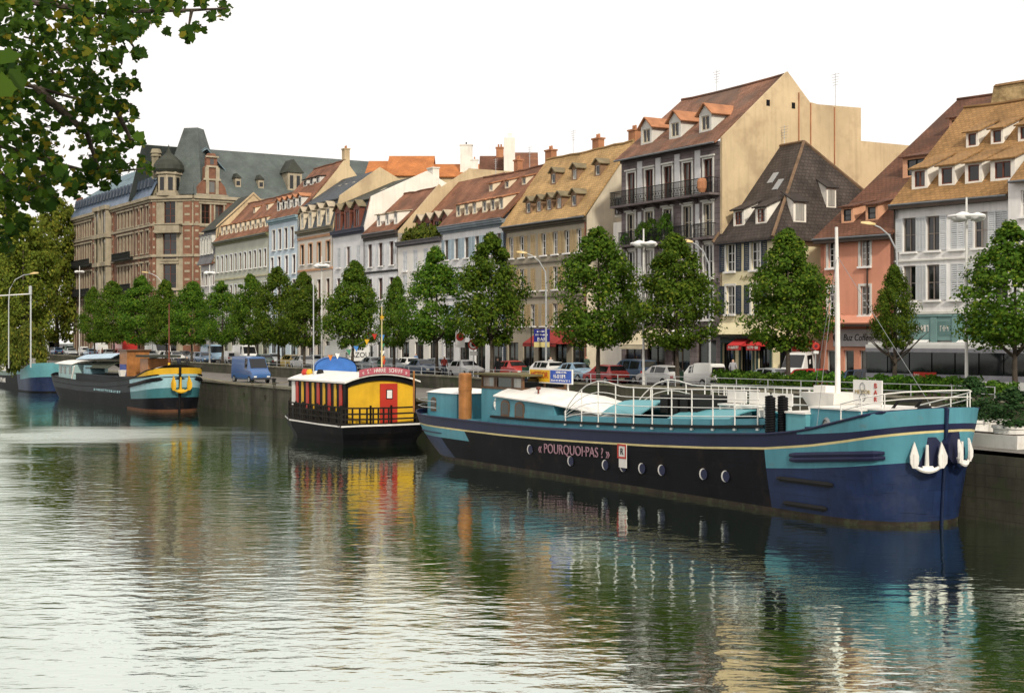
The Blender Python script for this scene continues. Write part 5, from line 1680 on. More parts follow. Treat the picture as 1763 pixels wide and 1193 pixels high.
ORANGE = M('orange_plastic', (.7, .16, .02), .5, .1)


def interp(x, pts):
    return float(np.interp(x, [p[0] for p in pts], [p[1] for p in pts]))


STAT = [0, .15, .4, .8, 1.3, 2, 2.8, 3.7, 4.8, 6.4, 8, 10, 12, 14, 16, 18, 20, 22, 24, 26, 28, 30, 31.6, 32.6, 33.4, 34.2, 35, 35.8, 36.5, 37.1, 37.5, 37.8, 37.95, 38.0]


class Hull:
    def __init__(s, L=38.0, B=2.5, stripe=None, bow=4.0, stern=5.0, over=3.0, bowtop=1.5):
        s.bowtop = bowtop
        s.L, s.B, s.stripe, s.bow, s.stern, s.over = L, B, stripe, bow, stern, over

    def rowz(s, x):
        zs = interp(x, s.stripe); k = sm(32.5, 37.5, x)
        top1 = .52 * (1 - k) + .30 * k; top2 = .58 * (1 - k) + .86 * k
        k2 = sm(2.5, .5, x)
        return [-.7, 0.0, .17, .17 + (zs * .7 - .17) * .55, zs * .7, zs, zs + .085, zs + top1, zs + top2 + .1 * k2]

    def pt(s, x, z, side=-1, off=0.0):
        """point on the hull skin: x along, z up"""
        zt = interp(x, s.stripe) + .6
        f = max(0.0, min(1.0, z / zt))
        xs = s.over * (1 - f) ** 1.6
        xe = s.L + .25 * f - .1
        u = x / 38.0
        X = xs + (xe - xs) * u
        sb = (1 - u) * 38.0
        yb = (1 - (1 - min(sb / (s.bow * (1 - f) + s.bowtop * f), 1)) ** 2.2) ** (.46 - .08 * f)
        ya = (1 - (1 - min(x / s.stern, 1)) ** 2.2) ** .5
        y = s.B * min(yb, 1) * min(ya, 1) * (.93 + .07 * f) + off
        return Vector((X, side * y, z))

    def build(s, root, mats, mf, deck):
        m = MB()
        for side in (-1, 1):
            secs = [[s.pt(x, z, side) for z in s.rowz(x)] for x in STAT]
            m.loft(secs, cap=False, mats=lambda k, q: mf(q, (STAT[k] + STAT[k + 1]) / 2))
        h = m.build('hull', mats, root, smooth=True, uv=True)
        d = MB()
        for x0, x1 in zip(STAT[:-1], STAT[1:]):
            q = []
            for x in (x0, x1):
                z = s.rowz(x)[7] - .1 - .25 * sm(33, 37, x)
                a = s.pt(x, z, -1); b_ = s.pt(x, z, 1); q.append((a, b_))
            d.quad(q[0][0], q[1][0], q[1][1], q[0][1])
        d.build('deck', deck, root)
        return h

    def strip(s, m, x0, x1, zf, r, side=-1, n=14, mi=0):
        pts = []
        for i in range(n + 1):
            x = x0 + (x1 - x0) * i / n
            pts.append(s.pt(x, zf(x), side, .01))
        m.tube(pts, [r * (.6 if i in (0, n) else 1) for i in range(n + 1)], 6, mi)


def porthole(root, h, x, z, r=.23, side=-1, ring=None):
    p = h.pt(x, z, side, .0)
    n = 18
    m = MB(); m.prism([(r * math.cos(2 * math.pi * k / n), -.03, r * math.sin(2 * math.pi * k / n)) for k in range(n)], (0, .06, 0))
    o = m.build('porthole', ring or BOATW, root, loc=p)      # pale disc; glass shifted forward leaves a crescent shaped as the rim's lit side
    m = MB(); m.prism([(.085 + r * .86 * math.cos(2 * math.pi * k / n), -.05, r * .93 * math.sin(2 * math.pi * k / n)) for k in range(n)], (0, .018, 0))
    m.build('glass', NAVY, o)
    return o


def cambered(m, x0, x1, w, z, rise, th=.06, n=8, w1=None, z1=None, rise1=None, mi=0):
    """cambered roof between x0 and x1, half width w"""
    secs = []
    for (x, ww, zz, rr) in ((x0, w, z, rise), (x1, w1 or w, z1 if z1 is not None else z, rise1 if rise1 is not None else rise)):
        top = [(x, -ww + 2 * ww * k / n, zz + rr * (1 - (2 * k / n - 1) ** 2)) for k in range(n + 1)]
        bot = [(x, p[1], p[2] - th) for p in reversed(top)]
        secs.append(top + bot)
    m.loft(secs, mi, closed=True)


# ---- main barge
BD = Vector((.52, -.854)).normalized()
stern = Vector((15.2, 48.2)) - BD * 38.0
root = thing('barge', 'long teal, navy and black barge with white anchors moored in front', 'boat', (stern.x, stern.y, 0), math.atan2(BD.y, BD.x))
STRIPE = [(0, 1.78), (4, 1.7), (8, 1.67), (12, 1.67), (16, 1.72), (20, 1.83), (24, 1.96), (28, 2.14), (31.6, 2.36), (34, 2.62), (36, 2.93), (37.2, 3.15), (38, 3.3)]
H1 = Hull(stripe=STRIPE, B=2.72, bow=3.4, bowtop=1.3)


def mf1(q, x):
    if q <= 1: return 5
    if q in (2, 3): return 3 if x > 32.0 or x < 5.6 else 2
    if q == 4: return 0 if x > 31.6 or x < 7.5 else 2
    if q == 5: return 4
    if q == 6: return 1
    return 0 if x > 33.5 else 1


H1.build(root, [TEAL, NAVY, BLKH, BLUEH, CREAMH, BOOT], mf1, TEAL)
m = MB()   # cap rail along the deck edge
for side in (-1, 1):
    H1.strip(m, 0, 38, lambda x: H1.rowz(x)[8] + .01, .05, side, 60)
m.build('cap_rail', NAVY, root)
m = MB(); m.tube([H1.pt(38, z, -1) + Vector((.05, 0, 0)) for z in (-.3, .5, 1.5, 2.5, 3.3, 4.15)], [.06, .06, .06, .06, .07, .09], 8); m.build('stem_post', BLUEH, root)
for (x0, x1, dz, mat) in ((33.0, 37.3, -.33, NAVY), (33.0, 37.3, -.47, NAVY)):
    m = MB(); H1.strip(m, x0, x1, lambda x: 2.25 + (x - 33) * .085 + (.0 if dz > -.4 else -.17), .11); m.build('rubbing_strake', mat, root)
for (x0, x1, z) in ((32.2, 35.2, 1.32), (32.4, 34.8, .42)):
    m = MB(); H1.strip(m, x0, x1, lambda x: z, .11); m.build('rubbing_strake', STEELB, root)
m = MB(); H1.strip(m, .8, 5.2, lambda x: 1.42, .035); m.build('rubbing_strake', NAVY, root)
for (x, z) in ((14.17, 1.17), (17.54, .88), (20.45, .92), (21.88, .96), (23.31, .99), (24.76, 1.03), (27.63, 1.10), (29.05, 1.13)):
    porthole(root, H1, x, z)
PINKL = M('faded_pink_lettering', (.34, .2, .24), .7, .15)
yy = H1.pt(18, 1.4, -1).y - .02
text('lettering', '« POURQUOI·PAS ? »', .66, PINKL, root, (18.55, yy, 1.36), (R(90), R(-1.5), 0), sx=.97)
m = MB(); m.box(22.3, 22.85, yy - .06, yy - .02, .92, 1.95); sg = m.build('sign_plate', BOATW, root)
m = MB()
for b_ in ((22.2, 22.85, 1.87, 1.95), (22.2, 22.85, 1.32, 1.40), (22.2, 22.28, 1.40, 1.87), (22.77, 22.85, 1.40, 1.87)):
    m.box(b_[0], b_[1], yy - .075, yy - .061, b_[2], b_[3])
m.build('sign_border', REDP, sg)
text('lettering', 'R', .4, BLACK, sg, (22.53, yy - .07, 1.62), (R(90), 0, 0))
# stern cabin
def rounded_house(root, name, x0, x1, hw, z0, z1, mat, r=.8, end='stern', n=6):
    pts = []
    if end == 'stern':
        for k in range(n + 1):
            a = math.pi / 2 * k / n; pts.append((x0 + r - r * math.sin(a) * 1.0, -hw + r - r * math.cos(a)))
        pts = pts[::1]
        left = [(x1, -hw)] + pts
        right = [(p[0], -p[1]) for p in reversed(left)]
        poly = left + right
    elif end == 'bow':
        for k in range(n + 1):
            a = math.pi / 2 * k / n; pts.append((x1 - r + r * math.sin(a), -hw + r - r * math.cos(a)))
        left = [(x0, -hw)] + pts
        right = [(p[0], -p[1]) for p in reversed(left)]
        poly = left + right
    else:
        poly = [(x0, -hw), (x1, -hw), (x1, hw), (x0, hw)]
    m = MB(); m.prism([(p[0], p[1], z0) for p in poly], (0, 0, z1 - z0))
    o = m.build(name, mat, root)
    return o, poly


o, poly = rounded_house(root, 'stern_cabin', 1.0, 5.3, 1.45, 2.1, 3.5, TEAL, 1.1)
m = MB(); c_ = (3.2, 0, 3.78)
pl = [((p[0] - 3.2) * 1.04 + 3.2, p[1] * 1.05, 3.505) for p in poly]
for i in range(len(pl)):
    a, b_ = pl[i], pl[(i + 1) % len(pl)]
    m.poly([a, b_, ((b_[0] - 3.2) * .6 + 3.2, b_[1] * .55, 3.72), ((a[0] - 3.2) * .6 + 3.2, a[1] * .55, 3.72)])
m.poly([((p[0] - 3.2) * .6 + 3.2, p[1] * .55, 3.72) for p in pl])
m.build('cabin_roof', BOATW, o)


def arch_window(par, x, y, z, w, h, frame=WOODB):
    m = MB(); n = 8
    def outline(k, dy): return [(x - w / 2 * k, dy, z - h / 2 * k), (x + w / 2 * k, dy, z - h / 2 * k)] + [(x + w / 2 * k * math.cos(math.pi * i / n), dy, z + h * .2 * k + h * .3 * k * math.sin(math.pi * i / n)) for i in range(n + 1)]
    m.prism(outline(1, y), (0, -.04, 0)); o = m.build('window', frame, par)
    m = MB(); m.poly(outline(.74, y - .046)); m.build('window_glass', PANE, par)


arch_window(o, 2.6, -1.45, 2.85, .6, .8)
# funnel-like wooden casing, wheelhouse
m = MB(); m.lathe([(.36, 2.2), (.36, 3.75), (.38, 3.76), (.38, 3.84), (.36, 3.85), (.35, 4.62), (.3, 4.7)], 18, (6.5, -1.6)); m.build('wooden_casing', WOODO, root, smooth=False)
WX0, WX1, WY0, WY1 = 7.4, 11.6, -1.1, 1.6
m = MB(); m.box(WX0, WX1, WY0, WY1, 2.1, 3.95); wh = m.build('wheelhouse', TEAL, root)
m = MB()
for (x, y) in ((WX0, WY0), (WX0 + 1.3, WY0), (WX0 + 1.5, WY0), (WX1 - 1.1, WY0), (WX1 - .12, WY0), (WX0, WY1 - .12), (WX1 - .12, WY1 - .12), (WX1 - .12, .2), (WX0, .2)):
    m.box(x, x + .14, y, y + .12, 3.955, 4.62)
m.box(WX0 - .03, WX1 + .03, WY0 - .03, WY1 + .03, 3.9, 4.02); m.box(WX0, WX1, WY0 + .002, WY0 + .12, 4.5, 4.62); m.build('wheelhouse_frame', WOODB, wh)
m = MB(); m.box(WX0 - .35, WX1 + .35, WY0 - .3, WY1 + .3, 4.62, 4.72); m.build('wheelhouse_roof', M('olive_canvas', (.12, .1, .04), .7), wh)
for (x0, x1) in ((WX0 + .14, WX0 + 1.3), (WX0 + 1.64, WX1 - 1.1), (WX1 - .96, WX1 - .12)):
    m = MB(); m.box(x0, x1, WY0 + .05, WY0 + .06, 4.03, 4.5); m.build('pane', PANE_LIGHT, wh)
m = MB(); m.box(WX1 - .06, WX1 - .05, WY0 + .13, WY1 - .13, 4.03, 4.5); m.build('pane', PANE, wh)
# cabin with two arched windows and white roof
m = MB(); m.prism([(10.35, -1.95, 2.1), (15.9, -1.95, 2.1), (15.9, -1.95, 3.38), (10.35, -1.95, 3.6)], (0, 3.9, 0)); cb = m.build('cabin', TEAL, root)
m = MB(); cambered(m, 10.25, 16.0, 2.05, 3.63, .5, z1=3.41, rise1=.42); cambered(m, 16.0, 19.4, 2.0, 3.40, .42, w1=1.7, z1=3.1, rise1=.25); m.build('cabin_roof', BOATW, cb)
arch_window(cb, 11.35, -1.955, 3.02, .85, .85); arch_window(cb, 12.75, -1.955, 2.98, .9, .85)
m = MB(); m.tube([(13.3, -1.2, 3.75), (13.3, -1.2, 4.0)], .05); m.lathe([(.1, 4.0), (.13, 4.08), (.1, 4.16)], 10, (13.3, -1.2)); m.build('vent', REDBR, cb)
# coaming of the hold, with the dark line under its edge
m = MB()
xs_ = [10, 13, 16, 19, 22, 25, 28, 31]
for side in (-1, 1):
    lo_ = [(x, side * 1.98, H1.rowz(x)[7] - .12) for x in xs_]; hi_ = [(x, side * 1.98, interp(x, STRIPE) + 1.16) for x in xs_]; inn = [(x, side * 1.7, p[2]) for x, p in zip(xs_, hi_)]
    m.loft([[a, b_, c_] for a, b_, c_ in zip(lo_, hi_, inn)], cap=False)
m.quad((31, -1.98, 2.6), (31, 1.98, 2.6), (31, 1.98, interp(31, STRIPE) + 1.16), (31, -1.98, interp(31, STRIPE) + 1.16))
co = m.build('hold_coaming', TEAL, root)
m = MB()
for side in (-1, 1):
    m.loft([[(x, side * (1.985), interp(x, STRIPE) + .78), (x, side * 2.1, interp(x, STRIPE) + .80), (x, side * 2.1, interp(x, STRIPE) + .9), (x, side * 1.985, interp(x, STRIPE) + .92)] for x in xs_], cap=False)
m.build('coaming_ledge', STEELB, co)
for (x0, x1, zo, rise, mat, nm) in ((16.6, 21.6, 1.12, .42, BOATW, 'hatch_cover'), (19.6, 22.6, 1.35, .55, TEAL_L, 'hatch_cover'), (24.3, 28.4, 1.1, .42, TEAL_L, 'hatch_cover')):
    m = MB(); cambered(m, x0, x1, 1.75, interp(x0, STRIPE) + zo, rise, z1=interp(x1, STRIPE) + zo); m.build(nm, mat, root)
# deck furniture: dark folded tables and pale benches behind the rail
m = MB()
for x in (22.9, 23.6, 24.3, 25.0):
    m.box(x, x + .5, -.9, .9, 3.3, 4.1)
m.build('folded_tables', IRON, root)
for i, x in enumerate((26.0, 27.4, 28.8)):
    m = MB(); m.box(x, x + 1.2, -.2, .3, 3.75, 3.82); m.box(x, x + 1.2, .34, .4, 3.85, 4.35)
    for q in (x + .05, x + 1.07):
        m.box(q, q + .08, -.15, .38, 3.35, 3.748)
    m.build('bench', BOATW, root)
# white railing with its swept start
m = MB()
RT = [(16.9, 3.05), (17.6, 3.75), (18.6, 4.35), (19.6, 4.62), (20.4, 4.62), (21.6, 4.42), (23, 4.42), (26, 4.46), (30.7, 4.56)]
rb = lambda x: interp(x, STRIPE) + 1.0
rl = MB()
for side in (-1, 1):
    for f in (1.0, .72, .46, .2):
        pts = [(x, side * 2.02, rb(x) + (interp(x, RT) - rb(x)) * f) for x in np.arange(16.9, 30.75, .46)]
        rl.tube(pts, .028 if f == 1 else .02, 5)
ra = rl.build('railing', BOATW, root)
for side in (-1, 1):
    for i in range(11):
        x = 17.0 + i * 1.36
        q = MB(); q.tube([(x, side * 2.02, rb(x) - .28), (x, side * 2.02, interp(x, RT))], .03, 6); q.box(x - .07, x + .07, side * 2.02 - .05, side * 2.02 + .05, rb(x) - .3, rb(x) - .2); q.build('railing_post', BOATW, ra)
q = MB()
for x in np.arange(23.4, 30.6, .52):
    q.tube([(x, 1.6, 3.2), (x, 1.6, 4.5)], .018, 5)
for z in (3.5, 3.85, 4.2, 4.5):
    q.tube([(23.4, 1.6, z), (30.6, 1.6, z)], .02, 5)
q.build('inner_fence', BOATW, ra)
# coils of black rope fenders hanging at the break of the deck
for y in (-2.05, -1.72):
    m = MB()
    pts = []
    for k in range(0, 16 * 9):
        a = 2 * math.pi * k / 9
        pts.append((31.35 + (.35 if y > -2 else 0) + .17 * math.cos(a), y + .17 * math.sin(a), 2.85 + k * .0105))
    m.tube(pts, .05, 5); m.tube([(31.35 + (.35 if y > -2 else 0), y, 2.7), (31.35 + (.35 if y > -2 else 0), y, 4.4)], .1, 8)
    m.build('rope_fender', BLACK, root)
# fore cabin in three steps; deeper teal paints the shade of the set-back middle
for nm, x0, x1, hw, z0, z1, mat in (('fore_cabin', 31.9, 33.2, 1.95, 2.6, 3.75, TEAL_L), ('fore_cabin', 33.2, 35.7, 1.72, 2.6, 3.98, TEAL), ('fore_cabin', 35.7, 37.0, 1.35, 2.7, 4.02, TEAL_L)):
    o, poly = rounded_house(root, nm, x0, x1, hw, z0, z1, mat, .35 if x0 < 35 else .7, 'stern' if x0 < 33 else ('bow' if x0 > 35 else None))
    m = MB(); m.prism([((p[0] - (x0 + x1) / 2) * 1.05 + (x0 + x1) / 2, p[1] * 1.03, z1 + .002) for p in poly], (0, 0, .06)); m.build('cabin_roof', BOATW, o)
    if 33 < x0 < 35:
        for x in (34.05, 34.9):
            m = MB(); n = 14
            for k in range(n):
                a0, a1 = 2 * math.pi * k / n, 2 * math.pi * (k + 1) / n
                m.quad(*[(x + .22 * q * math.cos(a), -1.722 - d, 3.38 + .3 * q * math.sin(a)) for q, d, a in ((1, .0, a0), (1, .0, a1), (.72, .07, a1), (.72, .07, a0))])
            m.build('oval_porthole', GREY, o)
            m = MB(); m.poly([(x + .16 * math.cos(2 * math.pi * k / n), -1.74, 3.38 + .22 * math.sin(2 * math.pi * k / n)) for k in range(n)]); m.build('porthole_glass', PANE_LIGHT, o)
for (x, y) in ((33.5, -2.05), (33.85, -2.05)):
    m = MB(); m.lathe([(.12, 2.75), (.12, 3.2), (.18, 3.22), (.18, 3.3)], 10, (x, y)); m.build('bollard', NAVY, root)
m = MB(); m.tube([(32.8, .1, 3.9), (32.78, .1, 7.5), (32.72, .1, 10.9)], [.11, .095, .06], 10); mast = m.build('mast', BOATW, root)
m = MB()
for e in ((37.6, -.2, 4.3), (29.6, 1.9, 4.2), (33.9, -2.1, 3.1)):
    m.tube([(32.75, .1, 9.8), e], .012, 4)
m.build('mast_stay', GREY, mast)
m = MB(); m.loft([[(31.75, -.35, 3.85), (33.0, -.35, 3.85), (33.0, .75, 3.85), (31.75, .75, 3.85)], [(31.4, -.6, 4.5), (33.3, -.6, 4.5), (33.3, 1.0, 4.5), (31.4, 1.0, 4.5)]], closed=True); m.box(32.1, 32.75, -.5, 0, 4.51, 4.78); m.build('white_tub', BOATW, root)
# sign board on the fore cabin: facing the water
m = MB(); m.box(34.75, 36.15, -1.06, -1.0, 4.2, 5.08); m.box(34.8, 34.86, -1.0, -.94, 3.9, 4.2); m.box(36.05, 36.11, -1.0, -.94, 3.9, 4.2); sg = m.build('sign_board', BOATW, root)
text('lettering', 'METEOR', .2, M('faint_gold', (.45, .36, .2), .7), sg, (35.22, -1.07, 4.64), (R(90), 0, 0))
m = MB()
for (zc, rx, rz_) in ((4.82, .12, .16), (4.45, .14, .14)):
    pts = [(35.22 + rx * math.cos(a), -1.075, zc + rz_ * math.sin(a)) for a in np.linspace(0, 2 * math.pi, 15)]
    m.tube(pts, .014, 4)
m.build('emblem', GREY, sg)
for i, ch in enumerate('BAR'):
    text('lettering', ch, .26, REDP, sg, (35.86, -1.07, 4.88 - i * .25), (R(90), 0, 0))
# bow rail and anchors
m = MB()
for dz, r in ((.62, .026), (.38, .02)):
    pts = [H1.pt(x, H1.rowz(x)[8], -1) + Vector((-.15, .2, dz)) for x in (35.6, 36.3, 36.9, 37.4, 37.75)] + [Vector((37.95, 0, H1.rowz(38)[8] + dz - .02))] + [H1.pt(x, H1.rowz(x)[8], 1) + Vector((-.15, -.2, dz)) for x in (37.75, 37.4, 36.9, 36.3, 35.6, 34.6)]
    m.tube(pts, r, 5)
for x, s in ((35.6, -1), (36.6, -1), (37.4, -1), (37.7, 1), (37.0, 1), (36.2, 1), (35.2, 1), (34.6, 1)):
    p = H1.pt(x, H1.rowz(x)[8], s) + Vector((-.15, -.2 * s, 0)); m.tube([p, p + Vector((0, 0, .62))], .025, 5)
m.build('bow_rail', BOATW, root)
m = MB(); m.tube([(36.2, -.6, 4.0), (36.5, -.6, 4.35), (36.5, .6, 4.35), (36.2, .6, 4.0)], .07, 6); m.lathe([(.25, 3.7), (.3, 4.05), (.2, 4.2)], 10, (37.2, 0)); m.build('windlass', STEELB, root)


def anchor(root, loc, rz, mat, s=1.0, name='anchor'):
    m = MB()
    m.tube([(0, 0, .12), (0, -.03, 1.05)], [.1, .06], 8)
    arc = [(.62 * math.sin(a), -.05 - .1 * math.cos(a), .42 - .42 * math.cos(a)) for a in np.linspace(-1.45, 1.45, 13)]
    m.tube(arc, [.05 + .06 * (1 - abs(i - 6) / 6) for i in range(13)], 7)
    for sd in (-1, 1):      # broad leaf-shaped flukes, hollowed along the middle
        b_ = Vector((sd * .58, -.1, .2))
        ol = [(-.1, -.1), (.06, -.08), (.17, .12), (.18, .42), (.08, .72), (-.02, .98), (-.1, .7), (-.17, .4), (-.16, .1)]
        m.prism([b_ + Vector((sd * x * 1.05, -.1 * abs(x) / .18 + .05, z)) for x, z in ol], (0, -.09, 0))
        m.tube([b_ + Vector((0, -.06, -.08)), b_ + Vector((0, -.09, .5))], [.06, .02], 6)
    m.tube([(-.22, -.08, .1), (.22, -.08, .1)], .1, 8)
    o = m.build(name, mat, root, loc=loc, rz=rz); o.scale = (s, s, s)
    return o


for (loc_, rz_, s) in (((38.12, -.95, 2.0), R(62), .86), ((38.25, .62, 2.15), R(108), .78)):
    p = Vector(loc_); n_ = Vector((math.sin(rz_), -math.cos(rz_), 0))
    m = MB(); c_ = p + Vector((0, 0, .6)) - n_ * .12
    t_ = Vector((math.cos(rz_), math.sin(rz_), 0))
    pts = [c_ + t_ * (.72 * a) + Vector((0, 0, .55 * b_)) for a, b_ in ((-.55, 1), (.55, 1), (1, .3), (1, -.5), (.5, -1), (-.5, -1), (-1, -.5), (-1, .3))]
    m.prism(pts, -n_ * .6); m.build('hawse_plate', NAVY, root)
    anchor(root, p + n_ * .05, rz_, BOATW, s)
# aft details: life ring, railing at the stern, mooring post
m = MB()
for dz in (.35, .7):
    pts = [H1.pt(x, 2.4, -1, -.12) + Vector((0, 0, dz)) for x in (5, 3, 1.4, .6, .2)] + [H1.pt(x, 2.4, 1, -.12) + Vector((0, 0, dz)) for x in (.2, .6, 1.4, 3)]
    m.tube(pts, .022, 5)
m.build('stern_rail', GALV, root)
m = MB(); m.tube([(1.0, -1.9, 2.3), (1.0, -1.9, 4.7)], .06, 6); m.build('mooring_pole', WOODO, root)
m = MB(); m.tube([(9.2 + .3 * math.cos(a), -1.16, 3.1 + .3 * math.sin(a)) for a in np.linspace(0, 2 * math.pi, 17)], .06, 6); m.build('life_ring', BOATW, root)
# advertising board above the wheelhouse
bo = thing('advertising_board', 'yellow and blue advertising board standing above the barge cabin roof', 'sign', (stern.x, stern.y, 0), math.atan2(BD.y, BD.x))
m = MB(); m.box(10.6, 14.65, -.06, 0, 4.28, 5.02); m.box(11.0, 11.08, -.0, .06, 3.7, 4.3); m.box(14.1, 14.18, 0, .06, 3.7, 4.3); pb_ = m.build('board', BOATW, bo)
m = MB(); m.box(10.68, 12.6, -.07, -.061, 4.34, 4.96); m.build('yellow_field', YEL, bo)
m = MB(); m.box(12.64, 14.58, -.07, -.061, 4.34, 4.96); m.build('blue_field', M('sign_blue', (.03, .09, .42), .5), bo)
text('lettering', 'METEOR', .46, M('sign_orange_red', (.4, .04, .01), .5), bo, (11.64, -.075, 4.68), (R(90), 0, 0), sx=.92)
scribble(bo, 1.0, .1, BOATW, (13.2, -.075, 4.82), 7); scribble(bo, 1.15, .2, BOATW, (12.95, -.075, 4.56), 6); scribble(bo, 1.75, .1, BOATW, (12.74, -.075, 4.40), 12)

# ---- black barge with yellow bow
B3S = Vector((-29.8, 122.3)); B3D = Vector((.541, -.841)).normalized(); st3 = B3S - B3D * 38.0
root = thing('barge', 'black barge with yellow and light blue striped bow beyond the houseboat', 'boat', (st3.x, st3.y, 0), math.atan2(B3D.y, B3D.x))
STRIPE3 = [(0, 2.0), (5, 1.75), (14, 1.6), (24, 1.75), (30, 2.1), (34, 2.5), (36.5, 2.8), (38, 3.05)]
H3 = Hull(stripe=STRIPE3, B=2.6, bow=3.0, bowtop=1.8)


def mf3(q, x):
    bow_ = x > 31.0
    if q == 0: return 4
    if q == 1: return 5 if x > 30 else 0
    if q == 2: return 0
    if q == 3: return 6 if bow_ else 0
    if q == 4: return (1 if x > 32 else 0) if bow_ else 3
    if q == 5: return 0
    if q == 6: return 1 if bow_ else 3
    return 2 if bow_ else 3


H3.build(root, [BLKH, LBLUE, YEL, DGREY, BOOT, M('red_boot', (.11, .045, .022), .8, .3), M('deep_teal_band', (.04, .15, .17), .5, .15)], mf3, DGREY)
m = MB()
for side in (-1, 1):
    H3.strip(m, 0, 38, lambda x: H3.rowz(x)[8] + .01, .06, side, 50); H3.strip(m, 31, 38, lambda x: H3.rowz(x)[7], .07, side, 14); H3.strip(m, 31, 38, lambda x: H3.rowz(x)[5] - .1, .16, side, 14)
m.build('cap_rail', BLACK, root)
m = MB(); m.tube([H3.pt(38, z, -1) + Vector((.06, 0, 0)) for z in (-.3, 1, 2, 3, 3.95)], .12, 8); m.build('stem_post', BLACK, root)
p = H3.pt(37.9, 2.3, -1, .1); anchor(root, (38.35, .0, 1.75), R(90), YEL, 1.25)
m = MB(); secs_ = []
for x in (32.5, 34.5, 36.3, 37.4):
    w_ = abs(H3.pt(x, 3, -1).y) - .15; z = H3.rowz(x)[8] + .05
    secs_.append([(x, -w_ + 2 * w_ * k / 6, z + .35 * (1 - (k / 3 - 1) ** 2)) for k in range(7)])
m.loft(secs_, cap=False); m.build('fore_deck', BOATW, root)
m = MB(); m.tube([(35.2, 0, 3.4), (35.2, 0, 9.7)], [.08, .045], 7); ms = m.build('mast', REDBR, root)
m = MB(); m.tube([(35.2, 0, 3.3), (35.2, 0, 4.3)], .11, 8); m.build('mast_foot', YEL, ms)
o, poly = rounded_house(root, 'aft_cabin', 3.2, 9.6, 1.9, 1.9, 3.75, M('pale_green_cabin', (.34, .5, .5), .5, .12), 1.0)
m = MB(); cambered(m, 3.0, 9.8, 2.05, 3.76, .35); m.build('cabin_roof', BOATW, o)
for x in (4.6, 6.2, 8.4):
    m = MB(); m.box(x, x + .9, -1.93, -1.9, 2.7, 3.5); m.build('cabin_window', PANE, o)
m = MB(); m.box(11, 30, -1.9, 1.9, 1.9, 2.75); m.box(10.8, 30.2, -2.0, 2.0, 2.75, 2.85); m.build('hold_coaming', DGREY, root)
m = MB(); m.box(13.2, 15.6, -1.7, -.2, 2.86, 3.7); m.build('blue_box', M('blue_grey_box', (.2, .36, .42), .5), root)
m = MB(); cambered(m, 9.9, 22.5, 1.6, 4.3, .5, z1=4.6); m.build('canvas_awning', M('pale_blue_canvas', (.4, .52, .62), .7, .15), root)
m = MB(); cambered(m, 14.0, 22.0, 1.75, 3.5, .6, z1=3.6); m.build('dark_cover', M('dark_green_cover', (.05, .06, .04), .8), root)
m = MB(); m.box(23.4, 25.8, -1.0, 1.2, 2.86, 5.3); wh = m.build('wheelhouse', WOODO, root)
m = MB(); m.box(23.2, 26.0, -1.15, 1.35, 5.3, 5.42); m.build('wheelhouse_roof', WOODB, wh)
m = MB(); m.box(23.6, 25.6, -1.04, -1.005, 2.9, 4.0); m.build('blue_panel', M('deep_blue_panel', (.03, .06, .3), .5), wh)
m = MB(); m.box(28.6, 31.0, -.6, 1.6, 2.9, 4.6); m.build('deck_house', WOODO, root)
m = MB(); m.box(28.2, 33.2, -.9, 1.8, 4.75, 4.95); m.build('flat_awning', M('black_green_canvas', (.03, .035, .025), .8), root)
m = MB(); m.loft([[(27.0, -2.1, 2.9), (27.5, -2.1, 2.9), (27.5, -1.7, 2.9), (27.0, -1.7, 2.9)], [(26.9, -2.2, 3.5), (27.6, -2.2, 3.5), (27.6, -1.6, 3.5), (26.9, -1.6, 3.5)]], closed=True); m.build('white_bucket', BOATW, root)
m = MB(); m.tube([(11.6, -2.5, 2.2), (12.3, -2.4, 3.6)], .09, 6); m.build('leaning_oar', BOATW, root)
scribble(root, 9.0, .22, LBLUE, (20.0, H3.pt(24, 1.5, -1).y - .02, 1.35), 14)

# ---- far barge at the left edge
B4S = Vector((-54.9, 163.5)); st4 = B4S - B3D * 38.0
root = thing('barge', 'distant teal-bowed barge with white cabins at the left edge', 'boat', (st4.x, st4.y, 0), math.atan2(B3D.y, B3D.x))
H4 = Hull(stripe=[(0, 1.7), (12, 1.6), (26, 1.8), (33, 2.2), (38, 2.7)], B=2.5, bow=3.6)


def mf4(q, x):
    if q <= 1: return 2
    if x > 29.5: return 0 if q >= 5 else (0 if q == 4 and x > 31 else 1)
    return 3 if q >= 5 else 2


H4.build(root, [TEAL_L, BLUEH, BLKH, M('green_grey_side', (.2, .27, .25), .6, .2)], mf4, DGREY)
scribble(root, 5.0, .6, BOATW, (19.0, H4.pt(22, 1.2, -1).y - .02, .85), 9)
m = MB(); m.box(22, 27.5, -1.9, 1.9, 1.9, 4.0); c4 = m.build('cabin', BOATW, root)
m = MB(); m.box(21.8, 27.7, -2.05, 2.05, 4.0, 4.12); m.build('cabin_roof', BOATW, c4)
for i in range(4):
    m = MB(); m.box(22.5 + i * 1.25, 23.4 + i * 1.25, -1.93, -1.905, 2.8, 3.7); m.build('cabin_window', PANE, c4)
m = MB(); m.box(28.2, 35, -1.5, 1.5, 2.2, 3.0); m.build('fore_house', BOATW, root)
m = MB()
for x in np.arange(28.4, 35, .7):
    m.tube([(x, -1.4, 3.0), (x, -1.4, 4.0)], .03, 4)
m.tube([(28.4, -1.4, 4.0), (35, -1.4, 4.0)], .035, 4); m.tube([(28.4, -1.4, 3.5), (35, -1.4, 3.5)], .03, 4); m.build('railing', BOATW, root)
m = MB(); m.box(10, 19, -1.8, 1.8, 1.9, 3.3); m.build('aft_house', BOATW, root)
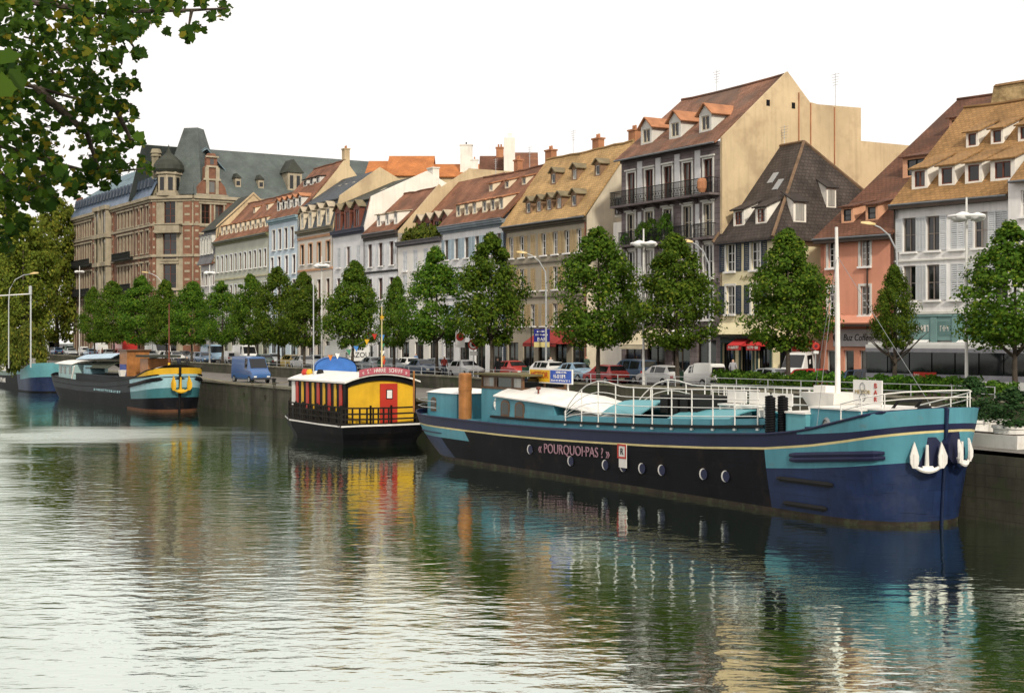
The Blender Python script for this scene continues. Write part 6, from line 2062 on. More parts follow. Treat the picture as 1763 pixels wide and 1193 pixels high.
m = MB(); m.tube([(20, 0, 2), (20, 0, 6)], .1, 6); m.box(19.6, 20.6, -.6, .6, 3.3, 4.9); m.build('wheelhouse', TEAL_L, root)

# ---- yellow houseboat
HB = (-10.2, 84.0)
root = thing('houseboat', 'black-hulled yellow houseboat with red door and striped side', 'boat', (HB[0], HB[1], 0), math.atan2(.52, .854))
m = MB()
plan = [(-.35, -.2), (.5, -.9), (2.5, -1.25), (4.6, -.9), (5.4, -.2), (5.5, 3), (5.4, 8), (4.9, 10), (3.6, 11.2), (2.5, 11.5), (1.4, 11.2), (.1, 10), (-.4, 8), (-.45, 3)]
def sheer(y): return 1.1 + .2 * sm(7, 11.5, y) + .08 * sm(0, -1.2, y)
secs_ = []
for f, zf in ((.86, 0), (.9, .25), (.97, .6), (1.0, 1.0), (1.03, 1.001), (1.03, 1.09)):
    secs_.append([((x - 2.5) * f + 2.5, (y - 5) * (f if f < 1 else 1 + (f - 1) * .3) + 5, (-.3 if zf == 0 else 0) + sheer(y) * zf) for x, y in plan])
m.loft(secs_, closed=True, mats=lambda k, q: 1 if k >= 3 else 0)
m.build('hull', [BLKH, BOATW], root)
m = MB(); m.poly([((x - 2.5) * .98 + 2.5, (y - 5) * .99 + 5, sheer(y) - .02) for x, y in plan]); m.build('deck', GREY, root)
CX0, CX1, CY0, CY1, CZ = .25, 5.0, .55, 9.2, 3.85
arch = lambda x, k=.5: k * (1 - ((x - 2.62) / 2.62) ** 2)
m = MB()
m.prism([(CX0, CY0, 1.1), (CX1, CY0, 1.1)] + [(CX1 - (CX1 - CX0) * k / 8, CY0, CZ - .05 + arch(CX1 - (CX1 - CX0) * k / 8)) for k in range(9)], (0, CY1 - CY0, 0))
cabn = m.build('cabin', [YEL], root)
m = MB(); secs_ = []
for y in (CY0 - .35, CY1 + .3):
    top = [(CX0 - .25 + (CX1 - CX0 + .5) * k / 10, y, CZ + .02 + arch(CX0 - .25 + (CX1 - CX0 + .5) * k / 10)) for k in range(11)]
    secs_.append(top + [(p[0], p[1], p[2] - .1) for p in reversed(top)])
m.loft(secs_, closed=True); m.build('cabin_roof', BOATW, cabn)
m = MB()
for k in range(10):
    xa, xb = CX0 + (CX1 - CX0) * k / 10, CX0 + (CX1 - CX0) * (k + 1) / 10
    m.prism([(xa, CY0 - .12, CZ - .42 + arch(xa)), (xb, CY0 - .12, CZ - .42 + arch(xb)), (xb, CY0 - .12, CZ - .1 + arch(xb)), (xa, CY0 - .12, CZ - .1 + arch(xa))], (0, .11, 0))
m.build('black_fascia', BLACK, cabn)
m = MB(); m.box(CX0 - .06, CX0 - .004, CY0 - .01, CY1, 1.1, CZ - .1); m.box(CX0 - .08, CX0 + .1, CY0 - .06, CY0 + .02, 1.1, CZ - .1); m.build('black_side', BLACK, cabn)
m = MB(); m.box(CX1 - .08, CX1 + .06, CY0 - .06, CY0 + .02, 1.1, CZ - .1); m.build('corner_post', BLACK, cabn)
for i in range(9):
    y = CY0 + .45 + i * .88
    red_ = i % 2 == 0
    m = MB(); m.box(CX0 - .1, CX0 - .064, y, y + (.42 if red_ else .34), 2.0, CZ - .15); m.build('plank', REDP if red_ else YEL, cabn)
m = MB(); m.box(CX0 - .1, CX0 - .064, CY1 - .62, CY1 - .05, 2.1, CZ - .15); m.build('pale_plank', BOATW, cabn)
m = MB(); m.box(2.55, 3.75, CY0 - .08, CY0 - .004, 1.15, 3.72); dr_ = m.build('door', REDP, cabn)
m = MB(); m.box(2.95, 3.4, CY0 - .1, CY0 - .085, 2.75, 3.35); m.build('door_window', BLACK, cabn)
m = MB(); m.box(3.0, 3.35, CY0 - .115, CY0 - .102, 2.8, 3.3); m.build('door_window_pane', BOATW, cabn)
RAILW = M('dark_railing_wood', (.02, .017, .014), .8, .3, spec=.15)
rl = put('railing', None, root)
def rail_run(a, b_, n, heights, kb, top=2.5):
    a, b_ = Vector(a), Vector(b_)
    m = MB()
    for h in heights:
        d = (b_ - a).normalized(); nrm = Vector((-d.y, d.x, 0)) * .03
        m.slab(a + Vector((0, 0, h)) - nrm, b_ + Vector((0, 0, h)) - nrm, b_ + Vector((0, 0, h)) + nrm, a + Vector((0, 0, h)) + nrm, .1)
    m.build('rail', RAILW, rl)
    for i in range(n + 1):
        p = a + (b_ - a) * i / n
        q = MB(); q.box(p.x - .05, p.x + .05, p.y - .05, p.y + .05, p.z - .05, p.z + top); q.build('post', RAILW, rl)
    if kb:
        for i in range(n * kb):
            p = a + (b_ - a) * (i + .5) / (n * kb)
            q = MB(); q.box(p.x - .045, p.x + .045, p.y - .045, p.y + .045, p.z, p.z + top - .12); q.build('baluster', RAILW, rl)
rail_run((-.42, -.1, 1.15), (-.42, 8.2, 1.15), 7, (.2, .55, .9, 1.22), 2, 1.3)
rail_run((-.38, -.15, 1.15), (1.2, -.95, 1.15), 1, (.2, .5, .82, 1.18), 4, 1.3)
rail_run((1.2, -.95, 1.15), (2.5, -1.18, 1.15), 1, (.2, .5, .82, 1.18), 4, 1.3)
rail_run((2.5, -1.18, 1.15), (4.6, -.85, 1.15), 1, (.2, .5, .82, 1.18), 0, 1.3)
rail_run((4.6, -.85, 1.15), (5.35, -.15, 1.15), 1, (.2, .5, .82, 1.18), 0, 1.3)
SIGNP = M('dusky_pink_board', (.42, .1, .13), .6, .1)
m = MB(); n_ = 14
for k in range(n_):
    xa, xb = .95 + 3.5 * k / n_, .95 + 3.5 * (k + 1) / n_
    m.prism([(xa, CY0 - .42, CZ + .02 + arch(xa)), (xb, CY0 - .42, CZ + .02 + arch(xb)), (xb, CY0 - .42, CZ + .5 + arch(xb, .42)), (xa, CY0 - .42, CZ + .5 + arch(xa, .42))], (0, .05, 0))
sg = m.build('name_board', SIGNP, cabn)
msg = "« S' HARRE SCHIFF »"
for i, ch in enumerate(msg):
    if ch == ' ': continue
    x = 1.12 + 3.16 * (i + .5) / len(msg)
    text('letter', ch, .36, BOATW, cabn, (x, CY0 - .43, CZ + .25 + arch(x, .46)), (R(90), -2 * .46 * (x - 2.62) / 2.62 ** 2 * -1, 0), sx=.82)
# flagstaff with bunting
m = MB(); m.tube([(3.1, 1.4, 4.3), (3.1, 1.4, 8.6)], [.05, .03], 6); fl = m.build('flagstaff', CREAMH, root)
PCOL = [REDP, YEL, M('flag_blue', (.05, .2, .5), .6), M('flag_green', (.05, .25, .12), .6), BOATW, M('flag_orange', (.6, .2, .03), .6)]
def bunting(a, b_, n, k0):
    a, b_ = Vector(a), Vector(b_)
    pts = [a.lerp(b_, i / 16) + Vector((0, 0, -.35 * math.sin(math.pi * i / 16))) for i in range(17)]
    m = MB(); m.tube(pts, .012, 4); m.build('bunting_line', GREY, fl)
    for i in range(n):
        p = pts[int(1 + (i + .5) * 15 / n)]
        q = MB(); w_ = .17
        q.prism([p + Vector((-w_, 0, 0)), p + Vector((w_, 0, 0)), p + Vector((random.uniform(-.1, .1), 0, -.36))], (.03, .02, 0)); q.build('pennant', PCOL[(i + k0) % 6], fl)
bunting((3.1, 1.4, 7.2), (.4, 4.5, 5.4), 6, 0); bunting((3.1, 1.4, 7.2), (5.2, 5.5, 5.0), 5, 2)
m = MB()
c_ = Vector((3.1, 1.35, 7.9))
m.prism([c_ + Vector((.19 * (1 if k % 2 == 0 else .42) * math.sin(k * math.pi / 5), 0, .19 * (1 if k % 2 == 0 else .42) * math.cos(k * math.pi / 5))) for k in range(10)], (0, .05, 0)); m.build('star_pennant', YEL, fl)
m = MB(); m.tube([(.9, 7.2, 4.1), (.9, 7.2, 10.5)], .04, 6); m.build('roof_pole', GALV, root)
for (x, y, s, mat) in ((.9, 8.6, .35, REDP), (1.0, 8.1, .3, YEL), (1.3, 7.0, .33, IRON), (3.6, 1.2, .3, ORANGE)):
    m = MB(); m.lathe([(s * .6, 4.02 + .1), (s * .8, 4.25), (s * .5, 4.5)], 9, (x, y)); m.build('roof_pot', mat, root)

# ------------------------------------------------------------------ vehicles
def paint(name, col, rough=.35):
    return M('car_paint_' + name, col, rough, .05, .5, coat=.6, spec=.4)


PAINTS = dict(white=paint('white', (.72, .72, .7)), silver=paint('silver', (.38, .41, .43)), red=paint('red', (.42, .025, .02)), blue=paint('blue', (.07, .17, .32)), darkblue=paint('dark_blue', (.03, .06, .11)),
              dark=paint('dark', (.03, .035, .045)), grey=paint('grey', (.2, .23, .25)), lightblue=paint('light_blue', (.25, .38, .5)), green=paint('green', (.12, .2, .17)), vanblue=paint('van_blue', (.04, .11, .28)), cream=paint('cream', (.6, .55, .42)), yellow=paint('yellow', (.6, .42, .08)))
TYRE = M('tyre_rubber', (.015, .015, .016), .8, .1)
RIM = M('wheel_rim', (.4, .41, .42), .4, .1, metal=.5)
BUMPER = M('bumper_plastic', (.035, .035, .038), .6, .1)
LAMP_R = M('tail_lamp', (.35, .02, .015), .3, .05)
LAMP_W = M('head_lamp', (.7, .7, .66), .2, .05)
PLATE = M('number_plate', (.65, .6, .4), .5, .05)

KINDS = {  # x, bottom, belt, top, half width at belt, half width at top  (front is +x)
    'hatch': [(-1.86, .45, .6, .62, .66, .6), (-1.8, .26, .82, .86, .76, .7), (-1.62, .2, .86, .95, .79, .7), (-1.28, .2, .88, 1.34, .8, .57), (-.2, .2, .88, 1.4, .81, .59), (.3, .2, .87, 1.36, .81, .58), (.95, .2, .86, .92, .81, .72), (1.55, .22, .78, .8, .79, .68), (1.8, .27, .66, .68, .75, .66), (1.86, .4, .56, .57, .7, .62)],
    'sedan': [(-2.2, .45, .62, .64, .68, .62), (-2.14, .28, .86, .9, .77, .7), (-1.5, .2, .9, .96, .82, .72), (-.95, .2, .9, 1.34, .83, .58), (-.2, .2, .89, 1.39, .83, .6), (.35, .2, .88, 1.35, .83, .59), (1.0, .2, .87, .93, .83, .73), (1.85, .22, .78, .8, .8, .68), (2.12, .27, .66, .68, .76, .66), (2.2, .4, .56, .57, .7, .62)],
    'wagon': [(-2.15, .45, .7, .72, .68, .62), (-2.1, .28, .9, 1.0, .78, .7), (-1.85, .2, .92, 1.36, .82, .6), (-.8, .2, .9, 1.42, .83, .61), (-.2, .2, .89, 1.42, .83, .61), (.35, .2, .88, 1.37, .83, .6), (1.0, .2, .87, .93, .83, .73), (1.8, .22, .78, .8, .8, .68), (2.07, .27, .66, .68, .76, .66), (2.15, .4, .56, .57, .7, .62)],
    'mpv': [(-2.15, .45, .8, .82, .7, .64), (-2.1, .28, 1.0, 1.1, .82, .74), (-1.95, .2, 1.02, 1.66, .86, .66), (-.8, .2, 1.0, 1.74, .87, .67), (.1, .2, 1.0, 1.72, .87, .67), (.55, .2, 1.0, 1.64, .87, .65), (1.3, .2, .98, 1.06, .86, .76), (1.9, .22, .84, .86, .83, .7), (2.1, .27, .7, .72, .78, .68), (2.15, .4, .58, .6, .72, .64)],
    'smallvan': [(-1.82, .42, .8, .85, .68, .62), (-1.8, .3, .92, 1.42, .72, .6), (-1.7, .25, .93, 1.56, .73, .62), (-.2, .25, .92, 1.6, .74, .63), (.0, .25, .91, 1.5, .74, .6), (.35, .25, .9, 1.44, .74, .57), (.8, .25, .88, .94, .74, .66), (1.5, .28, .82, .86, .7, .58), (1.75, .32, .7, .74, .66, .55), (1.82, .42, .6, .62, .6, .5)],
    'van': [(-2.4, .45, 1.0, 1.1, .8, .74), (-2.38, .32, 1.15, 2.2, .88, .8), (-2.3, .3, 1.15, 2.32, .9, .82), (-.4, .3, 1.15, 2.36, .9, .82), (.6, .3, 1.15, 2.34, .9, .82), (1.25, .3, 1.15, 2.26, .9, .78), (1.85, .3, 1.12, 1.2, .9, .82), (2.2, .32, .95, .98, .88, .76), (2.38, .36, .78, .8, .84, .74), (2.42, .5, .62, .64, .78, .7)],
}
_vk = {}


def vehicle_meshes(kind):
    if kind in _vk:
        return _vk[kind]
    st = KINDS[kind]; parts = []
    m = MB(); secs = []
    for (x, zb, zl, zt, w, wt) in st:
        half = [(x, -w * .9, zb), (x, -w * 1.0, min(zb + .16, zl - .02)), (x, -w * 1.01, (zb + zl) / 2 + .05), (x, -w, zl), (x, -wt, zt), (x, -wt * .55, zt + .035)]
        secs.append(half + [(x, -p[1], p[2]) for p in reversed(half)])
    m.loft(secs, closed=True)
    parts.append(('body', m.mesh('body', PAINTS['white']), None, True))
    cab = [i for i, s in enumerate(st) if s[3] - s[2] > .3]
    a, b_ = cab[0], cab[-1]
    lim = {'smallvan': (a, b_), 'van': (a, b_)}.get(kind, (a, b_))
    e = .014
    for sd, nm in ((-1, 'side_window'), (1, 'side_window')):
        for i in range(a, b_):
            if kind in ('van', 'smallvan') and i < b_ - (1 if kind == 'van' else 2):
                continue
            s0, s1 = st[i], st[i + 1]
            def q(s, f): return (s[0], sd * ((s[4] + (s[5] - s[4]) * f) + e), s[2] + (s[3] - s[2]) * f)
            L_ = s1[0] - s0[0]; g = .05 / max(L_, .1)
            p0, p1, p2, p3 = Vector(q(s0, .1)), Vector(q(s1, .1)), Vector(q(s1, .88)), Vector(q(s0, .88))
            m = MB(); m.quad(p0.lerp(p1, g), p0.lerp(p1, 1 - g), p3.lerp(p2, 1 - g), p3.lerp(p2, g)); parts.append((nm, m.mesh(nm, PANE_CAR), None, False))
    # triangular quarter lights come out as part of the screens
    for (i, j, nm, sgn) in ((b_, b_ + 1, 'windscreen', 1), (a, a - 1, 'rear_window', -1)):
        s0, s1 = st[i], st[j]
        if kind == 'van' and nm == 'rear_window':
            continue
        def top(s, f, y): return Vector((s[0], y * s[5] * .93, s[3] + .03))
        A, B_ = Vector((s0[0], 0, s0[3])), Vector((s1[0], 0, s1[3]))
        nrm = Vector((abs(A.z - B_.z), 0, abs(A.x - B_.x))).normalized() * .035
        nrm.x *= sgn
        lo_f, hi_f = (.88, .1)
        if nm == 'rear_window' and kind in ('mpv', 'wagon', 'smallvan'): lo_f = .8
        pa = A.lerp(B_, hi_f) + nrm; pc = A.lerp(B_, lo_f) + nrm
        wa = s0[5] + (s1[5] - s0[5]) * hi_f; wc = s0[5] + (s1[5] - s0[5]) * lo_f
        m = MB(); m.quad((pa.x, -wa * .94, pa.z), (pa.x, wa * .94, pa.z), (pc.x, wc * .96, pc.z), (pc.x, -wc * .96, pc.z)); parts.append((nm, m.mesh(nm, PANE_CAR), None, False))
    xr, xf = st[0][0], st[-1][0]
    ws = st[1][4]
    m = MB(); m.box(xr - .06, xr + .14, -ws * .97, ws * .97, .36, .54); parts.append(('rear_bumper', m.mesh('rear_bumper', BUMPER), None, False))
    m = MB(); m.box(xf - .14, xf + .05, -ws * .95, ws * .95, .34, .5); parts.append(('front_bumper', m.mesh('front_bumper', BUMPER), None, False))
    zl = st[1][2] - .12
    for sd in (-1, 1):
        m = MB(); m.box(xr - .005, xr + .1, sd * ws * .8 - .12, sd * ws * .8 + .12, zl - .12, zl + .06); parts.append(('tail_lamp', m.mesh('tail_lamp', LAMP_R), None, False))
        m = MB(); m.box(xf - .12, xf + .008, sd * ws * .7 - .14, sd * ws * .7 + .14, .53, .66); parts.append(('head_lamp', m.mesh('head_lamp', LAMP_W), None, False))
    m = MB(); m.box(xr - .075, xr - .05, -.26, .26, .4, .5); parts.append(('number_plate', m.mesh('number_plate', PLATE), None, False))
    r = .29 if kind != 'van' else .33
    m = MB(); m.tube([(0, -.09, 0), (0, -.08, 0), (0, .08, 0), (0, .09, 0)], [r * .9, r, r, r * .9], 14); wm = m.mesh('wheel', TYRE)
    m = MB(); m.tube([(0, -.101, 0), (0, .101, 0)], r * .58, 10); rm = m.mesh('rim', RIM)
    wh = [(x, y, r) for x in (xr + .72, xf - .72) for y in (-st[4][4] + .06, st[4][4] - .06)]
    _vk[kind] = (parts, wm, rm, wh)
    return _vk[kind]


def vehicle(kind, color, loc, rz, label, name='parked_car', cat='car', group='cars parked along the street'):
    parts, wm, rm, wh = vehicle_meshes(kind)
    rt = thing(name, label, cat, loc, rz, group)
    for (nm, me, _, body) in parts:
        o = put(nm, me, rt)
        if body:
            o.material_slots[0].link = 'OBJECT'; o.material_slots[0].material = PAINTS[color]
    for p in wh:
        w = put('wheel', wm, rt, p); put('rim', rm, w)
    return rt


def street(u, n, dz=0.0):
    t = t_at(u, n); p = P(t, n, STREET + dz)
    return t, p


CARS = [  # photo column, metres from the house fronts, kind, colour, heading away (1) or towards us (0), label
    (1478, 5.0, 'wagon', 'darkblue', 1, 'dark blue estate car below the coffee shop sign'),
    (1406, 5.2, 'hatch', 'red', 0, 'low red car beside the dark blue estate car'),
    (1322, 5.4, 'sedan', 'silver', 1, 'silver saloon parked in front of the pub awnings'),
    (1204, 5.2, 'smallvan', 'white', 1, 'small white panel van with rounded roof before the pub'),
    (1138, 5.6, 'hatch', 'white', 1, 'white hatchback left of the small white panel van'),
    (1088, 4.3, 'mpv', 'darkblue', 1, 'dark blue people carrier beside the ring lamp pole'),
    (1043, 7.4, 'hatch', 'red', 1, 'red hatchback seen from behind near the barge railing'),
    (992, 5.2, 'sedan', 'lightblue', 0, 'pale blue saloon left of the red hatchback'),
    (936, 4.6, 'wagon', 'white', 1, 'white estate car behind the yellow and blue board'),
    (884, 5.4, 'hatch', 'red', 0, 'red car behind the barge wheelhouse roof'),
    (802, 7.6, 'hatch', 'white', 0, 'white small car behind the two no-parking signs'),
    (762, 5.0, 'wagon', 'grey', 0, 'grey estate car left of the no-parking signs'),
    (640, 6.4, 'sedan', 'grey', 1, 'grey saloon behind the pink name board'),
    (545, 6.0, 'sedan', 'grey', 0, 'grey-green saloon left of the blue tent'),
    (500, 8.4, 'wagon', 'yellow', 1, 'yellow car with its rear toward the blue van'),
    (470, 5.0, 'sedan', 'silver', 0, 'silver saloon above the blue quay van'),
    (422, 6.2, 'van', 'white', 0, 'white van in the parking row left of the blue quay van'),
    (394, 7.2, 'smallvan', 'white', 1, 'small white van with two rear panes in the far parking row'),
    (366, 6.4, 'van', 'lightblue', 0, 'light blue van by the far ring lamp pole'),
    (338, 7.6, 'sedan', 'silver', 1, 'silver car behind the yellow bow of the black barge'),
    (318, 5.4, 'hatch', 'dark', 0, 'dark car in the parking row above the yellow bow'),
    (302, 8.4, 'hatch', 'white', 0, 'white car just right of the brown boat mast'),
    (188, 8.4, 'hatch', 'silver', 0, 'silver hatchback left of the red lorry'),
    (172, 5.6, 'van', 'white', 1, 'white van with two pale rear windows right of the far lamp'),
    (156, 8.6, 'sedan', 'lightblue', 1, 'pale blue saloon right of the far ring lamp pole'),
    (146, 5.4, 'smallvan', 'white', 0, 'small white van directly behind the far ring lamp pole'),
    (122, 8.6, 'sedan', 'silver', 0, 'pale silver saloon left of the far ring lamp pole'),
    (116, 5.2, 'mpv', 'green', 1, 'green-grey people carrier left of the far ring lamp'),
    (728, 8.6, 'sedan', 'darkblue', 0, 'dark blue saloon behind the gap between houseboat and barge'),
    (700, 5.0, 'hatch', 'white', 1, 'white hatchback by the house fronts right of the bunting mast'),
    (672, 8.2, 'hatch', 'grey', 0, 'grey hatchback directly behind the flagstaff'),
    (524, 8.8, 'sedan', 'white', 0, 'white saloon right of the yellow car'),
    (452, 8.8, 'hatch', 'green', 1, 'green hatchback right above the roof of the blue quay van'),
    (352, 8.8, 'hatch', 'blue', 0, 'blue hatchback left of the light blue van'),
    (286, 8.8, 'hatch', 'white', 1, 'white hatchback just left of the brown boat mast'),
    (258, 8.6, 'wagon', 'silver', 0, 'silver estate car before the white lorry'),
    (206, 8.2, 'hatch', 'red', 1, 'small red car near the red lorry'),
    (98, 8.0, 'hatch', 'blue', 1, 'blue hatchback near the yellow-green bush'),
]
for (u, n, kind, colr, away, lab) in CARS:
    t, p = street(u, n)
    isv = 'van' in kind
    vehicle(kind, colr, p, rot_at(t) + (math.pi if away else 0) + random.uniform(-.04, .04), lab, 'parked_van' if isv else 'parked_car', 'van' if isv else 'car')
vehicle('van', 'white', P(-7.4, -.6), ROT_R - math.pi / 2 + .1, 'white high van nosing out of the lane beside the pub', 'parked_van', 'van')
# blue van down on the lower quay, its nose towards us
v_ = vehicle('van', 'vanblue', (ratio(432) * 122, 122, QUAY), ROT_L + R(4), 'blue van parked down on the lower quay', 'parked_van', 'van', None)


def lorry(u, n, box, cab, L_, w_, h_, label, words=None, away=1):
    t, p = street(u, n); rt = thing('lorry', label, 'lorry', p, rot_at(t) + (math.pi if away else 0))
    m = MB(); m.box(-L_ / 2, L_ / 2 - 1.9, -w_ / 2, w_ / 2, .9, h_); b_ = m.build('cargo_box', box, rt)
    m = MB(); m.loft([[(L_ / 2 - 1.85, -w_ / 2 + .05, .5), (L_ / 2 - 1.85, w_ / 2 - .05, .5), (L_ / 2 - 1.85, w_ / 2 - .05, 2.5), (L_ / 2 - 1.85, -w_ / 2 + .05, 2.5)], [(L_ / 2 - .5, -w_ / 2 + .05, .5), (L_ / 2 - .5, w_ / 2 - .05, .5), (L_ / 2 - .5, w_ / 2 - .1, 2.4), (L_ / 2 - .5, -w_ / 2 + .1, 2.4)], [(L_ / 2, -w_ / 2 + .1, .55), (L_ / 2, w_ / 2 - .1, .55), (L_ / 2, w_ / 2 - .1, 1.3), (L_ / 2, -w_ / 2 + .1, 1.3)]], closed=True); m.build('cab', cab, rt)
    m = MB(); m.quad((L_ / 2 - .45, -w_ / 2 + .2, 2.3), (L_ / 2 - .45, w_ / 2 - .2, 2.3), (L_ / 2 + .02, w_ / 2 - .2, 1.4), (L_ / 2 + .02, -w_ / 2 + .2, 1.4)); m.build('windscreen', PANE_CAR, rt)
    for x in (-L_ / 2 + 1.0, L_ / 2 - 1.1):
        for y in (-w_ / 2 + .15, w_ / 2 - .15):
            m = MB(); m.tube([(x, y - .14, .45), (x, y + .14, .45)], .45, 12); m.build('wheel', TYRE, rt)
    m = MB(); m.box(-L_ / 2 + .1, L_ / 2 - .2, -.5, .5, .55, .9); m.build('chassis', BUMPER, rt)
    if words:
        text('lettering', words, .75, IRON, rt, (-L_ / 2 - .02, 0, 1.5), (R(90), 0, R(-90)), extr=.01)
    return rt


lorry(596, 5.2, PAINTS['white'], PAINTS['white'], 7.0, 2.4, 3.6, 'white oil delivery lorry with dark lettering behind the blue tent', 'MAZOUT')
lorry(214, 5.0, PAINTS['red'], PAINTS['red'], 7.0, 2.4, 3.6, 'red box lorry among the far parked cars')
lorry(272, 6.6, PAINTS['white'], PAINTS['white'], 6.0, 2.3, 3.0, 'white lorry facing us right of the red lorry', None, 0)
lorry(88, 6.4, PAINTS['cream'], PAINTS['white'], 6.0, 2.3, 3.0, 'white camper-like lorry behind the yellow-green bush', None, 0)

# city bus at the right edge
tb, pbs = street(1668, 5.2)
rt = thing('bus', 'white city bus with dark window band at the right edge', 'bus', pbs, rot_at(tb))
BL, BW = 12.0, 2.5
BUSW = M('bus_white', (.66, .66, .64), .4, .06, coat=.4); BUSG = M('bus_grey', (.24, .24, .27), .5, .1)
m = MB(); m.box(-BL / 2, BL / 2, -BW / 2, BW / 2, .55, .98); m.box(-BL / 2, BL / 2, -BW / 2 + .02, BW / 2 - .02, .982, 1.3, 1); m.box(-BL / 2, BL / 2, -BW / 2, BW / 2, 2.72, 2.92, 0); m.box(-BL / 2 + .1, BL / 2 - .1, -BW / 2 + .12, BW / 2 - .12, 2.922, 3.06, 0)
m.build('body', [BUSW, BUSG], rt)
m = MB(); m.box(-BL / 2 + .02, BL / 2 - .02, -BW / 2 + .06, BW / 2 - .06, .35, .548); m.build('skirt', BUMPER, rt)
m = MB(); m.box(-BL / 2, BL / 2, -BW / 2 + .0, BW / 2, 2.5, 2.718); m.build('roof_band', BUSG, rt)
for i in range(8):
    x = -BL / 2 + .1 + i * 1.48
    for y in (-BW / 2 + .005, BW / 2 - .03):
        m = MB(); m.box(x, x + 1.4, y, y + .025, 1.31, 2.495); m.build('window', PANE_CAR, rt)
for x in (-BL / 2 + .01, BL / 2 - .04):
    m = MB(); m.box(x, x + .03, -BW / 2 + .1, BW / 2 - .1, 1.31, 2.495); m.build('windscreen', PANE_CAR, rt)
for x in (-BL / 2 + 2.4, BL / 2 - 3.2):
    for y in (-BW / 2 + .1, BW / 2 - .1):
        m = MB(); m.tube([(x, y - .14, .48), (x, y + .14, .48)], .48, 14); m.build('wheel', TYRE, rt)
m = MB(); m.box(-2.7, -1.2, -BW / 2 - .02, -BW / 2 - .004, .6, 1.4); ad = m.build('red_advert', REDP, rt)
for k in range(3):
    scribble(ad, .4, .16, BOATW, (-2.65, -BW / 2 - .022, 1.15 - k * .22), 3)

# ------------------------------------------------------------------ lamps, poles, signs
LAMPW = M('white_lamp_enamel', (.75, .75, .73), .4, .05)
POLEW = M('white_lamp_pole', (.6, .6, .57), .5, .08)
for (u, n, v, wpx, lab) in [(1664, 12.0, 373, 58, 'white pole with ring of round lamps before the white house'), (1108, 11.9, 420, 42, 'white pole with ring of round lamps before the dark stone house'),
                            (554, 11.9, 458, 26, 'white ring lamp pole rising behind the houseboat'), (361, 11.9, 470, 18, 'white ring lamp pole right of the black barge bow'), (137, 11.0, 468, 16, 'farthest white ring lamp pole left of the tree row')]:
    t, p = street(u, n, .12); rt = thing('ring_lamp', lab, 'street lamp', p, rot_at(t) + .3, 'white ring lamps along the quay')
    zr_ = z_at(v, p.y) - p.z; r_ = max(.55, wpx * p.y / FPX / 2)
    m = MB(); m.tube([(0, 0, 0), (0, 0, 1.2), (0, 0, zr_), (0, 0, zr_ + .95)], [.11, .085, .06, .045], 10); m.build('pole', POLEW, rt)
    m = MB(); m.tube([(r_ * math.cos(a), r_ * math.sin(a), zr_) for a in np.linspace(0, 2 * math.pi, 25)], .085, 6)
    for k in range(3):
        a = k * 2 * math.pi / 3; m.tube([(0, 0, zr_), (r_ * math.cos(a), r_ * math.sin(a), zr_)], .04, 5)
    m.build('ring', LAMPW, rt)
    for k in range(3):
        a = k * 2 * math.pi / 3 + .5; q = MB(); q.lathe([(.05, zr_ + .2), (.3, zr_ + .12), (.42, zr_ - .03), (.3, zr_ - .2), (.08, zr_ - .26)], 12, (r_ * .62 * math.cos(a), r_ * .62 * math.sin(a))); q.build('lamp', LAMPW, rt, smooth=True)
LAMPY = M('amber_lamp_head', (.6, .45, .2), .4, .08)
for (u, v, n, sx_, lab) in [(1545, 388, 3.4, -1.75, 'curved arm street lamp before the salmon house'), (1222, 418, 3.2, -1.5, 'curved arm street lamp at the corner of the pub'), (940, 437, 3.2, -1.9, 'curved arm street lamp before the grey-brown house'),
                            (280, 470, 3.0, -2.6, 'curved arm street lamp before the corner building')]:
    t, p = street(u, n, .12); rt = thing('arm_lamp', lab, 'street lamp', p, 0.0, 'curved arm street lamps')
    zr_ = z_at(v, p.y) - p.z
    m = MB(); m.tube([(0, 0, 0), (0, 0, zr_ - 2.6), (-.05, -.02, zr_ - 1.5), (sx_ * .3, -.1, zr_ - .6), (sx_ * .62, -.2, zr_ - .15), (sx_ * .85, -.3, zr_)], [.09, .075, .06, .05, .045, .04], 8); m.build('pole', GALV, rt)
    d = 1 if sx_ > 0 else -1
    m = MB(); m.loft([[(sx_ * .8, -.42, zr_ - .02), (sx_ * .8, -.22, zr_ - .02), (sx_ * .8, -.22, zr_ + .08), (sx_ * .8, -.42, zr_ + .08)], [(sx_ + d * .05, -.5, zr_), (sx_ + d * .05, -.14, zr_), (sx_ + d * .05, -.2, zr_ + .2), (sx_ + d * .05, -.44, zr_ + .2)], [(sx_ + d * .5, -.42, zr_ + .08), (sx_ + d * .5, -.22, zr_ + .08), (sx_ + d * .5, -.24, zr_ + .2), (sx_ + d * .5, -.4, zr_ + .2)]], closed=True); m.build('lamp_head', LAMPY, rt)
D_ = 146; rt = thing('arm_lamp', 'tall curved arm street lamp at the left edge', 'street lamp', (ratio(15) * D_, D_, STREET), 0, 'curved arm street lamps')
zr_ = z_at(472, D_) - STREET
m = MB(); m.tube([(0, 0, 0), (0, 0, zr_ - 3), (.1, 0, zr_ - 1.6), (.7, 0, zr_ - .6), (1.6, 0, zr_ - .1), (2.4, 0, zr_)], [.07, .055, .05, .045, .04, .035], 8); m.build('pole', GALV, rt)
m = MB(); m.loft([[(2.3, -.1, zr_ - .04), (2.3, .1, zr_ - .04), (2.3, .1, zr_ + .08), (2.3, -.1, zr_ + .08)], [(2.7, -.2, zr_), (2.7, .2, zr_), (2.7, .14, zr_ + .22), (2.7, -.14, zr_ + .22)], [(3.2, -.1, zr_ + .08), (3.2, .1, zr_ + .08), (3.2, .08, zr_ + .2), (3.2, -.08, zr_ + .2)]], closed=True); m.build('lamp_head', LAMPY, rt)
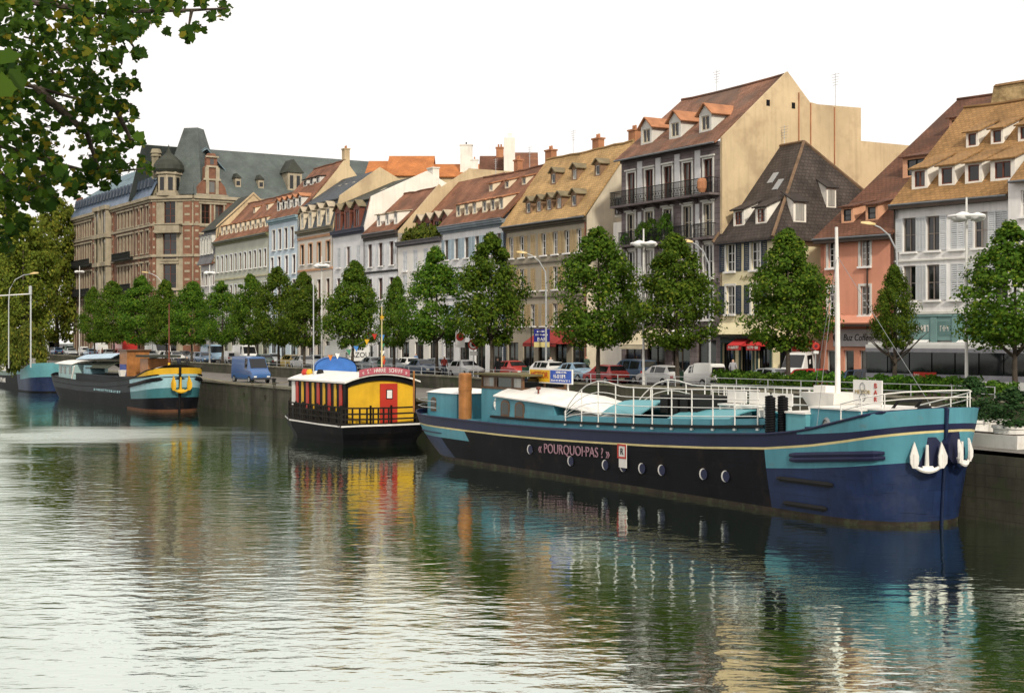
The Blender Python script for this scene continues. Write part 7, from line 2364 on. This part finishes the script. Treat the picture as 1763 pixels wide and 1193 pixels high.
# gantry arm at the left edge
D_ = 150; rt = thing('signal_gantry', 'pale horizontal signal arm on a post at the left edge', 'traffic light', (ratio(53) * D_, D_, STREET))
m = MB(); zg = z_at(506, D_) - STREET; m.tube([(0, 0, 0), (0, 0, zg + .9)], .09, 8); m.build('post', GALV, rt)
m = MB(); m.tube([(0, 0, zg), (-4.2, 0, zg - .25)], .07, 6); m.build('arm', LAMPW, rt)
m = MB(); m.box(-.14, .14, -.2, .0, zg - .1, zg + .85); m.build('signal_head', GALV, rt)


def round_sign(u, n, v, dpx, lab, style, box=False, dz=.12):
    t, p = street(u, n, dz); rt = thing('road_sign', lab, 'road sign', p, R(8))
    z = z_at(v, p.y) - p.z; r_ = dpx * p.y / FPX / 2
    m = MB(); m.tube([(0, 0, 0), (0, 0, z + r_ * 1.1)], .035, 7); m.build('post', GALV, rt)
    if box:
        m = MB(); m.box(-r_ * 1.15, r_ * 1.15, -.06, -.04, z - r_ * 2.6, z + r_ * 1.5); m.build('backing_plate', LAMPW, rt)
    def disc(rr, y, mat, nm):
        m = MB(); m.prism([(rr * math.cos(a), y, z + rr * math.sin(a)) for a in np.linspace(0, 2 * math.pi, 20)[:-1]], (0, .012, 0)); m.build(nm, mat, rt)
    disc(r_, -.085, REDP, 'disc')
    if style == 'park':
        disc(r_ * .74, -.099, M('sign_blue', (.03, .09, .42), .5), 'field')
        m = MB(); a = r_ * .62; m.prism([(-a - .04, -.113, z + a), (-a + .06, -.113, z + a + .02), (a + .04, -.113, z - a), (a - .06, -.113, z - a - .02)], (0, .012, 0)); m.build('bar', REDP, rt)
    elif style == 'ban':
        disc(r_ * .74, -.099, LAMPW, 'field'); disc(r_ * .4, -.112, IRON, 'symbol')
        m = MB(); a = r_ * .55; m.prism([(-a - .03, -.128, z + a), (-a + .05, -.128, z + a + .02), (a + .03, -.128, z - a), (a - .05, -.128, z - a - .02)], (0, .012, 0)); m.build('bar', REDP, rt)
    else:
        disc(r_ * .45, -.099, M('sign_dusky', (.12, .02, .03), .5), 'field')
    m = MB(); m.box(-r_ * .7, r_ * .7, -.1, -.085, z - r_ * 2.0, z - r_ * 1.25); m.build('plate', LAMPW, rt)
    return rt


round_sign(792, 11.6, 580, 14, 'white sign plate with red disc on a post left of the round ban sign', 'red', True)
round_sign(815, 11.8, 593, 19, 'round red-rimmed prohibition sign on a post behind the wheelhouse', 'ban')
round_sign(637, 10.0, 580, 15, 'blue and red no-parking sign behind the houseboat bunting', 'park')
round_sign(1404, 6.4, 596, 13, 'dusky red round sign at the pub side wall', 'red')
t, p = street(933, 2.6)
rt = thing('bar_sign', 'dark blue hanging BAR sign in front of the red awning', 'sign', p, R(-12))
zc = z_at(582, p.y) - p.z
m = MB(); m.box(-.66, .66, -.06, .06, zc - .75, zc + .75); m.build('sign_box', M('sign_deep_blue', (.012, .02, .2), .5), rt)
m = MB(); m.box(-.66, .66, -.065, -.061, zc - .75, zc - .33); m.build('yellow_strip', M('sign_cream', (.6, .52, .22), .5), rt)
text('lettering', 'BAR', .42, LAMPW, rt, (0, -.07, zc - .12), (R(90), 0, 0))
scribble(rt, .8, .13, LAMPW, (-.4, -.068, zc + .48), 6); scribble(rt, 1.05, .13, LAMPW, (-.52, -.068, zc + .2), 8)
m = MB(); m.tube([(-.9, 0, -zc * 0), (-.9, 0, zc + .95)], .05, 6); m.tube([(-.9, 0, zc + .85), (.6, 0, zc + .85)], .03, 5); m.build('bracket', IRON, rt)

# railing along the street edge, hedges and planters
rt = thing('street_railing', 'thin grey railing along the edge of the street above the quay', 'railing', (0, 0, 0))
ts_ = list(np.arange(-30, 66, 2.4))
m = MB()
for h in (.95, .6):
    m.tube([P(t, N_UP - .18, STREET + h) for t in ts_], .022, 5)
m.build('rail', GALV, rt)
q = MB(); q.tube([(0, 0, .3), (0, 0, .97)], .028, 6); pm = q.mesh('post', GALV)
for t in ts_:
    put('post', pm, rt, P(t, N_UP - .18, STREET))
hm = []
for k in range(2):
    C_ = rng.uniform(-1, 1, (1500, 3)); C_[:, 2] = rng.uniform(0, 1, 1500)
    sgn = np.abs(C_).argmax(axis=1)
    for i in range(len(C_)):
        ax = rng.integers(0, 3)
        if ax == 2: C_[i, 2] = rng.uniform(.8, 1.12)
        elif ax == 1: C_[i, 1] = np.sign(C_[i, 1]) * rng.uniform(.8, 1.1)
        C_[i, 2] += .12 * math.sin(C_[i, 0] * 7 + k) * C_[i, 2]
    N_ = C_ - np.array([0, 0, .4])
    V, F = leaves(C_ * np.array([1.5, .42, .75]), N_, np.full(len(C_), .16)); hm.append(np_mesh('foliage', V, F, LEAF_HEDGE))
PLANTER = M('planter_box', (.12, .1, .08), .8, .2)
for i, (u, lab) in enumerate([(1262, 'green hedge planter right of the barge railing, below the silver saloon'), (1302, 'hedge planter below the silver saloon, next to the black rope coils'), (1362, 'hedge planter between the rope coils and the white tub'), (1408, 'hedge planter behind the white tub on the barge'), (1458, 'hedge planter just right of the barge mast'),
                            (1548, 'hedge planter right of the bow sign board'), (1592, 'hedge planter left of the red bus advert'), (1640, 'hedge planter beneath the red bus advert'), (1700, 'hedge planter at the right edge behind the conifers')]):
    t, p = street(u, N_UP - .75, .12); rt = thing('hedge_planter', lab, 'hedge', p, rot_at(t), 'hedge planters along the street edge')
    m = MB(); m.box(-1.35, 1.35, -.4, .4, 0, .4); m.build('planter_box', PLANTER, rt)
    put('foliage', hm[i % 2], rt, (0, 0, .3), scale=(1, 1, random.uniform(.85, 1.15)))
CONP = [(0, .55), (.2, 1), (.5, .85), (.8, .5), (1, .12)]
con = [crown_mesh('foliage', 3.0, 1.0, 60, 55, .16, LEAF_BUSHD if False else leaf_mat('conifer_leaf', (.012, .035, .01), (.03, .07, .02), (.06, .10, .03), .2), CONP, crad=(.3, .5)) for _ in range(2)]
for i, (u, D, vt, wpx, lab) in enumerate([(1672, 54, 650, 76, 'dark conifer shrub behind the bow rail'), (1742, 50.5, 668, 90, 'dark conifer shrub in a white tub at the right edge'), (1708, 55, 690, 70, 'low dark shrub between the two conifers')]):
    p = Vector((ratio(u) * D, D, QUAY)); hh = z_at(vt, D) - QUAY
    rt = thing('shrub', lab, 'shrub', p, i * 1.1)
    m = MB(); m.tube([(0, 0, .1), (0, 0, hh * .7)], [.07, .03], 6); m.build('stem', BARK, rt)
    put('foliage', con[i % 2], rt, (0, 0, .75), scale=(wpx * D / FPX / 2.1,) * 2 + ((hh - .75) / 3.0,))
    m = MB(); m.lathe([(.5, 0), (.62, .12), (.66, .7), (.72, .72), (.72, .82), (.6, .84)], 18); m.build('tub', BOATW, rt)
rt = thing('long_planter', 'long white planter box on the quay beside the barge bow', 'planter', (ratio(1722) * 50.5, 50.5, QUAY), ROT_L)
m = MB(); m.loft([[(-1.5, -.3, 0), (1.0, -.3, 0), (1.0, .3, 0), (-1.5, .3, 0)], [(-1.6, -.38, .5), (1.1, -.38, .5), (1.1, .38, .5), (-1.6, .38, .5)]], closed=True); m.build('box', BOATW, rt)
m = MB(); m.box(-1.45, .95, -.28, .28, .5, .53); m.build('soil', DARKW, rt)
# blue tent stall on the quay
D_ = 106; p = Vector((ratio(577) * D_, D_, QUAY))
rt = thing('tent_stall', 'blue half-round tarpaulin tent on the quay behind the houseboat', 'tent', p, R(10))
TARP = M('blue_tarpaulin', (.05, .18, .55), .5, .15)
hh = z_at(614, D_) - QUAY
m = MB(); secs_ = []
for y in (-1.2, 1.4):
    secs_.append([(1.65 * math.cos(a), y, hh - 1.35 + 1.35 * math.sin(a) ** .55) for a in np.linspace(0, math.pi, 13)])
m.loft(secs_, cap=False); m.quad((-1.65, 1.4, 0), (1.65, 1.4, 0), (1.65, 1.4, hh - 1.3), (-1.65, 1.4, hh - 1.3)); m.poly([tuple(x) for x in secs_[1]]); m.poly([(x[0] * .97, -1.1, x[2] - .03) for x in secs_[0]])
for s in (-1, 1): m.quad((s * 1.65, -1.2, 0), (s * 1.65, 1.4, 0), (s * 1.65, 1.4, hh - 1.35), (s * 1.65, -1.2, hh - 1.35))
m.build('tarpaulin', TARP, rt)
m = MB(); m.box(-1.6, 1.6, -1.28, -1.22, hh - 1.75, hh - 1.4); fb = m.build('front_board', LAMPW, rt); scribble(fb, 2.8, .18, TARP, (-1.4, -1.29, hh - 1.66), 12)
m = MB(); m.box(-1.6, 1.6, -1.25, -.8, 0, 1.0); m.build('counter', LAMPW, rt)

# ------------------------------------------------------------------ people
def person(label, loc, rz, legs, top, stride=.12, arms=(.05, .05), skin=(.55, .34, .24), hair=(.03, .02, .015), h=1.74):
    sk = h / 1.74
    J = dict(pel=(0, 0, .96), ches=(0, .01, 1.28), neck=(0, 0, 1.48), head=(0, -.015, 1.58), crown=(0, 0, 1.72), hl=(.09, 0, .92), kl=(.1, -stride * .6, .5), al=(.1, stride * .3, .09), tl=(.1, stride * .3 - .17, .04), hr=(-.09, 0, .92), kr=(-.1, stride * .5, .5), ar=(-.1, stride * 1.2, .1), tr=(-.1, stride * 1.2 - .16, .04),
             sl=(.19, 0, 1.42), el=(.25, arms[0], 1.14), wl=(.25, -arms[0] * 2 - .06, .9), fl=(.245, -arms[0] * 2 - .1, .8), sr=(-.19, 0, 1.42), er=(-.25, arms[1], 1.14), wr=(-.25, -arms[1] * 2 - .06, .9), fr=(-.245, -arms[1] * 2 - .1, .8))
    rad = dict(pel=.15, ches=.155, neck=.058, head=.1, crown=.075, hl=.095, kl=.062, al=.045, tl=.042, hr=.095, kr=.062, ar=.045, tr=.042, sl=.075, el=.05, wl=.035, fl=.038, sr=.075, er=.05, wr=.035, fr=.038)
    E_ = [('pel', 'ches'), ('ches', 'neck'), ('neck', 'head'), ('head', 'crown'), ('pel', 'hl'), ('hl', 'kl'), ('kl', 'al'), ('al', 'tl'), ('pel', 'hr'), ('hr', 'kr'), ('kr', 'ar'), ('ar', 'tr'), ('ches', 'sl'), ('sl', 'el'), ('el', 'wl'), ('wl', 'fl'), ('ches', 'sr'), ('sr', 'er'), ('er', 'wr'), ('wr', 'fr')]
    ks = list(J)
    me = bpy.data.meshes.new('person'); me.from_pydata([Vector(J[k]) * sk for k in ks], [(ks.index(a), ks.index(b_)) for a, b_ in E_], [])
    o = put('person', me, None, loc, rz)
    md = o.modifiers.new('skin', 'SKIN'); me.skin_vertices
    lay = me.skin_vertices[0] if me.skin_vertices else None
    if lay is None:
        return None
    for i, k in enumerate(ks):
        lay.data[i].radius = (rad[k] * sk * (1.15 if k in ('pel', 'ches') else 1), rad[k] * sk)
    lay.data[0].use_root = True
    ss = o.modifiers.new('sub', 'SUBSURF'); ss.levels = 2; ss.render_levels = 2
    # clothing by height and reach: shoes, trousers, top, skin, hair
    mt = bpy.data.materials.new('clothes'); mt.use_nodes = True; nt = mt.node_tree; bs = nt.nodes['Principled BSDF']
    tc = node(nt, 'ShaderNodeTexCoord'); sp = node(nt, 'ShaderNodeSeparateXYZ'); nt.links.new(tc.outputs['Object'], sp.inputs[0])
    rp = node(nt, 'ShaderNodeValToRGB'); rp.color_ramp.interpolation = 'CONSTANT'
    e = rp.color_ramp.elements; e[0].position = 0; e[0].color = (.02, .018, .015, 1); e[1].position = .06; e[1].color = tuple(legs) + (1,)
    for pos, c in ((.52, top), (.835, skin), (.93, hair)):
        x = e.new(pos); x.color = tuple(c) + (1,)
    nt.links.new(mrange(nt, sp.outputs[2], 0, 1.8 * sk, 0, 1), rp.inputs[0]); nt.links.new(rp.outputs[0], bs.inputs['Base Color']); bs.inputs['Roughness'].default_value = .8
    me.materials.append(mt)
    return tag(o, label, 'person')


for (u, n, rz_, legs, top, lab) in [(857, 9.4, R(200), (.03, .03, .035), (.02, .02, .025), 'person in dark clothes walking left of the wheelhouse roof'),
                                   (948, 2.4, R(30), (.05, .06, .1), (.6, .6, .6), 'person in a white top under the red awning'),
                                   (716, 2.2, R(-40), (.04, .04, .05), (.12, .2, .36), 'person in a blue top near the house fronts left of the signs'),
                                   (308, 13.4, R(160), (.02, .025, .03), (.025, .03, .05), 'person in dark blue standing on the quay above the yellow bow'),
                                   (322, 13.4, R(190), (.02, .02, .02), (.015, .015, .015), 'person in black standing right of the person in dark blue'),
                                   (176, 11.4, R(90), (.04, .04, .05), (.45, .2, .16), 'person in a pink top by the far parked cars')]:
    t = t_at(u, n); z_ = STREET if n < N_UP else QUAY
    person(lab, P(t, n, z_), rz_, legs, top)

# ------------------------------------------------------------------ quay furniture: bollards, ladders, mooring lines, bins
bm_ = MB(); bm_.lathe([(.2, 0), (.17, .08), (.14, .4), (.22, .46), (.2, .56), (.05, .6)], 12); BOLL = bm_.mesh('bollard', IRON, smooth=False)
for (t, lab) in ((30.0, 'iron mooring bollard on the quay just right of the blue van'), (34.0, 'iron mooring bollard at the quay edge under the blue van')):
    tag(put('mooring_bollard', BOLL, None, straight(t, QN - .9, QUAY)), lab, 'bollard', 'mooring bollards on the quay')
for (t, lab) in ((31.0, 'rusty iron ladder on the quay wall right of the blue van'), (36.5, 'rusty iron ladder on the quay wall below the blue van')):
    rt = thing('quay_ladder', lab, 'ladder', straight(t, QN + .16, 0), ROT_L, 'iron ladders on the quay wall')
    m = MB()
    for x in (-.2, .2): m.tube([(x, 0, -.2), (x, 0, QUAY + .25), (x, .3, QUAY + .3)], .03, 5)
    m.build_each('ladder_side', BOOT, rt)
    for i in range(8):
        q = MB(); q.tube([(-.2, 0, .15 + i * .3), (.2, 0, .15 + i * .3)], .02, 5); q.build('rung', BOOT, rt)
ROPE = M('mooring_rope', (.32, .27, .18), .9, .2)
bow_w = Vector((stern.x, stern.y)) + BD * 37.2
for (a, b_, lab) in ((Vector((B3S.x + 1.0, B3S.y + 1.4, 3.2)), straight(30.0, QN - .9, QUAY + .4), 'mooring rope from the yellow bow to the quay'),):
    m = MB(); m.tube([a.lerp(b_, i / 10) - Vector((0, 0, .5 * math.sin(math.pi * i / 10))) for i in range(11)], .03, 5)
    tag(m.build('mooring_rope', ROPE), lab, 'rope')
rg = MB(); rg.tube([(.16 * math.cos(a), 0, .16 * math.sin(a)) for a in np.linspace(0, 2 * math.pi, 13)], .03, 5); RGM = rg.mesh('mooring_ring', BOOT)
for t in (16.5, 21.5, 27.5, 33.5, 39.0):
    put('mooring_ring', RGM, qw, straight(t, QN + .06, 1.6), rz=ROT_L)
for (u, n, lab) in ((1170, 8.6, 'green litter bin under the tree beside the small white van'), (905, 9.6, 'green litter bin under the tree before the blue-shuttered house'), (655, 9.6, 'green litter bin behind the pink name board')):
    t, p = street(u, n, .12); rt = thing('litter_bin', lab, 'bin', p, rot_at(t), 'green litter bins')
    m = MB(); m.lathe([(.2, .15), (.26, .3), (.28, .95), (.3, .97), (.3, 1.02)], 12); m.build('bin', M('bin_green', (.03, .09, .05), .6), rt)
    m = MB(); m.tube([(0, .3, 0), (0, .3, 1.1)], .03, 5); m.build('bin_post', GALV, rt)
for (u, n, rz_, legs, top, lab) in [(765, 9.0, R(20), (.05, .06, .09), (.35, .05, .04), 'person in a red top walking under the trees left of the signs'), (1010, 2.2, R(-30), (.03, .03, .04), (.05, .08, .05), 'person in dark green before the grey-brown house'),
                                   (1262, 2.0, R(160), (.02, .02, .03), (.3, .3, .32), 'person in a grey top at the pub door')]:
    person(lab, P(t_at(u, n), n, STREET + (.125 if n < 3 else 0)), rz_, legs, top)


# ------------------------------------------------------------------ lettering becomes plain mesh
bpy.context.view_layer.update()
dg = bpy.context.evaluated_depsgraph_get()
for o in [x for x in scene.objects if x.type == 'FONT']:
    me = bpy.data.meshes.new_from_object(o.evaluated_get(dg))
    nm = o.name.split('.')[0]
    q = put(nm, me, o.parent); q.matrix_basis = o.matrix_basis.copy()
    bpy.data.objects.remove(o)
